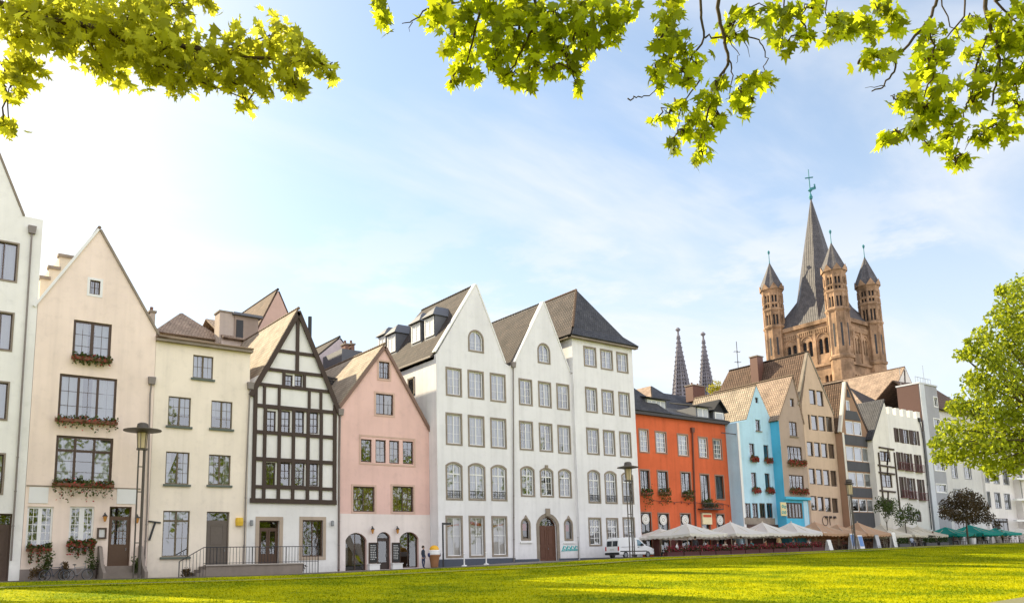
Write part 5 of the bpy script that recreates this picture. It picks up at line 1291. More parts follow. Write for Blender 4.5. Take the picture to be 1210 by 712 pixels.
for i in range(8):
    j = (i + 1) % 8; q = [lv2[i], lv2[j], tip]; u = (q[1]-q[0]).normalized(); v_ = (q[1]-q[0]).cross(q[2]-q[0]).normalized().cross(u); ro.uvface(q, [((p-q[0]).dot(u), (p-q[0]).dot(v_)) for p in q])
sp = ro.build("spire", M_slate2, church)
c = MB(); zz = ztip - .6
c.lathe((cx_, cy_, zz), [(.35, 0), (.5, .6), (.15, 1.6), (.12, 5.5)], 8); hgt_ = htc(200) - ztip
c.lathe((cx_, cy_, ztip + .2), [(.1, 0), (.1, hgt_)], 6); c.lathe((cx_, cy_, ztip + 1.2), [(.1, 0), (.55, .5), (.1, 1.0)], 8)
u = Vector((.6, -.8, 0)); zc2 = ztip + hgt_*.72
c.beam(Vector((cx_, cy_, zc2)) - u*.95, Vector((cx_, cy_, zc2)) + u*.95, .3, .2, up=(0, 0, 1)); 
c.beam(Vector((cx_, cy_, ztip + hgt_*.28)), Vector((cx_, cy_, ztip + hgt_*.28 + .3)) + u*1.3, .7, .15, up=(.8, .6, 0)); c.beam(Vector((cx_, cy_, ztip + hgt_*.3)) + u*1.2, Vector((cx_, cy_, ztip + hgt_*.46)) + u*1.1, .35, .15, up=(.8, .6, 0))
c.build("cross_and_weathercock", M_cop, sp)
# small dormer on the spire's foot
dm = MB(); dx_ = x0 + 2.6; zd = zc + 2.6; dm.add([(dx_ - .6, cy_ - 1, zd), (dx_ - .6, cy_ + 1, zd), (dx_ - .6, cy_, zd + 2.6), (dx_ + 4, cy_ - 1, zd), (dx_ + 4, cy_ + 1, zd), (dx_ + 4, cy_, zd + 2.6)], [(0, 2, 1), (0, 3, 5, 2), (1, 2, 5, 4)]); d_ = dm.build("roof_dormer", M_slate2, sp)
MB().box(dx_ - .66, dx_ - .62, cy_ - .5, cy_ + .5, zd + .3, zd + 1.4).build("window", M_lou, d_)
# corner turrets
def turret(cx, cy, r, zs, tipz, label=None, corbel=True):
    """zs: z of base, string 1, string 2, gallery, eave"""
    z0, z1, z2, z3, z4 = zs
    N_ = 8; a0 = math.pi/8
    b = MB()
    b.lathe((cx, cy, 0), [(r*.62, z0 - 3), (r*1.0, z0 + .3)] if corbel else [(r, zg), (r, z0 + .3)], N_, a0)
    b.lathe((cx, cy, 0), [(r*1.12, z0), (r*1.16, z0 + .5), (r*1.0, z0 + .9)], N_, a0)
    b.lathe((cx, cy, 0), [(r*.97, z0 + .5), (r*.97, z1)], N_, a0)
    b.lathe((cx, cy, 0), [(r*1.02, z1 - .4), (r*1.14, z1), (r*1.14, z1 + .35), (r*.95, z1 + .7)], N_, a0)
    b.lathe((cx, cy, 0), [(r*1.0, z2 - .45), (r*1.08, z2 - .1), (r*1.06, z2 + .3), (r*.9, z2 + .5)], N_, a0)
    b.lathe((cx, cy, 0), [(r*.98, z3 - .25), (r*1.02, z3), (r*.98, z3 + .3)], N_, a0)
    b.lathe((cx, cy, 0), [(r*.95, z4 - 1.1), (r*1.08, z4 - .2), (r*1.12, z4)], N_, a0)
    o = b.build("corner_turret", M_sand, church)
    core = MB(); core.lathe((cx, cy, 0), [(r*.74, z1 + .2), (r*.74, z4 - .6)], N_, a0)
    for k in range(8):                   # slit windows of the lower stage: dark recessed panels framed by strips
        a = a0 + math.pi/8 + k*math.pi/4; u = Vector((math.cos(a), math.sin(a), 0)); v_ = Vector((-u.y, u.x, 0)); m_ = Vector((cx, cy, 0)) + u*(r*.97*math.cos(math.pi/8))
        hh = z1 - z0; core.obox(m_ + u*.01 + Vector((0, 0, z0 + hh*.48)), v_*(r*.085), u*.03, Vector((0, 0, hh*.24)))
    core.build("openings", M_lou, o)
    col = MB()
    for k in range(8):
        a = a0 + k*math.pi/4; cs = Vector((cx + r*.93*math.cos(a), cy + r*.93*math.sin(a), 0))
        for (zl, zh) in ((z1 + .6, z2 - .4), (z2 + .4, z3 - .2), (z3 + .25, z4 - .9)): col.lathe((cs.x, cs.y, zl), [(r*.13, 0), (r*.12, zh - zl)], 6)
        col.lathe((cs.x, cs.y, z0 + .8), [(r*.12, 0), (r*.12, z1 - z0 - 1.1)], 6)
        a2 = a + math.pi/8; cm = Vector((cx + r*.86*math.cos(a2), cy + r*.86*math.sin(a2), 0))
        for (zl, zh) in ((z1 + .6, z2 - .4), (z2 + .4, z3 - .2), (z3 + .25, z4 - .9)): col.lathe((cm.x, cm.y, zl), [(r*.07, 0), (r*.07, zh - zl)], 5)
        u = Vector((math.cos(a2), math.sin(a2), 0)); v_ = Vector((-u.y, u.x, 0))
        for zh in (z2 - .4, z4 - .9):      # spandrel over each bay
            hh = (zh - (z1 if zh < z3 else z3))*.22; col.obox(Vector((cx, cy, 0)) + u*(r*.86) + Vector((0, 0, zh - hh/2)), v_*(r*.36), u*.1, Vector((0, 0, hh/2)))
    col.build("columns", M_sandd if False else M_sand, o)
    hd = MB(); E_ = [Vector((cx + r*1.16*math.cos(a0 + k*math.pi/4), cy + r*1.16*math.sin(a0 + k*math.pi/4), z4)) for k in range(8)]
    M_ = [Vector((cx + r*1.14*math.cos(a0 + math.pi/8 + k*math.pi/4), cy + r*1.14*math.sin(a0 + math.pi/8 + k*math.pi/4), z4 + (tipz - z4)*.16)) for k in range(8)]
    T_ = Vector((cx, cy, tipz)); gb = MB()
    for k in range(8):                   # gablets round the foot, folded helm above
        j = (k + 1) % 8; hd.uvface([E_[k], M_[k], T_], [(0, 0), (1, .5), (.5, 6)]); hd.uvface([M_[k], E_[j], T_], [(0, .5), (1, 0), (.5, 6)])
        g_ = (Vector((cx, cy, 0)) - Vector((M_[k].x, M_[k].y, 0))).normalized()*-.12
        gb.add([E_[k] + g_, E_[j] + g_, M_[k] + g_*1.5 + Vector((0, 0, .3)), E_[k], E_[j], M_[k]], [(0, 1, 2), (0, 2, 5, 3), (1, 4, 5, 2)])
    hh = hd.build("turret_roof", M_slate2, o); gb.build("gablets", M_sand, hh)
    MB().lathe((cx, cy, tipz - .3), [(.16, 0), (.1, .6), (.08, 2.2), (.26, 2.65), (.32, 2.95), (.1, 3.3)], 8).build("finial_ball", M_cop, hh)
def hz(cx, cy, py, px=None):
    r = ray(px, py); t = ((cx)*r.x + (cy)*r.y) / (r.x**2 + r.y**2); return CAM.z + r.z*t
rr = sY*.145
for (cx, cy, cols_, tipp) in ((x0, y0, [(983+6, 444), (983+5, 368), (987, 346), (985.5, 339.5), (985, 322.5)], (983, 286)),
                              (x0, y1, [(914, 444), (914, 389), (912, 368), (911, 361), (911, 344.5)], (908.5, 310)),
                              (x1, y0, [(1033, 444), (1031, 384), (1026.5, 361), (1025, 354), (1024, 340)], (1021.5, 303))):
    zs = [hz(cx, cy, q[1], q[0]) for q in cols_]
    if cx == x0 and cy == y0: zs[0] = hz(cx, cy, 425, 989)
    else: zs[0] = hz(cx, cy, 432, cols_[0][0])
    turret(cx, cy, rr, zs, hz(cx, cy, tipp[1], tipp[0]), corbel=False)
# nave roof low behind the houses
MB().box(x0 + 3, x1 + 30, y0 + 3, y1 - 3, zg, ht(462)).build("nave", M_sand, church)

# ------------------------------------------------------------------ far cathedral spires
M_goth = simple("gothic_stone", (.19, .18, .20), rough=.95, scale=.25, var=.35)
d = 590.0
def gothic(px, pytip, pyb, w_px, label):
    b = PD(px, pyb, d); tpt = PD(px, pytip, d); z0 = b.z; H_ = tpt.z - z0; r = w_px/2*d/FPX*1.02
    root = empty("cathedral_spire", (b.x, b.y, 2), label, "spire", "openwork cathedral spires")
    m = MB(); N_ = 8; core = MB()
    m.lathe((b.x, b.y, 0), [(r*1.05, 2), (r*1.0, z0 - 6)], N_); m.lathe((b.x, b.y, 0), [(r*1.1, z0 - 6), (r*1.1, z0 - 4)], N_)
    m.lathe((b.x, b.y, 0), [(r*.80, z0 - 5), (.3, z0 - 5 + (H_ + 2)*.93)], N_); m.build("shaft", M_goth, root)
    # eight ribs, ring tracery and crockets: openwork
    rb = MB(); pts = []
    rad = lambda t: r*(1 - t)**1.06 + .35
    for k in range(8):
        a = k*math.pi/4; line = [(b.x + rad(t)*math.cos(a), b.y + rad(t)*math.sin(a), z0 - 5 + (H_ + 2)*t) for t in np.linspace(0, .93, 14)]
        rb.tube(line, [r*.11*(1 - .6*i/13) for i in range(14)], 5)
        for i, q in enumerate(line): rb.lathe((b.x + (rad(i/14) + .5)*math.cos(a), b.y + (rad(i/14) + .5)*math.sin(a), q[2]), [(.1, -.4), (.45, .2), (.1, .7)], 4)
    rb.build("ribs", M_goth, root)
    tr = MB()
    for i, t in enumerate(np.linspace(0, .9, 16)):
        z = z0 - 5 + (H_ + 2)*t; R_ = rad(t)*.95; q = [Vector((b.x + R_*math.cos(k*math.pi/4), b.y + R_*math.sin(k*math.pi/4), z)) for k in range(8)]
        for k in range(8):
            tr.beam(q[k], q[(k+1) % 8], .6, .8, up=(0, 0, 1)); mid = (q[k] + q[(k+1) % 8])/2
            tr.beam(mid, mid + Vector((0, 0, (H_)*.055)), .5, .5)
    tr.build("tracery", M_goth, root)
    zt = z0 - 5 + (H_ + 2)*.93
    MB().lathe((b.x, b.y, 0), [(1.0, zt - 6), (.7, zt), (1.4, zt + 1.5), (.7, zt + 3), (.6, zt + 5), (1.9, zt + 6.5), (.8, zt + 8), (.4, tpt.z)], 8).build("finial", M_goth, root)
gothic(805.5, 386.5, 462, 21, "left openwork gothic cathedral spire far behind the roofs")
gothic(835.2, 392.5, 462, 18, "right openwork gothic cathedral spire, the one nearer the church")
# ------------------------------------------------------------------ ground, lawn, paths
def G(px, py):                           # where a photo pixel meets the ground
    r = ray(px, py); r = r / math.hypot(r.x, r.y); t = 4.0
    while t < 400:
        p = CAM + r*t
        if p.z <= gz(p.x, p.y): return Vector((p.x, p.y, gz(p.x, p.y)))
        t += .05
    return CAM + r*400
def grid_sheet(name, xs, ys, zf, mat, dz=0.0):
    v = [(x, y, zf(x, y) + dz) for y in ys for x in xs]; n = len(xs)
    f = [(j*n+i, j*n+i+1, (j+1)*n+i+1, (j+1)*n+i) for j in range(len(ys)-1) for i in range(n-1)]
    return tag(MB().add(v, f).build(name, mat, smooth=True), kind="structure")
def dirt_mat():
    m, N, L, b = node_mat("paving"); tc = N.new("ShaderNodeTexCoord")
    br = N.new("ShaderNodeTexBrick"); br.inputs["Scale"].default_value = 1; br.inputs["Brick Width"].default_value = .24; br.inputs["Row Height"].default_value = .12; br.inputs["Mortar Size"].default_value = .008
    br.inputs["Color1"].default_value = (.20, .175, .15, 1); br.inputs["Color2"].default_value = (.27, .235, .20, 1); br.inputs["Mortar"].default_value = (.09, .08, .07, 1)
    L.new(tc.outputs["Object"], br.inputs["Vector"]); L.new(br.outputs["Color"], b.inputs["Base Color"]); b.inputs["Roughness"].default_value = .85; return m
xs = [-1500, -600, -200] + list(range(-60, 180, 3)) + [200, 300, 600, 1500, 2500]
grid_sheet("ground", xs, [-1500, -400, -100, -30, -10, 0, 3, 6] + [8 + 2*k for k in range(20)] + [48, YL, 52, 56, 60, 80, 150, 400, 900, 2500], lambda x, y: gz(x, y) - .03 if y < YL else gz(x, y), dirt_mat())
def grass_mat(name, ground):
    m, N, L, b = node_mat(name); tc = N.new("ShaderNodeTexCoord")
    n1 = N.new("ShaderNodeTexNoise"); n1.inputs["Scale"].default_value = .22; n1.inputs["Detail"].default_value = 8; n1.inputs["Roughness"].default_value = .68
    n2 = N.new("ShaderNodeTexNoise"); n2.inputs["Scale"].default_value = 9; n2.inputs["Detail"].default_value = 5
    L.new(tc.outputs["Object"], n1.inputs["Vector"]); L.new(tc.outputs["Object"], n2.inputs["Vector"])
    ad = N.new("ShaderNodeMath"); ad.operation = 'ADD'; L.new(n1.outputs["Fac"], ad.inputs[0]); L.new(n2.outputs["Fac"], ad.inputs[1])
    cr = N.new("ShaderNodeValToRGB"); cr.color_ramp.elements[0].position = .42; cr.color_ramp.elements[1].position = .57
    cr.color_ramp.elements[0].color = (.12, .18, .004, 1); cr.color_ramp.elements[1].color = (.48, .45, .003, 1)
    hf = N.new("ShaderNodeMath"); hf.operation = 'MULTIPLY'; hf.inputs[1].default_value = .5; L.new(ad.outputs[0], hf.inputs[0]); L.new(hf.outputs[0], cr.inputs[0])
    L.new(cr.outputs[0], b.inputs["Base Color"]); b.inputs["Roughness"].default_value = .9; b.inputs["Specular IOR Level"].default_value = .02
    if not ground:
        t = N.new("ShaderNodeBsdfTranslucent"); L.new(cr.outputs[0], t.inputs[0]); mx = N.new("ShaderNodeMixShader"); mx.inputs[0].default_value = .6
        L.new(b.outputs[0], mx.inputs[1]); L.new(t.outputs[0], mx.inputs[2]); L.new(mx.outputs[0], N["Material Output"].inputs["Surface"])
    else:
        bp = N.new("ShaderNodeBump"); bp.inputs["Strength"].default_value = .35; bp.inputs["Distance"].default_value = .04; L.new(n2.outputs["Fac"], bp.inputs["Height"]); L.new(bp.outputs[0], b.inputs["Normal"])
    return m
M_gg = grass_mat("lawn_soil_grass", True); M_gb = grass_mat("grass_blade", False)
grid_sheet("lawn", list(range(-60, 180, 3)), [-30, -10, 0, 3, 6] + [8 + 2*k for k in range(20)] + [48, YL], gz, M_gg)
def kerb():
    mb = MB()
    for x in range(-60, 178, 3): mb.add([(x, YL - .02, gz(x, YL - .1) - .2), (x + 3, YL - .02, gz(x + 3, YL - .1) - .2), (x + 3, YL - .02, zb(x + 3) + .0), (x, YL - .02, zb(x) + .0), (x, YL + .12, zb(x) - .0), (x + 3, YL + .12, zb(x + 3) - .0)], [(0, 1, 2, 3), (3, 2, 5, 4)])
    tag(mb.build("kerb", plaster("kerb_stone", (.16, .14, .12))), kind="structure")
kerb()
# grass blades
nb = 170000
u = rng.random(nb); yy = 9 + 40*u**.8; xx = np.empty(nb)
lo = yy*.10 - 1; hi = np.minimum(yy*2.65 + 2, 140); xx = lo + (hi - lo)*rng.random(nb)**.85
def gz_np(x, y):
    t = np.clip((y - 6)/(YL - 6), 0, 1); return NEARZ + (np.interp(x, _zx, _zz) - .06 - NEARZ)*t**1.05
gnoise = np.sin(xx*.9 + 1.3*np.sin(yy*.7)) * np.sin(yy*1.1 + np.sin(xx*.5)*1.7)
zz = gz_np(xx, yy); a = rng.random(nb)*2*np.pi; hgt = rng.uniform(.025, .065, nb)*(1 + .35*np.maximum(gnoise, 0)); w = rng.uniform(.012, .03, nb)
ln = rng.uniform(.02, .09, nb); b = rng.random(nb)*2*np.pi
V = np.empty((nb, 3, 3)); V[:, 0] = np.stack([xx - w*np.cos(a), yy - w*np.sin(a), zz - .01], 1); V[:, 1] = np.stack([xx + w*np.cos(a), yy + w*np.sin(a), zz - .01], 1)
V[:, 2] = np.stack([xx + ln*np.cos(b), yy + ln*np.sin(b), zz + hgt], 1)
me = bpy.data.meshes.new("grass"); me.vertices.add(nb*3); me.loops.add(nb*3); me.polygons.add(nb)
me.vertices.foreach_set("co", V.ravel()); me.loops.foreach_set("vertex_index", np.arange(nb*3)); me.polygons.foreach_set("loop_start", np.arange(nb)*3)
me.materials.append(M_gb); me.update(); me.validate()
go = bpy.data.objects.new("grass", me); COL.objects.link(go); tag(go, "short green grass blades of the wide lawn", "grass", kind="stuff")
# narrow gravel line across the lawn
M_grav = simple("gravel", (.19, .18, .09), rough=.95, scale=30, var=.3)
def strip(name, pts, w, mat, dz=.05):
    P_ = [Vector(p) for p in pts]; vs = []
    for i, p in enumerate(P_):
        t = (P_[min(i+1, len(P_)-1)] - P_[max(i-1, 0)]); t.z = 0; t.normalize(); nn = Vector((-t.y, t.x, 0))
        for s_ in (-1, 1): q = p + nn*(w/2*s_); vs.append((q.x, q.y, gz(q.x, q.y) + dz))
    return tag(MB().add(vs, [(2*i, 2*i+2, 2*i+3, 2*i+1) for i in range(len(P_)-1)]).build(name, mat), kind="structure")
p0 = G(390, 683.5); p1 = G(607, 671.5)
sl = (p1.y - p0.y)/(p1.x - p0.x) if p1.x != p0.x else 0
line = [(x, 42.5 + .002*x, 0) for x in range(-20, 150, 4)]
ym = (p0.y + p1.y)/2; line = [(x, min(max(ym + (x - (p0.x+p1.x)/2)*max(min(sl, .05), -.05), 30), 47), 0) for x in range(-20, 150, 4)]
strip("gravel_path", line, .5, M_grav, .085)
q0, q1 = G(1188, 711.8), G(1210, 708.2); dv = (q1 - q0); dv.z = 0; dv.normalize(); nv = Vector((dv.y, -dv.x, 0))
c0 = q0 + nv*1.5; strip("footpath", [c0 + dv*t for t in range(-30, 60, 3)], 3.0, M_grav, .09)

# ------------------------------------------------------------------ street lamps
def street_lamp(px, py_disc, py_base, Y, disc_w, label, poles=((-.34, .05), (.0, .09))):
    b = P(px, py_base, Y); x = b.x; z0 = zb(x) - .05 if Y > YL else gz(x, Y); zt = P(px, py_disc, Y).z
    # the pole is plumb: take its foot under the lantern
    x = P(px, (py_disc + py_base)/2, Y).x
    r = empty("street_lamp", (x, Y, z0), label, "street lamp", "tall disc-topped street lamps")
    m = MB(); zl = zt - 1.35
    for dx_, rd in poles: m.tube([(x + dx_, Y, z0 - .2), (x + dx_, Y, zl)], rd, 8)
    m.build("pole", M_iron, r); s = MB(); 
    zz = z0 + 2.2
    while zz < zl - .5: s.box(x + poles[0][0], x + poles[-1][0], Y - .03, Y + .03, zz, zz + .06); zz += 1.6
    s.box(x + poles[0][0] - .12, x + poles[-1][0] + .16, Y - .14, Y + .14, zl - .04, zl + .08); s.build("rung", M_iron, r)
    xc = x + (poles[0][0] + poles[-1][0])/2
    MB().lathe((xc, Y, zl + .082), [(.24, 0), (.30, .95), (.28, 1.0)], 12).build("lantern_glass", simple("lantern_amber", (.62, .50, .30), rough=.15), r)
    c = MB()
    for k in range(6): an = k*math.pi/3; c.tube([(xc + .26*math.cos(an), Y + .26*math.sin(an), zl + .08), (xc + .33*math.cos(an), Y + .33*math.sin(an), zl + 1.1)], .022, 5)
    c.build("lantern_cage", M_iron, r)
    R_ = disc_w/2; MB().lathe((xc, Y, zl + 1.1), [(R_*.3, -.02), (R_, .1), (R_, .15), (R_*.5, .26), (.36, .30), (.32, .55), (.2, .62)], 24).build("reflector_disc", M_iron, r)
    return r
street_lamp(168, 506, 683, 57.0, 2.3, "tall street lamp with disc top in front of the cream houses")
street_lamp(745.5, 550.5, 662, 53.5, 1.95, "tall street lamp with disc top beside the white van", poles=((-.38, .05), (.0, .06), (.22, .05)))
street_lamp(1007, 570, 646, 50.0, 1.0, "tall street lamp among the tan parasols", poles=((-.3, .05), (.0, .06), (.22, .05)))
x = X(523.5, 640, YW - 1.2); r = empty("signpost", (x, YW - 1.2, zb(x)), "slim dark post with short arm at the corner of the white row", "post")
zt = P(524, 617, YW - 1.2).z; MB().tube([(x, YW - 1.2, zb(x) - .2), (x, YW - 1.2, zt)], .07, 8).build("post", M_dark, r); MB().box(x, x + .75, YW - 1.26, YW - 1.14, zt - .16, zt).build("arm", M_dark, r)
for px, lb in ((548.5, "white bollard below the gap between first and second shop windows"), (574.5, "white bollard below the gap between second and third shop windows")):
    x = X(px, 660, YW - 1.6); MBo = MB().lathe((x, YW - 1.6, zb(x) - .1), [(.22, 0), (.22, .12), (.055, .16), (.055, .98), (.09, 1.02), (.02, 1.1)], 10); tag(MBo.build("bollard", M_white), lb, "bollard", "white bollards before the white row")

# ------------------------------------------------------------------ ice-cream cone figure
x = X(513.2, 655, YA - 2.2); z0 = zb(x) - .06; r = empty("ice_cream_figure", (x, YA - 2.2, z0), "man-high plastic ice cream cone with a yellow scoop beside the white row", "display figure")
MB().lathe((x, YA - 2.2, z0), [(.30, 0), (.36, .1), (.40, .5), (.50, 1.0), (.56, 1.12), (.58, 1.2), (.5, 1.22)], 16).build("cone", simple("cone_brown", (.30, .14, .06), rough=.6), r, True)
mb = MB(); 
for k in range(3): mb.torus((x, YA - 2.2, z0 + 1.28 + .12*k), .44 - .02*k, .16, axis=(0, 0, 1), n=18, m=8)
mb.lathe((x, YA - 2.2, z0 + 1.2), [(.45, 0), (.42, .3)], 12); mb.build("cream", M_white, r, True)
mb = MB(); mb.lathe((x, YA - 2.2, z0 + 1.5), [(.40, 0), (.46, .12), (.44, .32), (.32, .50), (.16, .58), (.02, .60)], 16); mb.build("scoop", simple("scoop_yellow", (.80, .42, .02), rough=.5), r, True)
mb = MB()
for s_ in (-1, 1): mb.lathe((x + .58*s_, YA - 2.2, z0 + 1.2), [(.03, -.2), (.13, -.1), (.14, .12), (.05, .2)], 10)
mb.build("side_scoop", simple("navy_plastic", (.03, .04, .12)), r, True); r.scale = (.84,)*3

# ------------------------------------------------------------------ people
def person(x, y, z, h, label, top, legs, hair=(.04, .025, .015), pose="stand", rz=0.0, group=None, skin=(.55, .34, .25)):
    s = h/1.75; V_ = []; E_ = []; Rr_ = []
    def v(p, r, par=None):
        V_.append(Vector(p)); Rr_.append(r); 
        if par is not None: E_.append((par, len(V_)-1))
        return len(V_)-1
    sit = pose == "sit"; hz_ = .50 if sit else .93
    pel = v((0, 0, hz_), .135); w1_ = v((0, .01, hz_ + .17), .125, pel); ch = v((0, .01, hz_ + .38), .15, w1_); nk = v((0, 0, hz_ + .53), .062, ch); jaw = v((0, -.015, hz_ + .63), .078, nk); hd = v((0, -.01, hz_ + .72), .095, jaw); v((0, 0, hz_ + .79), .07, hd)
    for sd in (-1, 1):
        if sit: hp = v((.10*sd, -.02, hz_ - .02), .095, pel); kn = v((.13*sd, -.44, hz_ - .02), .068, hp); an = v((.13*sd, -.46, .09), .045, kn); v((.13*sd, -.60, .04), .035, an)
        else: hp = v((.09*sd, 0, hz_ - .07), .095, pel); kn = v((.105*sd, -.03*sd, .50), .066, hp); an = v((.11*sd, .03*sd, .09), .042, kn); v((.12*sd, -.13 + .03*sd, .035), .035, an)
        sh = v((.185*sd, .01, hz_ + .45), .062, ch)
        if sit: el = v((.24*sd, -.06, hz_ + .20), .045, sh); wr = v((.16*sd, -.30, hz_ + .22), .033, el); pm = v((.14*sd, -.38, hz_ + .22), .032, wr); d_ = Vector((-.1*sd, -1, -.1)).normalized()
        else: el = v((.235*sd, .03, hz_ + .20), .045, sh); wr = v((.24*sd, -.06, hz_ - .04), .033, el); pm = v((.24*sd, -.08, hz_ - .12), .032, wr); d_ = Vector((0, -.25, -1)).normalized()
        for k in range(4):
            o_ = Vector((0, (k - 1.5)*.018, 0)) if not sit else Vector(((k - 1.5)*.018, 0, 0)); q = V_[pm] + o_*1.4 + d_*.045; f1 = v(q, .009, pm); v(q + d_*(.03 + .008*(1.5 - abs(k - 1.5))) + Vector((-.01*sd, -.008, 0)), .008, f1)
        th = v(V_[pm] + Vector((-.03*sd, -.03, .02)), .011, pm); v(V_[th] + d_*.03, .009, th)
    me = bpy.data.meshes.new("person"); me.from_pydata([tuple(p*s) for p in V_], E_, []); ob = bpy.data.objects.new("person", me); COL.objects.link(ob)
    ob.modifiers.new("skin", 'SKIN'); sv = me.skin_vertices[0].data
    for i, rr_ in enumerate(Rr_): sv[i].radius = (rr_*s, rr_*s*(.82 if i in (1, 2) else 1)); 
    sv[0].use_root = True
    ss = ob.modifiers.new("sub", 'SUBSURF'); ss.levels = 1; ss.render_levels = 1
    dg = bpy.context.evaluated_depsgraph_get(); dg.update(); nm = bpy.data.meshes.new_from_object(ob.evaluated_get(dg)); bpy.data.objects.remove(ob)
    mats = [simple("skin_tone", skin, rough=.6), simple("cloth_%02d%02d%02d" % tuple(int(c*99) for c in top), top, rough=.9), simple("cloth_%02d%02d%02d" % tuple(int(c*99) for c in legs), legs, rough=.9), simple("shoe", (.03, .03, .03))]
    nm.materials.clear()
    for m in mats: nm.materials.append(m)
    for p in nm.polygons:
        c = p.center/s; a_ = abs(c.x)
        if c.z < .075: i = 3
        elif c.z > hz_ + .56: i = 0
        elif (not sit and c.z < hz_ - .07 and a_ > .2) or (sit and c.y < -.31 and c.z > hz_ + .12): i = 0
        elif c.z < hz_ + .04 and not (a_ > .19 and not sit): i = 2
        else: i = 1
        p.material_index = i; p.use_smooth = True
    o = bpy.data.objects.new("person", nm); COL.objects.link(o); o.location = (x, y, z); o.rotation_euler = (0, 0, rz); tag(o, label, "person", group)
    off = o.location
    hm = MB(); hm.lathe((0, .012*s, (hz_ + .72)*s), [(.100*s, -.05*s), (.112*s, .03*s), (.10*s, .10*s), (.055*s, .145*s), (.01*s, .155*s)], 12); hr = hm.build("hair", simple("hair_%d" % int(hair[0]*100), hair, rough=.8)); hr.parent = o; hr.location = (0, .012*s, 0)
    fm = MB(); zE = (hz_ + .70)*s; hd_ = -.105*s
    for sd in (-1, 1): fm.lathe((.035*s*sd, hd_ + .012*s, zE), [(.004*s, -.012*s), (.012*s, 0), (.004*s, .012*s)], 6)
    fm.box(-.025*s, .025*s, hd_ + .002*s, hd_ + .02*s, (hz_ + .63)*s, (hz_ + .637)*s); fm.tube([(0, hd_ + .01*s, zE), (0, hd_ - .02*s, (hz_ + .665)*s)], [.01*s, .016*s], 6)
    f_ = fm.build("face_features", simple("face_dark", (.20, .09, .07))); f_.parent = o
    return o
x = X(500.3, 660, YA - 2.0); person(x, YA - 2.0, zb(x) - .06, 1.72, "person in dark blue jacket and jeans standing by the pink house corner", (.03, .04, .06), (.04, .05, .10), rz=.5)

# ------------------------------------------------------------------ white van
Yv = 54.6; xv0 = X(732, 650, Yv); Lv = 4.5; Hv = 1.86; Wv = 1.78; zv = zb(xv0) - .06
r = empty("parked_van", (xv0 + Lv/2, Yv + Wv/2, zv), "small white panel van parked before the white corner house, rear windows dark", "van")
import bmesh
def bevelled(mb, name, mat, parent, w=.05, seg=3):
    o = mb.build(name, mat, parent, True); bm = bmesh.new(); bm.from_mesh(o.data); bmesh.ops.remove_doubles(bm, verts=bm.verts, dist=1e-4)
    bmesh.ops.bevel(bm, geom=[e for e in bm.edges if e.is_manifold and e.calc_face_angle(0) > .35], offset=w, segments=seg, affect='EDGES', profile=.6, clamp_overlap=True)
    for f in bm.faces: f.smooth = f.calc_area() < .02
    bm.to_mesh(o.data); bm.free(); return o
prof = [(0, .32), (-.04, .55), (-.03, 1.0), (.06, 1.62), (.18, 1.80), (.6, 1.85), (2.2, 1.84), (2.65, 1.76), (3.45, 1.12), (4.2, .92), (4.42, .74), (4.48, .45), (4.42, .30)]
mb = MB(); nP = len(prof); ys = [(0, 1.0)]
secs = []
for yk, ins in ((0, .0), (Wv, .0)): secs.append([(xv0 + a, Yv + yk, zv + b) for a, b in prof])
for sct, sg in zip(secs, (1, -1)):
    for i, (a, b) in enumerate(prof):
        tum = max(0, b - 1.0)*.16; sct[i] = (sct[i][0], sct[i][1] + sg*tum, sct[i][2])
vs = secs[0] + secs[1]; mb.add(vs, [tuple(range(nP)), tuple(range(2*nP - 1, nP - 1, -1))] + [(i, i + nP, (i+1) % nP + nP, (i+1) % nP) for i in range(nP)])
M_van = simple("van_white", (.80, .80, .80), rough=.25, var=.02, spec=.5); M_blk = simple("black_plastic", (.015, .015, .016), rough=.5); M_vg = simple("van_glass", (.02, .03, .04), rough=.05, spec=.8)
body = bevelled(mb, "body", M_van, r, .06)
def sidepanel(name, poly, mat, y, parent, t=.012):
    """thin pane following the tumblehome of the near side"""
    vs = [(xv0 + a, Yv + max(0, b - 1.0)*.16 - t, zv + b) for a, b in poly] + [(xv0 + a, Yv + max(0, b - 1.0)*.16 + .02, zv + b) for a, b in poly]; n = len(poly)
    return MB().add(vs, [tuple(range(n)), tuple(range(2*n-1, n-1, -1))] + [(i, i+n, (i+1) % n + n, (i+1) % n) for i in range(n)]).build(name, mat, parent)
sidepanel("side_window", [(2.32, 1.10), (3.22, 1.10), (2.68, 1.62), (2.36, 1.66)], simple("van_blue_glass", (.10, .20, .26), rough=.08, spec=.8), 0, r)
d_ = sidepanel("door_seam", [(2.24, .42), (2.26, .42), (2.28, 1.66), (2.26, 1.66)], M_blk, 0, r, .006); sidepanel("door_handle", [(2.34, .96), (2.52, .96), (2.52, 1.01), (2.34, 1.01)], M_blk, 0, r, .03)
sidepanel("rub_strip", [(.12, .58), (3.5, .58), (3.5, .66), (.12, .66)], M_blk, 0, r, .015); sidepanel("slide_rail", [(.3, 1.0), (2.0, 1.0), (2.0, 1.03), (.3, 1.03)], M_grey, 0, r, .008)
def rear(name, ya, yb_, za, zb2, mat, t=.012):
    f = lambda z: np.interp(z, [.55, 1.0, 1.62], [-.04, -.03, .06]); vs = [(xv0 + f(z) - t, Yv + y, zv + z) for y, z in ((ya, za), (yb_, za), (yb_, zb2), (ya, zb2))]; vs += [(a + t + .02, b, c) for a, b, c in vs]
    return MB().add(vs, [(0, 1, 2, 3)[::-1], (4, 5, 6, 7), (0, 1, 5, 4), (1, 2, 6, 5), (2, 3, 7, 6), (3, 0, 4, 7)]).build(name, mat, r)
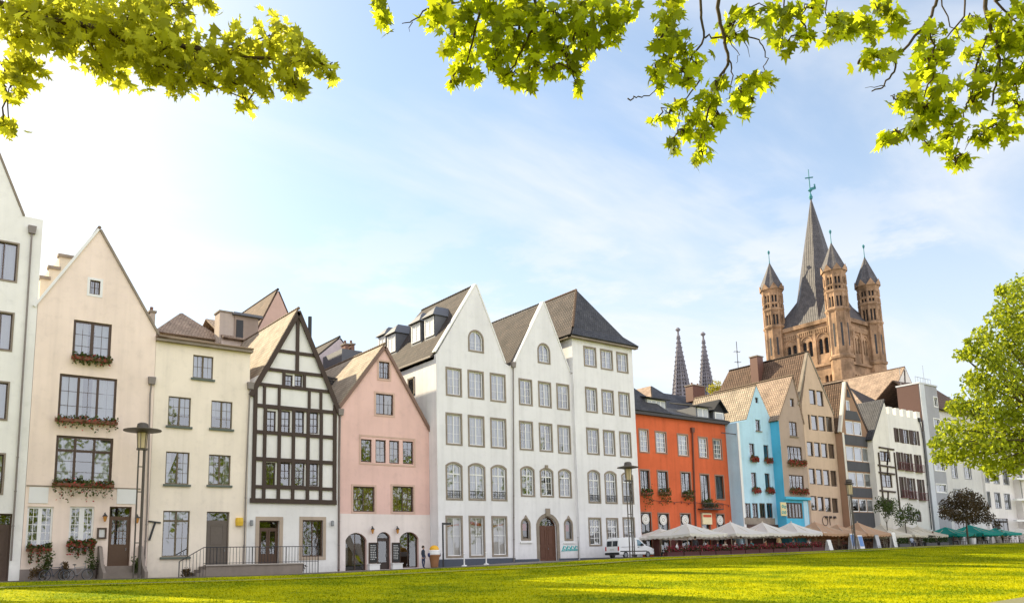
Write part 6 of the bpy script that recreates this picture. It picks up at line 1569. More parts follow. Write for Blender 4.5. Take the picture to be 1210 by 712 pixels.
rear("rear_window", .22, .84, 1.08, 1.56, M_vg); rear("rear_window", .94, 1.56, 1.08, 1.56, M_vg); rear("door_seam", .88, .90, .48, 1.62, M_blk, .006)
rear("number_plate", .62, 1.16, .74, .86, simple("plate_pale", (.6, .6, .58)), .02); rear("tail_light", .02, .16, .68, 1.06, simple("tail_red", (.45, .02, .015), rough=.2), .02); rear("tail_light", 1.62, 1.76, .68, 1.06, simple("tail_red", (0,)), .02)
m = MB().box(xv0 - .12, xv0 + .1, Yv + .02, Yv + Wv - .02, zv + .34, zv + .54); bevelled(m, "rear_bumper", M_blk, r, .03, 2); m = MB().box(xv0 + 4.32, xv0 + 4.56, Yv + .02, Yv + Wv - .02, zv + .28, zv + .48); bevelled(m, "front_bumper", M_blk, r, .03, 2)
MB().box(xv0 + 4.16, xv0 + 4.42, Yv - .012, Yv + .34, zv + .66, zv + .82).build("headlight", simple("headlight", (.7, .72, .75), rough=.1), r)
mb = MB(); mb.add([(xv0 + 2.72, Yv + .22, zv + 1.73), (xv0 + 3.44, Yv + .12, zv + 1.15), (xv0 + 3.44, Yv + Wv - .12, zv + 1.15), (xv0 + 2.72, Yv + Wv - .22, zv + 1.73)], [(0, 1, 2, 3)]); mb.v = [(a + .012, b, c + .014) for a, b, c in mb.v]; mb.build("windscreen", M_vg, r)
MB().box(xv0 + 2.72, xv0 + 2.9, Yv - .2, Yv - .0, zv + 1.08, zv + 1.28).build("wing_mirror", M_blk, r)
for wx in (.78, 3.62):
    for wy in (Yv + .06, Yv + Wv - .06):
        t = MB().torus((xv0 + wx, wy, zv + .31), .235, .085, n=24, m=8).build("wheel", M_blk, r, True); MB().lathe((0, 0, 0), [(.01, -.05), (.2, -.04), (.2, .04), (.01, .05)], 16)
        hb_ = MB(); n = 16; hb_.prism([(xv0 + wx + .19*math.cos(2*math.pi*k/n), zv + .31 + .19*math.sin(2*math.pi*k/n)) for k in range(n)], wy - .07, wy + .07); hb_.build("hubcap", M_grey, t)

# ------------------------------------------------------------------ parasols, tables, chairs
def parasol(col_mat, half, zs, peak, label, group, loc, scallop=True, drop=.28):
    """square market parasol: canopy of four sagging panels with a hanging valance, mast, ribs, base"""
    r = empty("market_parasol", loc, label, "parasol", group); lx, ly, lz = loc
    m = MB(); N = 8
    cor = [(-half, -half), (half, -half), (half, half), (-half, half)]
    for k in range(4):
        a, b = cor[k], cor[(k+1) % 4]; rows = []
        for i in range(6):
            f = i/5; row = []
            for j in range(N + 1):
                g = j/N; ex, ey = a[0] + (b[0]-a[0])*g, a[1] + (b[1]-a[1])*g; sag = -.10*math.sin(math.pi*g)*f - .12*math.sin(math.pi*f)
                row.append((lx + ex*f, ly + ey*f, lz + zs + peak*(1 - f) + sag))
            rows.append(row)
        o = len(m.v); vs = [p for row in rows for p in row]; m.add(vs, [(i*(N+1)+j, (i+1)*(N+1)+j, (i+1)*(N+1)+j+1, i*(N+1)+j+1) for i in range(5) for j in range(N)])
    m.build("canopy", col_mat, r, False)
    vl = MB(); S = 8
    for k in range(4):
        a, b = cor[k], cor[(k+1) % 4]; prev = None
        top, bot = [], []
        n = S*6
        for j in range(n + 1):
            g = j/n; x, y = lx + a[0] + (b[0]-a[0])*g, ly + a[1] + (b[1]-a[1])*g; sag = -.10*math.sin(math.pi*g)
            top.append((x*1.0, y, lz + zs + sag)); bot.append((x, y, lz + zs + sag - drop*(.62 + .38*abs(math.sin(math.pi*g*S)) if scallop else 1)))
        vl.add(top + bot, [(j, j+1, n+2+j, n+1+j) for j in range(n)])
    vl.build("valance", col_mat, r)
    MB().tube([(lx, ly, lz), (lx, ly, lz + zs + peak + .12)], .045, 8).build("mast", simple("pale_mast", (.62, .55, .42)), r)
    rb = MB()
    for a in cor + [(half, 0), (-half, 0), (0, half), (0, -half)]: rb.beam((lx, ly, lz + zs + peak - .12), (lx + a[0]*.97, ly + a[1]*.97, lz + zs - .05 - (.08 if 0 in a else 0)), .035, .035, up=(0, 0, 1)); rb.beam((lx, ly, lz + zs - .25), (lx + a[0]*.5, ly + a[1]*.5, lz + zs + peak*.44 - .12), .03, .03, up=(0, 0, 1))
    rb.build("ribs", simple("pale_mast", (0,)), r)
    MB().lathe((lx, ly, lz), [(.38, 0), (.38, .1), (.08, .16), (.07, .5)], 12).build("base", M_dark, r)
    return r
def cloth(name, c, t=.35):
    m, N, L, b = node_mat(name); b.inputs["Base Color"].default_value = (*c, 1); b.inputs["Roughness"].default_value = .9
    tc = N.new("ShaderNodeTexCoord"); n = N.new("ShaderNodeTexNoise"); n.inputs["Scale"].default_value = 3; L.new(tc.outputs["Object"], n.inputs["Vector"]); bp = N.new("ShaderNodeBump"); bp.inputs["Strength"].default_value = .4; bp.inputs["Distance"].default_value = .05; L.new(n.outputs[0], bp.inputs["Height"]); L.new(bp.outputs[0], b.inputs["Normal"])
    tr = N.new("ShaderNodeBsdfTranslucent"); tr.inputs[0].default_value = (*c, 1); mx = N.new("ShaderNodeMixShader"); mx.inputs[0].default_value = t
    L.new(b.outputs[0], mx.inputs[1]); L.new(tr.outputs[0], mx.inputs[2]); L.new(mx.outputs[0], N["Material Output"].inputs[0]); return m
C_white, C_tan, C_cream, C_green = cloth("parasol_white", (.86, .82, .75)), cloth("parasol_tan", (.60, .38, .24)), cloth("parasol_cream", (.78, .72, .60)), cloth("parasol_green", (.01, .30, .25))
Yp = 53.2
def pz(px, py, Y): return P(px, py, Y).z
spots = []
GW, GT, GC, GG = "white parasols over the cafe terrace", "tan parasols over the cafe terrace", "cream parasols over the cafe terrace", "green parasols at the far end of the terrace"
def zone(g): return {GW: "the white parasols", GT: "the tan parasols", GC: "the cream parasols", GG: "the green parasols"}.get(g, "the single white parasol at the right edge")
defs = [(812, 617.5, 631, C_white, 2.6, GW, "large white parasol at the left end, beside the van"), (864, 616, 631, C_white, 2.6, GW, "second white parasol from the van, in front of the orange-red house"),
        (902, 616.5, 630.5, C_white, 2.5, GW, "third white parasol from the van, below the pale blue house"), (936, 616.5, 630, C_white, 2.5, GW, "fourth white parasol, next to the first tan one"),
        (964, 616, 630.5, C_tan, 2.6, GT, "first tan parasol, touching the last white one"), (990, 619, 631, C_tan, 2.5, GT, "tan parasol in the middle of the three"),
        (1014.5, 616.5, 631, C_tan, 2.6, GT, "last tan parasol, right of the lamp post"),
        (1042, 619, 632, C_cream, 2.4, GC, "cream parasol beside the last tan one"), (1069.5, 620, 632, C_cream, 2.5, GC, "cream parasol under the small green trees"), (1085, 621, 632.5, C_cream, 2.5, GC, "cream parasol touching the green parasols"),
        (1118, 622, 631, C_green, 2.6, GG, "green parasol left of the purple tree trunk"), (1147, 619.5, 630, C_green, 2.9, GG, "large green parasol behind the purple tree trunk"), (1177, 623.5, 630, C_green, 2.4, GG, "rightmost green parasol of the terrace"),
        (1204, 624.5, 630, C_white, 2.6, "white parasol at the right edge", "single white parasol at the right edge of the photo")]
for px, pk, ed, m_, hf, g_, lb in defs:
    Yk = Yp if px < 1100 else Yp - .4
    x = X(px, 632, Yk); z0 = zb(x) - .06; ze_ = pz(px, ed, Yk); 
    hk = max(pz(px, pk, Yk) - ze_, .8)
    parasol(m_, hf, ze_ - z0, hk, lb, g_, (x, Yk, z0)); spots.append((x, Yk, z0, g_))
    if px < 1200:                        # second row, added to shade the house fronts
        parasol(m_, min(hf, 2.4), ze_ - z0 - .05, hk*.8, "parasol of the rear row close to the house fronts, behind " + zone(g_), "rear row of parasols behind " + zone(g_), (x + 1.2, Yk + 4.4 if px < 960 else Yk + 3.2, z0), drop=.2)
# cafe chair and table prototypes
M_wch = simple("chair_wood", (.10, .055, .03), rough=.5)
def cafe_chair(loc):
    r = empty("cafe_chair", loc, "x", "chair", "x"); x, y, z = loc
    MB().box(x-.22, x+.22, y-.22, y+.22, z+.43, z+.47).build("seat", M_wch, r)
    for a in (-.2, .2):
        for b in (-.2, .2): MB().tube([(x+a*1.05, y+b*1.1, z), (x+a, y+b, z+(.432 if b < 0 else .432))], .02, 6).build("leg", M_wch, r)
    m = MB(); 
    for a in (-.2, 0, .2): m.tube([(x+a, y+.2, z+.47), (x+a, y+.28, z+.92)], .018, 5)
    m.box(x-.22, x+.22, y+.26, y+.30, z+.84, z+.95); m.box(x-.21, x+.21, y+.235, y+.265, z+.62, z+.68); m.build("backrest", M_wch, r); return r
def cafe_table(loc):
    r = empty("cafe_table", loc, "x", "table", "x"); x, y, z = loc
    MB().lathe((x, y, z + .72), [(.44, 0), (.46, .015), (.44, .035)], 18).build("tabletop", simple("table_top", (.30, .16, .10), rough=.4), r); MB().tube([(x, y, z + .05), (x, y, z + .72)], .035, 8).build("column", M_dark, r); MB().lathe((x, y, z), [(.28, 0), (.26, .03), (.06, .08)], 12).build("foot", M_dark, r); return r
ch0 = tb0 = None
def put(kind, x, y, z, rz, g):
    global ch0, tb0
    if kind == "chair":
        lb = "dark wooden cafe chair in the shade of " + zone(g); gp = "cafe chairs under " + zone(g)
        if ch0 is None: ch0 = cafe_chair((0, 0, 0)); o = ch0; o.location = (x, y, z); o.rotation_euler = (0, 0, rz)
        else: o = copy_thing(ch0, (x, y, z), rz)
    else:
        lb = "round brown cafe table in the shade of " + zone(g); gp = "cafe tables under " + zone(g)
        if tb0 is None: tb0 = cafe_table((0, 0, 0)); o = tb0; o.location = (x, y, z)
        else: o = copy_thing(tb0, (x, y, z), rz)
    o["label"] = lb; o["group"] = gp
for x, y, z, g in spots:
    for dx_, dy_ in ((-1.15, -1.3), (1.15, -1.2)):
        put("table", x + dx_, y + dy_, z, 0, g)
        for k in range(3): an = math.radians((-150, -30, 90)[k] + rng.uniform(-15, 15)); put("chair", x + dx_ + .68*math.cos(an), y + dy_ + .68*math.sin(an), z, an - math.pi/2, g)
# row of dark red planters before the white parasols
M_rb = simple("planter_oxblood", (.07, .012, .012), rough=.6); M_rf = leafmat("red_bedding", (.30, .02, .05), (.35, .03, .06), mix=.3); M_gl2 = leafmat("planter_leaf", (.04, .05, .015), (.07, .09, .02), mix=.3)
def planter(loc, L_):
    r = empty("planter", loc, "x", "planter", "x"); x, y, z = loc
    m = MB().box(x - L_/2, x + L_/2, y - .22, y + .22, z, z + .36); m.box(x - L_/2 - .02, x + L_/2 + .02, y - .24, y + .24, z + .362, z + .4); m.build("trough", M_rb, r)
    f = MB(); g = MB()
    for k in range(8): cx = x - L_/2 + L_*(k + .5)/8; leaf_quads(g, (cx, y, z + .58 + .12*math.sin(k*2.1)), (.25, .26, .3), 30, .16); leaf_quads(f, (cx, y - .05, z + .62 + .12*math.sin(k*2.1)), (.25, .3, .3), 22, .15)
    g.build("foliage", M_gl2, r); f.build("blossom", M_rf, r); return r
Ypl = 50.0; xa, xb = X(786, 653, Ypl), X(972, 652, Ypl); n = 11; L_ = (xb - xa)/n - .12; pl0 = None
for k in range(n):
    x = xa + (xb - xa)*(k + .5)/n; z = zb(x) - .06
    if pl0 is None: pl0 = planter((0, 0, 0), L_); o = pl0; o.location = (x, Ypl, z)
    else: o = copy_thing(pl0, (x, Ypl, z), math.pi*(k % 2))
    o["label"] = "dark red planter with red flowers in the row before the white parasols"; o["group"] = "red planters before the white parasols"
# people on the terrace
for px, Y, pose, top, legs, lb, rz in ((876.5, 51.4, "stand", (.42, .58, .68), (.05, .06, .1), "person in light blue shirt standing under the white parasols", 1.2), (888, 51.5, "sit", (.06, .32, .34), (.05, .05, .06), "person in teal top sitting under the white parasols", -.7),
        (868.5, 51.3, "sit", (.70, .55, .52), (.1, .08, .07), "person in pale pink top sitting beside the light blue shirt", .6), (800, 51.6, "sit", (.62, .60, .58), (.06, .05, .05), "person in white top sitting under the leftmost white parasol", .4),
        (1078, 51.2, "sit", (.45, .52, .66), (.05, .05, .08), "person in pale blue top sitting under the cream parasols", -.5), (1128, 51.0, "sit", (.12, .06, .06), (.04, .04, .05), "person in dark maroon top sitting under the green parasols", .5), (822, 51.3, "stand", (.05, .05, .06), (.03, .03, .04), "waiter in black standing under the leftmost white parasol", 2.4), (836, 51.4, "sit", (.30, .06, .05), (.05, .05, .06), "person in brick red top sitting between the first two white parasols", -.6), (848, 51.2, "sit", (.10, .12, .20), (.04, .04, .05), "person in navy top sitting under the second white parasol", .8), (857, 51.7, "sit", (.55, .50, .40), (.05, .04, .04), "person in beige top sitting under the second white parasol", -1.0), (905, 51.3, "sit", (.35, .16, .07), (.04, .04, .05), "person in rust brown top sitting under the third white parasol", .4), (921, 51.5, "stand", (.62, .45, .25), (.05, .04, .04), "person in tan jacket standing under the fourth white parasol", -.4), (938, 51.3, "sit", (.14, .14, .14), (.03, .03, .04), "person in charcoal top sitting under the fourth white parasol", .9), (956, 51.4, "sit", (.55, .52, .50), (.05, .05, .08), "person in light grey top sitting under the first tan parasol", -.8), (996, 51.6, "sit", (.20, .05, .05), (.05, .05, .05), "person in wine red top sitting under the middle tan parasol", .5), (1104, 51.6, "stand", (.6, .58, .55), (.06, .07, .12), "person in white shirt standing between the cream and green parasols", -.9), (1163, 51.3, "sit", (.05, .06, .10), (.03, .03, .04), "person in dark navy top sitting under the big green parasol", .7), (1186, 51.6, "stand", (.72, .34, .06), (.06, .05, .05), "person in orange jacket standing by the rightmost green parasol", .2)):
    x = X(px, 645, Y); person(x, Y, zb(x) - .06, 1.72, lb, top, legs, pose=pose, rz=rz, hair=(.06, .035, .02))
# folding boards
def a_board(loc, w, h, mat, panel, label, rz=0.0, lean=.28):
    r = empty("a_frame_board", loc, label, "sign board", "folding boards on the terrace edge"); x, y, z = loc
    for s_ in (-1, 1):
        f = MB(); a, b = Vector((x, y + s_*lean, z)), Vector((x, y + s_*.02, z + h)); f.obox((a + b)/2, Vector((w/2, 0, 0)), (b - a)/2, Vector((0, .014, .004))); p = f.build("board", mat, r)
        q = MB(); u = (b - a); q.obox((a + b)/2 + u*.06 + Vector((0, s_*.022, .0)), Vector((w/2 - .06, 0, 0)), u*.36, Vector((0, .006, .002))); q.build("poster", panel, p)
    r.rotation_euler = (0, 0, rz); return r
def reroot(r): pass
M_bp = simple("blue_poster", (.10, .22, .50), rough=.5); M_gp = simple("grey_poster", (.42, .42, .44), rough=.5); M_cp = simple("card_poster", (.70, .69, .66), rough=.5)
for px, Y, w, h_, m_, p_, lb in ((980, 50.2, .7, 1.1, M_white, M_cp, "small white folding board right of the red planters"), (1008, 50.6, .9, 1.7, M_white, M_bp, "tall folding board with blue poster by the lamp post"), (1017, 50.7, .9, 1.5, M_white, M_bp, "second blue folding board, just right of the lamp post"),
        (1037, 50.6, .8, 1.5, M_grey, M_gp, "grey folding board beneath the cream parasol"), (1057, 50.6, .8, 1.7, M_white, M_cp, "pale tall folding board under the small green trees")):
    x = X(px, 650, Y); a_board((x, Y, zb(x) - .06), w, h_, m_, p_, lb)
x = X(1150, 645, 50.4); r = empty("tub", (x, 50.4, zb(x) - .06), "white round tub standing under the big green parasol", "tub")
MB().lathe((x, 50.4, zb(x) - .06), [(.34, 0), (.42, .75), (.46, .8), (.40, .82)], 16).build("tub_body", M_white, r); mb = MB(); leaf_quads(mb, (x, 50.4, zb(x) + .95), (.45, .45, .35), 120, .16); mb.build("foliage", M_ger, r)
# low box hedges and pots at the far terrace
for px, w_, lb in ((1068, 2.4, "low dark green potted hedge under the cream parasols"), (1100, 2.6, "low dark green potted hedge between the cream and green parasols"), (1115, 2.2, "low potted hedge left of the purple tree trunk")):
    x = X(px, 648, 50.3); z = zb(x) - .06; r = empty("potted_hedge", (x, 50.3, z), lb, "hedge", "potted hedges on the terrace"); MB().box(x - w_/2, x + w_/2, 50.1, 50.5, z, z + .4).build("trough", M_dark, r)
    mb = MB(); 
    for k in range(6): leaf_quads(mb, (x - w_/2 + w_*(k + .5)/6, 50.3, z + .7), (.35, .3, .42), 60, .16)
    mb.build("foliage", leafmat("hedge_leaf", (.03, .055, .012), (.06, .11, .02), mix=.3), r)

# ------------------------------------------------------------------ bicycles and shrubs by the cream-pink house
def bicycle(loc, label, col, rz=0.0):
    r = empty("bicycle", loc, label, "bicycle", "bicycles leaning at the cream pink house"); x, y, z = loc; m_ = simple("bike_paint_%d" % int(col[0]*100 + col[2]*10), col, rough=.35)
    for dx_ in (-.53, .53):
        w = MB().torus((x + dx_, y, z + .34), .32, .022, n=26, m=6).build("wheel", M_blk, r, True); sp_ = MB().torus((x + dx_, y, z + .34), .29, .012, n=26, m=4)
        for k in range(9): an = k*math.pi/9; c_, s_ = math.cos(an)*.29, math.sin(an)*.29; sp_.tube([(x + dx_ - c_, y, z + .34 - s_), (x + dx_ + c_, y, z + .34 + s_)], .003, 3)
        sp_.build("rim", M_grey, w)
    f = MB(); A_, B_, C_, D_, E2 = (x - .53, y, z + .34), (x - .08, y, z + .30), (x - .20, y, z + .78), (x + .40, y, z + .82), (x + .53, y, z + .34)
    for a, b in ((A_, B_), (A_, C_), (B_, C_), (B_, D_), (C_, D_), (D_, E2)): f.tube([a, b], .018, 6)
    f.build("frame", m_, r); MB().tube([(x + .40, y, z + .82), (x + .37, y, z + 1.0)], .014).tube([(x + .30, y - .28, z + 1.0), (x + .38, y - .2, z + 1.02), (x + .38, y + .2, z + 1.02), (x + .30, y + .28, z + 1.0)], .013).build("handlebar", M_grey, r)
    MB().tube([(x - .2, y, z + .78), (x - .23, y, z + .92)], .014).lathe((x - .23, y, z + .92), [(.05, 0), (.11, .02), (.10, .06), (.03, .07)], 8).build("saddle", M_blk, r); MB().tube([(x - .08, y - .1, z + .30), (x - .08, y - .1, z + .15), (x - .08, y - .2, z + .15)], .012).lathe((x - .08, y - .06, z + .26), [(.09, 0), (.09, .06)], 10).build("crank", M_dark, r); return r
x = X(64, 682, 58.9); bicycle((x, 58.9, zb(x) - .06), "dark bicycle under the left flower box of the cream pink house", (.04, .05, .08)); x = X(92, 682, 58.9); bicycle((x, 58.9, zb(x) - .06), "grey bicycle nearer the stone steps", (.25, .25, .26))
def shrub(px, w, h, label, mat, Y=59.2, n=260, name="shrub"):
    x = X(px, 680, Y); z = zb(x) - .06; r = empty(name, (x, Y, z), label, "shrub", "shrubs along the house fronts"); m = MB()
    for k in range(5): m.tube([(x + rng.uniform(-.1, .1), Y, z), (x + rng.uniform(-w, w)*.4, Y + rng.uniform(-.1, .1), z + h*.7)], [.02, .008], 4)
    m.build("stems", M_timber, r); f = MB(); 
    for k in range(6): leaf_quads(f, (x + rng.uniform(-w, w)*.35, Y + rng.uniform(-.15, .1), z + h*rng.uniform(.3, .8)), (w*.3, .3, h*.28), n//6, .14)
    f.build("foliage", mat, r)
M_sh = leafmat("shrub_leaf", (.06, .085, .02), (.12, .16, .03), mix=.35); M_sh2 = leafmat("shrub_brown", (.11, .07, .03), (.16, .10, .03), mix=.3)
shrub(45, .9, 1.0, "brownish shrub at the left corner of the cream pink house", M_sh2); shrub(54, .8, 1.9, "climbing shrub below the left lattice window", M_sh, Y=59.6); shrub(76, .7, 1.3, "small red-tinged shrub between the two bicycles", M_sh2, Y=59.6); shrub(113, 1.1, 1.6, "leafy green shrub left of the stone steps", M_sh, Y=59.4); shrub(157.5, .7, 1.6, "small potted shrub right of the stone steps", M_sh, Y=59.0); shrub(221, .9, .8, "low brown shrub at the foot of the iron railing", M_sh2, Y=58.9); shrub(352, 1.2, .7, "low brown shrub at the right end of the stone platform", M_sh2, Y=58.9)
# ------------------------------------------------------------------ trees
M_bark = plaster("bark", (.10, .08, .06), var=.35, scale=5, bump=.8)
M_twig = simple("twig_bark", (.07, .05, .035), rough=.85)
def lobed():
    pts = []
    for ang, r in ((-90, .30), (-62, .34), (-38, .50), (-14, .34), (8, .66), (30, .36), (52, .62), (70, .42), (90, .92), (110, .42), (128, .62), (150, .36), (172, .66), (194, .34), (218, .50), (242, .34)):
        a = math.radians(ang); pts.append((r*math.cos(a), r*math.sin(a) + .1))
    return np.array(pts)
LOBED = lobed(); OVAL = np.array([(0, -.5), (.26, -.15), (.24, .2), (0, .6), (-.24, .2), (-.26, -.15)])
def leaf_cloud(name, C_, size, mat, parent, shape=LOBED, droop=.6, fold=.25, outward=None):
    n = len(C_); C_ = np.asarray(C_, float); k = len(shape); size = np.broadcast_to(size, n)*rng.uniform(.6, 1.2, n)
    nrm = rng.normal(size=(n, 3))*np.array([1, 1, .9]); nrm[:, 2] += droop*np.sign(rng.random(n) - .12); nrm /= np.linalg.norm(nrm, axis=1)[:, None]
    t = rng.normal(size=(n, 3)); t[:, 2] -= 1.1; t -= nrm*(t*nrm).sum(1)[:, None]; t /= np.linalg.norm(t, axis=1)[:, None]; s_ = np.cross(t, nrm)
    cup = -fold*(shape[:, 0]**2)*1.6 - .12*shape[:, 1]**2
    V = C_[:, None, :] + size[:, None, None]*(s_[:, None, :]*shape[None, :, 0, None] + t[:, None, :]*shape[None, :, 1, None] + nrm[:, None, :]*cup[None, :, None])
    me = bpy.data.meshes.new(name); me.vertices.add(n*k); me.loops.add(n*k); me.polygons.add(n)
    off = Vector((0, 0, 0)); p = parent
    while p is not None: off += p.location; p = p.parent
    me.vertices.foreach_set("co", (V - np.array(off)).astype(np.float32).ravel()); me.loops.foreach_set("vertex_index", np.arange(n*k)); me.polygons.foreach_set("loop_start", np.arange(n)*k)
    me.materials.append(mat); me.update(); me.validate(); o = bpy.data.objects.new(name, me); COL.objects.link(o); o.parent = parent; return o
def blob_points(c, r, n):
    d = rng.normal(size=(n, 3)); d /= np.linalg.norm(d, axis=1)[:, None]; return np.array(c) + d*(rng.random(n)**.45)[:, None]*r
def limb(mb, pts, r0, r1, n=8, wob=.0, sub=4):
    pts = [Vector(p) for p in pts]; out = []
    for a, b in zip(pts, pts[1:]):
        for k in range(sub): q = a.lerp(b, k/sub); out.append(q + Vector(rng.normal(size=3)*wob))
    out.append(pts[-1]); m = len(out); mb.tube(out, [r0 + (r1 - r0)*i/(m - 1) for i in range(m)], n)
Rv = R3
def camp(rgt, up, fwd): return CAM + R3 @ Vector((rgt, up, -fwd))
def overhead(name, label, base_xy, blobs, twigs, depth, mat, leaf=.13, dens=1.0, extra=(), crotch=7.5, scaf=()):
    gxy = gz(*base_xy); base_ = Vector((base_xy[0], base_xy[1], gxy)); r = empty(name, base_, label, "tree", "plane trees framing the view")
    tk = MB(); top = base_ + Vector((.3, .2, crotch)); limb(tk, [base_ - Vector((0, 0, .4)), base_ + Vector((.05, .1, 1.2)), top], .42, .28, 12, .02)
    tk.build("trunk", M_bark, r, True)
    br = MB(); cen = []
    pts = []
    for (x, y, rp, d_) in blobs:
        d = depth + d_; c = PD(x, y, d); rad = rp*1.15*d/FPX; cen.append((c, rad)); n = int(dens*24*(rp/15.)**2) + 3
        bp_ = blob_points((0, 0, 0), 1.0, n); fw = R3 @ Vector((0, 0, -1)); bp_ = bp_*rad; 
        bp_ += np.outer(rng.normal(size=n)*rad*.9, np.array(fw)); pts.append(bp_ + np.array(c))
    # main scaffold limbs lead from the trunk to the hanging sprays
    for sc in scaf:
        q = [top] + [PD(*s_) for s_ in sc]; limb(br, q, .16, .035, 8, .04)
    for tw_, r0 in twigs:
        q = [PD(x, y, depth + dd) for x, y, dd in tw_]; limb(br, q, r0, r0*.35, 6, .012, 4)
    # short twigs tying the leaf sprays together
    for i, (c, rad) in enumerate(cen):
        js = sorted(range(len(cen)), key=lambda j: (cen[j][0] - c).length)[1:3]
        for j in js[:1]: limb(br, [c, (c + cen[j][0])/2 + Vector((0, 0, .08)), cen[j][0]], .012, .006, 4, .02, 3)
        for _ in range(2): e = Vector(rng.normal(size=3)); e = e/e.length*rad*.8; limb(br, [c, c + e*.5 + Vector((0, 0, .04)), c + e], .008, .004, 4, .01, 2)
    cr = leaf_cloud("crown", np.concatenate(pts), leaf, mat, r)
    # the rest of the crown, above and beside the picture
    ex = []
    for (cx, cy, cz, rad, n) in extra:
        ex.append(blob_points((base_.x + cx, base_.y + cy, base_.z + cz), rad, n)); limb(br, [top, Vector((base_.x + cx*.6, base_.y + cy*.6, base_.z + crotch + (cz - crotch)*.7)), Vector((base_.x + cx, base_.y + cy, base_.z + cz))], .14, .03, 7, .05)
    if ex: leaf_cloud("upper_crown", np.concatenate(ex), leaf*1.3, mat, r)
    br.build("branches", M_twig, r, True); return r
M_leafo = leafmat("plane_leaf", (.10, .15, .01), (.62, .68, .02), mix=.62, var=.55)
M_leafl = leafmat("plane_leaf_olive", (.12, .15, .02), (.68, .68, .05), mix=.68, var=.35)
bl = [(8, 10, 28, 0), (20, 45, 22, .2), (55, 15, 35, 0), (62, 45, 18, -.2), (100, 20, 38, .3), (105, 50, 25, 0), (150, 20, 38, 0), (150, 60, 28, .2), (180, 80, 18, 0), (190, 20, 28, 0), (195, 55, 28, -.2), (222, 85, 16, 0), (235, 60, 22, .2), (215, 95, 12, 0), (248, 4, 9, 0), (215, 5, 16, 0), (262, 75, 20, 0), (275, 100, 12, 0), (285, 60, 24, 0), (300, 90, 18, .1), (320, 50, 20, 0), (335, 35, 14, 0), (350, 60, 20, 0), (340, 85, 18, 0), (375, 75, 14, 0), (390, 82, 8, 0), (292, 122, 9, 0), (312, 108, 11, 0), (352, 103, 10, 0), (18, 78, 12, 0), (45, 78, 10, .2), (12, 102, 16, 0), (30, 95, 9, 0), (4, 145, 14, 0), (120, 78, 14, 0), (245, 96, 10, 0), (205, 104, 8, 0)]
tw = [([(-60, -20, 0), (40, 20, 0), (120, 35, 0), (200, 50, 0), (290, 70, 0), (360, 70, 0)], .05), ([(200, 50, 0), (260, 60, 0), (330, 40, 0)], .02), ([(-30, 40, 0), (5, 80, 0), (10, 140, 0)], .02), ([(120, 35, 0), (215, 88, 0), (292, 118, 0)], .018)]
lt = camp(-13.5, 0, 9); overhead("plane_tree", "plane tree at the left whose backlit olive branch hangs into the top left corner", (lt.x, lt.y), bl, tw, 10.5, M_leafl, leaf=.14, dens=1.5,
    extra=[(-2, -2, 10.5, 2.6, 300), (0, -3, 12, 2.6, 300)], scaf=[[(-260, 60, 9.5), (-60, -20, 10.5)]])
bm_ = [(450, 8, 13, 0), (455, 22, 9, 0), (515, 18, 14, 0), (527, 8, 16, 0), (545, 30, 18, 0), (535, 52, 12, 0), (560, 55, 16, .2), (548, 82, 10, 0), (533, 97, 6, 0), (562, 88, 10, 0), (585, 15, 20, 0), (590, 45, 18, -.2), (588, 72, 12, 0), (612, 30, 18, 0), (615, 60, 16, .2), (606, 88, 9, 0), (596, 95, 7, 0), (640, 15, 20, 0), (640, 48, 18, 0), (633, 78, 12, 0), (624, 95, 8, 0), (652, 82, 9, 0), (665, 25, 18, 0), (665, 58, 16, 0), (672, 80, 9, 0), (682, 98, 7, 0), (690, 35, 18, 0), (697, 55, 12, 0), (712, 20, 16, 0), (722, 40, 12, 0), (738, 12, 14, 0), (730, 28, 10, 0), (560, 5, 18, 0), (612, 2, 18, 0), (685, 5, 20, 0)]
tw = [([(590, -60, 0), (575, -10, 0), (560, 40, 0), (550, 85, 0)], .022), ([(610, -60, 0), (640, 20, 0), (615, 60, 0), (600, 90, 0)], .022), ([(700, -60, 0), (690, 20, 0), (668, 60, 0), (680, 95, 0)], .022), ([(575, -10, 0), (505, 12, 0), (488, 26, 0), (475, 28, 0)], .012), ([(488, 26, 0), (484, 38, 0)], .006), ([(700, -40, 0), (655, 15, 0), (660, 35, 0)], .014), ([(440, -40, 0), (450, 12, 0)], .01), ([(690, 55, 0), (693, 72, 0), (681, 84, 0)], .008)]
mt = camp(3.0, 0, -7); overhead("plane_tree", "plane tree whose bright leaf cluster hangs into the top centre of the photo", (mt.x, mt.y), bm_, tw, 9.8, M_leafo, leaf=.145, dens=1.15,
    extra=[(0, 3, 12.5, 2.6, 500), (2, 0, 13, 2.6, 500), (-3, 0, 12, 2.4, 400)], crotch=8.5, scaf=[[(590, -900, 6), (600, -200, 8.8), (590, -60, 9.8)], [(600, -200, 8.8), (700, -60, 9.8)], [(590, -200, 8.8), (440, -40, 9.8)]])
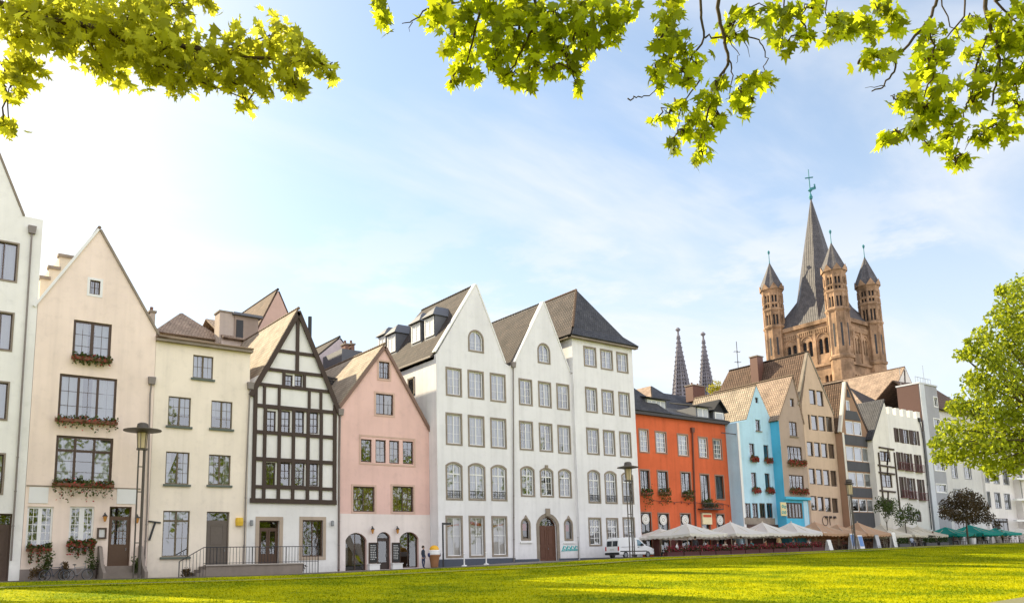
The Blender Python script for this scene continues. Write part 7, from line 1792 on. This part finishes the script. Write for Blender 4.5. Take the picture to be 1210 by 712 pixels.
bt = [(799, 10, 17, 0), (785, 25, 13, 0), (796, 42, 15, 0), (778, 48, 8, 0), (792, 68, 17, 0), (810, 60, 10, 0), (775, 75, 8, 0), (780, 92, 12, 0), (800, 88, 10, 0), (823, 76, 12, 0), (815, 95, 8, 0), (862, 28, 13, 0), (870, 42, 9, 0), (885, 16, 8, 0), (908, 12, 14, 0), (925, 28, 18, 0), (925, 55, 11, 0), (945, 20, 14, 0), (950, 45, 9, 0), (962, 8, 12, 0), (985, 36, 13, 0), (992, 22, 9, 0), (793, 132, 12, 0), (775, 143, 7, 0), (804, 124, 7, 0), (838, 118, 13, 0), (850, 135, 9, 0), (822, 140, 14, 0), (832, 158, 11, 0), (808, 155, 8, 0), (795, 166, 6, 0), (830, 180, 9, 0), (824, 190, 5, 0), (845, 150, 9, 0), (795, 178, 4, 0), (880, 105, 13, 0), (870, 118, 9, 0), (896, 92, 9, 0), (890, 118, 6, 0), (876, 136, 5, 0), (911, 96, 4, 0), (852, 98, 7, 0)]
tw = [([(860, -60, 0), (848, 10, 0), (856, 45, 0), (861, 70, 0), (850, 95, 0), (838, 130, 0), (828, 165, 0)], .024), ([(820, -60, 0), (829, 15, 0), (832, 45, 0), (815, 75, 0), (795, 90, 0)], .018), ([(832, 45, 0), (850, 42, 0), (880, 43, 0), (900, 50, 0), (906, 70, 0), (902, 90, 0), (890, 108, 0)], .011), ([(742, 117, 0), (752, 115, 0), (766, 112, 0), (784, 102, 0), (800, 88, 0)], .009), ([(827, 95, 0), (807, 122, 0), (800, 155, 0)], .010), ([(861, 70, 0), (866, 90, 0), (862, 117, 0)], .010), ([(861, 70, 0), (853, 98, 0), (848, 108, 0)], .008), ([(880, 43, 0), (886, 68, 0)], .006), ([(848, 30, 0), (872, 60, 0), (870, 75, 0)], .007), ([(930, -40, 0), (925, 30, 0), (925, 58, 0)], .012), ([(980, -40, 0), (975, 15, 0), (985, 36, 0)], .010), ([(795, -40, 0), (796, 40, 0), (790, 85, 0)], .012)]
overh_xy = camp(7.5, 0, -6); overhead("plane_tree", "plane tree whose long drooping spray hangs left of the church spire", (overh_xy.x, overh_xy.y), bt, tw, 9.6, M_leafo, leaf=.14, dens=1.0,
    extra=[(0, 3, 12.5, 2.6, 500), (3, 1, 13, 2.6, 500)], crotch=8.5, scaf=[[(860, -900, 6), (860, -200, 8.6), (860, -60, 9.6)], [(850, -200, 8.6), (930, -40, 9.6)], [(850, -200, 8.6), (820, -60, 9.6)], [(860, -200, 8.6), (980, -40, 9.6)], [(830, -200, 8.6), (795, -40, 9.6)]])
b4 = [(992, 30, 13, 0), (1005, 38, 8, 0), (1018, 25, 10, 0), (1040, 12, 16, 0), (1058, 25, 14, 0), (1030, 38, 8, 0), (1028, 65, 9, 0), (1040, 72, 10, 0), (1052, 65, 9, 0), (1015, 75, 6, 0), (1098, 48, 14, 0), (1110, 62, 12, 0), (1092, 68, 10, 0), (1100, 82, 10, 0), (1118, 58, 8, 0), (1082, 112, 14, 0), (1070, 120, 9, 0), (1058, 118, 7, 0), (1092, 128, 11, 0), (1104, 116, 14, 0), (1118, 100, 9, 0), (1112, 135, 12, 0), (1125, 148, 12, 0), (1100, 135, 9, 0), (1078, 146, 9, 0), (1062, 158, 8, 0), (1046, 162, 9, 0), (1040, 170, 5, 0), (1085, 155, 6, 0), (1120, 165, 9, 0), (1100, 168, 5, 0), (1130, 192, 9, 0), (1140, 185, 7, 0), (1118, 185, 5, 0), (1142, 32, 10, 0), (1155, 22, 8, 0), (1178, 25, 16, 0), (1192, 40, 16, 0), (1180, 55, 13, 0), (1200, 60, 14, 0), (1148, 66, 11, 0), (1158, 82, 9, 0), (1170, 84, 13, 0), (1142, 100, 11, 0), (1160, 110, 11, 0), (1150, 122, 8, 0), (1185, 92, 14, 0), (1200, 100, 12, 0), (1206, 125, 12, 0), (1190, 120, 9, 0), (1166, 150, 11, 0), (1153, 160, 7, 0), (1180, 150, 9, 0), (1198, 155, 10, 0), (1162, 168, 6, 0), (1205, 20, 12, 0), (1208, 80, 12, 0)]
tw = [([(1120, -60, 0), (1105, 5, 0), (1095, 30, 0), (1065, 60, 0), (1055, 85, 0), (1045, 100, 0), (1030, 108, 0)], .022), ([(1045, 100, 0), (1022, 104, 0)], .006), ([(1160, -60, 0), (1164, 10, 0), (1175, 45, 0), (1183, 70, 0), (1176, 100, 0), (1172, 125, 0)], .028), ([(1145, -40, 0), (1137, 20, 0), (1120, 45, 0), (1108, 60, 0)], .014), ([(1164, 45, 0), (1155, 75, 0), (1150, 105, 0), (1140, 130, 0), (1135, 150, 0), (1128, 190, 0)], .014), ([(1095, 30, 0), (1102, 55, 0), (1105, 80, 0), (1090, 120, 0), (1075, 150, 0), (1048, 162, 0)], .014), ([(1183, 70, 0), (1198, 85, 0), (1206, 120, 0)], .012), ([(1145, 160, 0), (1140, 178, 0)], .007), ([(1105, -20, 0), (1125, 30, 0), (1140, 50, 0)], .010), ([(1175, 0, 0), (1195, 20, 0), (1210, 40, 0)], .016)]
rt = camp(12.5, 0, 4.5); overhead("plane_tree", "plane tree at the right whose sprays and bare twigs fill the top right corner", (rt.x, rt.y), b4, tw, 10.2, M_leafo, leaf=.145, dens=.95,
    extra=[(0, 2, 11, 2.6, 500), (2, 0, 12.5, 2.8, 600), (-1, -2, 12, 2.4, 400)], crotch=7.5, scaf=[[(1500, -150, 9), (1250, -100, 10), (1160, -60, 10.2)], [(1250, -100, 10), (1120, -60, 10.2)], [(1320, -60, 9.6), (1175, 0, 10.2)], [(1250, -120, 10), (1145, -40, 10.2)]])

def standing_tree(name, label, foot, crown, h_tr, r_tr, mat, leaf, shape=OVAL, group=None, limbs=True, droop=.4):
    r = empty(name, foot, label, "tree", group); foot = Vector(foot); tk = MB(); top = foot + Vector((0, 0, h_tr)); limb(tk, [foot - Vector((0, 0, .3)), foot + Vector((.03, .02, h_tr*.5)), top], r_tr, r_tr*.6, 10, r_tr*.08); tk.build("trunk", M_bark, r, True)
    br = MB(); pts = []
    for (c, rad, n) in crown:
        pts.append(blob_points(c, rad, n))
        if limbs: limb(br, [top - Vector((0, 0, h_tr*.1)), (top + Vector(c))/2 + Vector((0, 0, rad*.1)), Vector(c)], r_tr*.24, r_tr*.04, 6, r_tr*.22)
    if limbs: br.build("branches", M_bark, r, True)
    leaf_cloud("crown", np.concatenate(pts), leaf, mat, r, shape=shape, droop=droop); return r
# big tree at the right: crown reaches in, trunk beyond the frame
M_lf = leafmat("lime_leaf", (.14, .19, .015), (.50, .55, .03), mix=.5, var=.4)
dT = 38.0; cr = []
px_pts = [(1195, 358, 18), (1180, 378, 18), (1165, 395, 15), (1205, 385, 22), (1190, 405, 20), (1150, 415, 14), (1170, 425, 20), (1135, 418, 7), (1205, 425, 22), (1150, 445, 12), (1160, 460, 18), (1185, 450, 22), (1208, 465, 20), (1132, 478, 14), (1150, 482, 18), (1175, 485, 20), (1200, 495, 22), (1125, 505, 16), (1145, 512, 18), (1170, 515, 20), (1195, 525, 20), (1112, 528, 12), (1130, 532, 16), (1155, 535, 18), (1180, 545, 14), (1205, 540, 16), (1106, 540, 7), (1120, 545, 8), (1165, 552, 9), (1172, 562, 5), (1198, 555, 8), (1140, 400, 5), (1185, 345, 8), (1203, 340, 10)]
for x, y, rp in px_pts:
    for k in range(2): d = dT + rng.uniform(-2.2, 2.2); c = PD(x + rng.uniform(-4, 4), y + rng.uniform(-4, 4), d); cr.append((tuple(c), rp*d/FPX*rng.uniform(.85, 1.25), int(2.7*rp**1.55)))
for x, y, rp in ((1235, 345, 40), (1250, 420, 45), (1245, 500, 42), (1300, 330, 45), (1310, 420, 50), (1300, 500, 45), (1365, 380, 45), (1360, 470, 45)): d = dT + rng.uniform(-2, 2); cr.append((tuple(PD(x, y, d)), rp*d/FPX, 420))
ft = PD(1300, 690, dT); gx = (ft.x, ft.y); standing_tree("leafy_tree", "tall bright green tree reaching in at the right edge above the parasols", (gx[0], gx[1], gz(*gx)), cr, 6.5, .38, M_lf, .19)
mb = MB()
for lx_, ly_, lb in ((-2.2, 46.0, "tall green tree in front of the white gabled house, added just beyond the left edge to shade the lawn"), (-3.4, 39.5, "second tall green tree added for shade beyond the left edge, farther out on the lawn"), (.4, 43.0, "third tall green tree added for shade beyond the left edge, between the other two")):  # unseen trees, added to cast shade on the lawn's left corner
    standing_tree("leafy_tree", lb, (lx_, ly_, gz(lx_, ly_)), [((lx_ + a, ly_ + b, gz(lx_, ly_) + c), r_, int(n_*1.7)) for a, b, c, r_, n_ in ((0, 0, 11, 3, 900), (-2, -2, 9, 2.6, 700), (1.5, -2, 10, 2.4, 700), (-2, 2, 12, 2.6, 700), (1.2, 2.4, 12, 2.4, 600), (0, -1, 14.5, 2.6, 700), (.6, 1, 16.5, 2.4, 600), (-1, 0, 18, 2, 500), (-3.5, 0, 8, 2.2, 500), (-1, -1, 6.5, 2.2, 600))], 6.0, .34, M_lf, .30)
# row of plane trees along the promenade behind the viewer, mirrored in the window panes
pt0 = standing_tree("plane_tree", "plane tree of the promenade row across the lawn, opposite the houses", (-30, -16, NEARZ), [((-30 + a*1.9, -16 + b*1.9, c*1.95), r_*1.8, int(n_*1.3)) for a, b, c, r_, n_ in ((0, 0, 7, 3.2, 420), (-2.6, 0, 6, 2.6, 300), (2.6, 0.5, 6.2, 2.6, 300), (0, 2, 9.5, 2.8, 320), (-1.6, -1, 10.5, 2.4, 260), (2, -.6, 9.8, 2.4, 260), (0, 2.4, 5.2, 2.4, 260))], 8.0, .5, M_lf, .75, group="plane trees of the promenade row")
for k, (tx, ty) in enumerate(((-14, -19), (2, -17), (19, -20), (35, -18), (52, -21), (70, -18), (88, -20), (108, -19))): copy_thing(pt0, (tx, ty, NEARZ), rz=k*1.3)
# purple-leaved tree, little green trees and the bright one over the roofs
Yt = 49.2
def at(px, py, Y): return tuple(P(px, py, Y))
M_pl = leafmat("purple_leaf", (.06, .042, .018), (.11, .06, .02), mix=.3, var=.4)
x = X(1142, 620, Yt); cr = [(at(a, b, Yt + rng.uniform(-1.2, 1.2)), c*Yt*.0021, int(c*c*6)) for a, b, c in ((1120, 598, 11), (1132, 590, 12), (1142, 585, 10), (1152, 592, 12), (1142, 600, 14), (1127, 608, 9), (1115, 606, 7), (1160, 600, 10), (1155, 610, 9), (1168, 612, 9), (1178, 620, 6), (1135, 612, 8), (1148, 614, 7))]
standing_tree("small_tree", "purple-leaved small tree standing in front of the green parasols", (x, Yt, gz(x, Yt)), cr, 3.2, .13, M_pl, .22, group="small trees on the terrace")
M_gt = leafmat("terrace_leaf", (.045, .07, .015), (.10, .15, .02), mix=.35, var=.4)
for px, bl_, lb in ((1048, ((1045, 596, 8), (1052, 600, 7), (1040, 592, 6), (1056, 594, 6), (1048, 606, 6), (1037, 600, 5)), "thin young green tree before the little half-timbered house"), (1070, ((1070, 606, 8), (1078, 612, 7), (1064, 614, 7), (1074, 599, 5), (1082, 605, 5), (1060, 606, 5)), "bushy young green tree before the crenellated white house")):
    Y = 52.0; x = X(px, 620, Y); standing_tree("small_tree", lb, (x, Y, zb(x) - .06), [(at(a, b, Y + rng.uniform(-.6, .6)), c*.115, int(c*c*5)) for a, b, c in bl_], 3.0, .08, M_gt, .2, group="small trees on the terrace")
Y = 84.0; x = X(846, 470, Y); z = zb(x); M_yl = leafmat("yellow_leaf", (.30, .28, .02), (.40, .36, .02), mix=.4)
standing_tree("roof_tree", "bright yellow-green treetop showing above the roofs beside the far spires", (x, Y, z), [(at(a, b, Y), c*.16, int(c*c*4)) for a, b, c in ((846, 456, 7), (841, 460, 6), (850, 460, 6), (847, 465, 8))], Z(846, 470, Y) - z, .3, M_yl, .3)

# ------------------------------------------------------------------ sky, sun, exposure
SUN_AZ, SUN_EL = -22.0, 32.0            # azimuth from +Y (into the houses) towards +X
sv = Vector((math.sin(math.radians(SUN_AZ))*math.cos(math.radians(SUN_EL)), math.cos(math.radians(SUN_AZ))*math.cos(math.radians(SUN_EL)), math.sin(math.radians(SUN_EL))))
sl_ = bpy.data.lights.new("sun", 'SUN'); sl_.energy = 5.0; sl_.angle = math.radians(.53); sl_.color = (1, .86, .60)
so = bpy.data.objects.new("sun", sl_); COL.objects.link(so); so.rotation_euler = sv.to_track_quat('Z', 'Y').to_euler(); so.location = (-40, 40, 60)
w = bpy.data.worlds.new("World"); scene.world = w; w.use_nodes = True; N = w.node_tree.nodes; L = w.node_tree.links
bg = N["Background"]; bg.inputs["Strength"].default_value = .13
sk = N.new("ShaderNodeTexSky"); sk.sky_type = 'NISHITA'; sk.sun_disc = False; sk.sun_elevation = math.radians(SUN_EL); sk.sun_rotation = math.radians(SUN_AZ)
sk.air_density = 1.0; sk.dust_density = .8; sk.ozone_density = 1.0; sk.altitude = 50
tc = N.new("ShaderNodeTexCoord"); sp_ = N.new("ShaderNodeSeparateXYZ"); L.new(tc.outputs["Generated"], sp_.inputs[0])
def math_(op, a, b=None, clamp=False):
    n = N.new("ShaderNodeMath"); n.operation = op; n.use_clamp = clamp
    for i, v_ in enumerate((a, b)):
        if v_ is None: continue
        if isinstance(v_, (int, float)): n.inputs[i].default_value = v_
        else: L.new(v_, n.inputs[i])
    return n.outputs[0]
den = math_('ADD', math_('MAXIMUM', sp_.outputs[2], 0.0), .12)
cb = N.new("ShaderNodeCombineXYZ"); L.new(math_('DIVIDE', sp_.outputs[0], den), cb.inputs[0]); L.new(math_('DIVIDE', sp_.outputs[1], den), cb.inputs[1])
mp = N.new("ShaderNodeMapping"); mp.inputs["Rotation"].default_value = (0, 0, math.radians(38)); mp.inputs["Scale"].default_value = (.55, 1.25, 1); mp.inputs["Location"].default_value = (1.7, .4, 0); L.new(cb.outputs[0], mp.inputs[0])
nz = N.new("ShaderNodeTexNoise"); nz.inputs["Scale"].default_value = 1.1; nz.inputs["Detail"].default_value = 9; nz.inputs["Roughness"].default_value = .55; nz.inputs["Distortion"].default_value = .5; L.new(mp.outputs[0], nz.inputs["Vector"])
mr = N.new("ShaderNodeMapRange"); mr.interpolation_type = 'SMOOTHSTEP'; mr.inputs["From Min"].default_value = .47; mr.inputs["From Max"].default_value = .72; mr.inputs["To Min"].default_value = .18; mr.inputs["To Max"].default_value = .95; L.new(nz.outputs["Fac"], mr.inputs["Value"])
# whitish veil towards the horizon and an unseen cloud bank added to brighten the fronts
hv = N.new("ShaderNodeMapRange"); hv.interpolation_type = 'SMOOTHSTEP'; hv.inputs["From Min"].default_value = .50; hv.inputs["From Max"].default_value = .02; hv.inputs["To Max"].default_value = .72; L.new(sp_.outputs[2], hv.inputs["Value"])
bk = N.new("ShaderNodeMapRange"); bk.interpolation_type = 'SMOOTHSTEP'; bk.inputs["From Min"].default_value = .15; bk.inputs["From Max"].default_value = -.6; bk.inputs["To Max"].default_value = .75; L.new(sp_.outputs[1], bk.inputs["Value"])
sdv = N.new("ShaderNodeVectorMath"); sdv.operation = 'DOT_PRODUCT'; L.new(tc.outputs["Generated"], sdv.inputs[0]); sdv.inputs[1].default_value = tuple(sv)
ml = N.new("ShaderNodeMapRange"); ml.interpolation_type = 'SMOOTHSTEP'; ml.inputs["From Min"].default_value = .72; ml.inputs["From Max"].default_value = 1.0; ml.inputs["To Max"].default_value = .9; L.new(sdv.outputs["Value"], ml.inputs["Value"])
inv = lambda a: math_('SUBTRACT', 1.0, a)
mp2 = N.new("ShaderNodeMapping"); mp2.inputs["Scale"].default_value = (3.2, 3.2, 9.0); L.new(tc.outputs["Generated"], mp2.inputs[0])
nz2 = N.new("ShaderNodeTexNoise"); nz2.inputs["Scale"].default_value = 1.6; nz2.inputs["Detail"].default_value = 8; nz2.inputs["Roughness"].default_value = .6; L.new(mp2.outputs[0], nz2.inputs["Vector"])
m2 = N.new("ShaderNodeMapRange"); m2.interpolation_type = 'SMOOTHSTEP'; m2.inputs["From Min"].default_value = .50; m2.inputs["From Max"].default_value = .63; m2.inputs["To Max"].default_value = .9; L.new(nz2.outputs["Fac"], m2.inputs["Value"])
lowm = N.new("ShaderNodeMapRange"); lowm.interpolation_type = 'SMOOTHSTEP'; lowm.inputs["From Min"].default_value = .46; lowm.inputs["From Max"].default_value = .22; L.new(sp_.outputs[2], lowm.inputs["Value"])
cov0 = math_('SUBTRACT', 1.0, math_('MULTIPLY', m2.outputs[0], lowm.outputs[0]))
cov = inv(math_('MULTIPLY', cov0, math_('MULTIPLY', math_('MULTIPLY', inv(mr.outputs[0]), inv(hv.outputs[0])), math_('MULTIPLY', inv(bk.outputs[0]), inv(ml.outputs[0])))))
mixc = N.new("ShaderNodeMix"); mixc.data_type = 'RGBA'; L.new(cov, mixc.inputs[0]); tn = N.new("ShaderNodeVectorMath"); tn.operation = "MULTIPLY"; tn.inputs[1].default_value = (.98, 1.03, 1.0); L.new(sk.outputs[0], tn.inputs[0]); L.new(tn.outputs[0], mixc.inputs[6])
CLOUD = 4.0
gl = N.new("ShaderNodeMix"); gl.data_type = 'RGBA'; gl.inputs[6].default_value = (CLOUD, CLOUD*1.02, CLOUD*1.06, 1); gl.inputs[7].default_value = (8.5, 8.5, 9.1, 1); L.new(bk.outputs[0], gl.inputs[0])
g2 = N.new("ShaderNodeMix"); g2.data_type = 'RGBA'; g2.inputs[7].default_value = (5.8, 5.4, 4.7, 1); L.new(ml.outputs[0], g2.inputs[0]); L.new(gl.outputs[2], g2.inputs[6]); gl = g2
L.new(gl.outputs[2], mixc.inputs[7]); L.new(mixc.outputs[2], bg.inputs["Color"])
scene.view_settings.view_transform = 'Standard'; scene.view_settings.look = 'None'; scene.view_settings.exposure = 0.95; scene.view_settings.gamma = 1.0
try: scene.view_settings.use_curve_mapping = False
except Exception: pass
scene.cycles.max_bounces = 8; scene.cycles.transparent_max_bounces = 12; scene.cycles.diffuse_bounces = 5; scene.cycles.sample_clamp_indirect = 8
scene.cycles.use_denoising = True
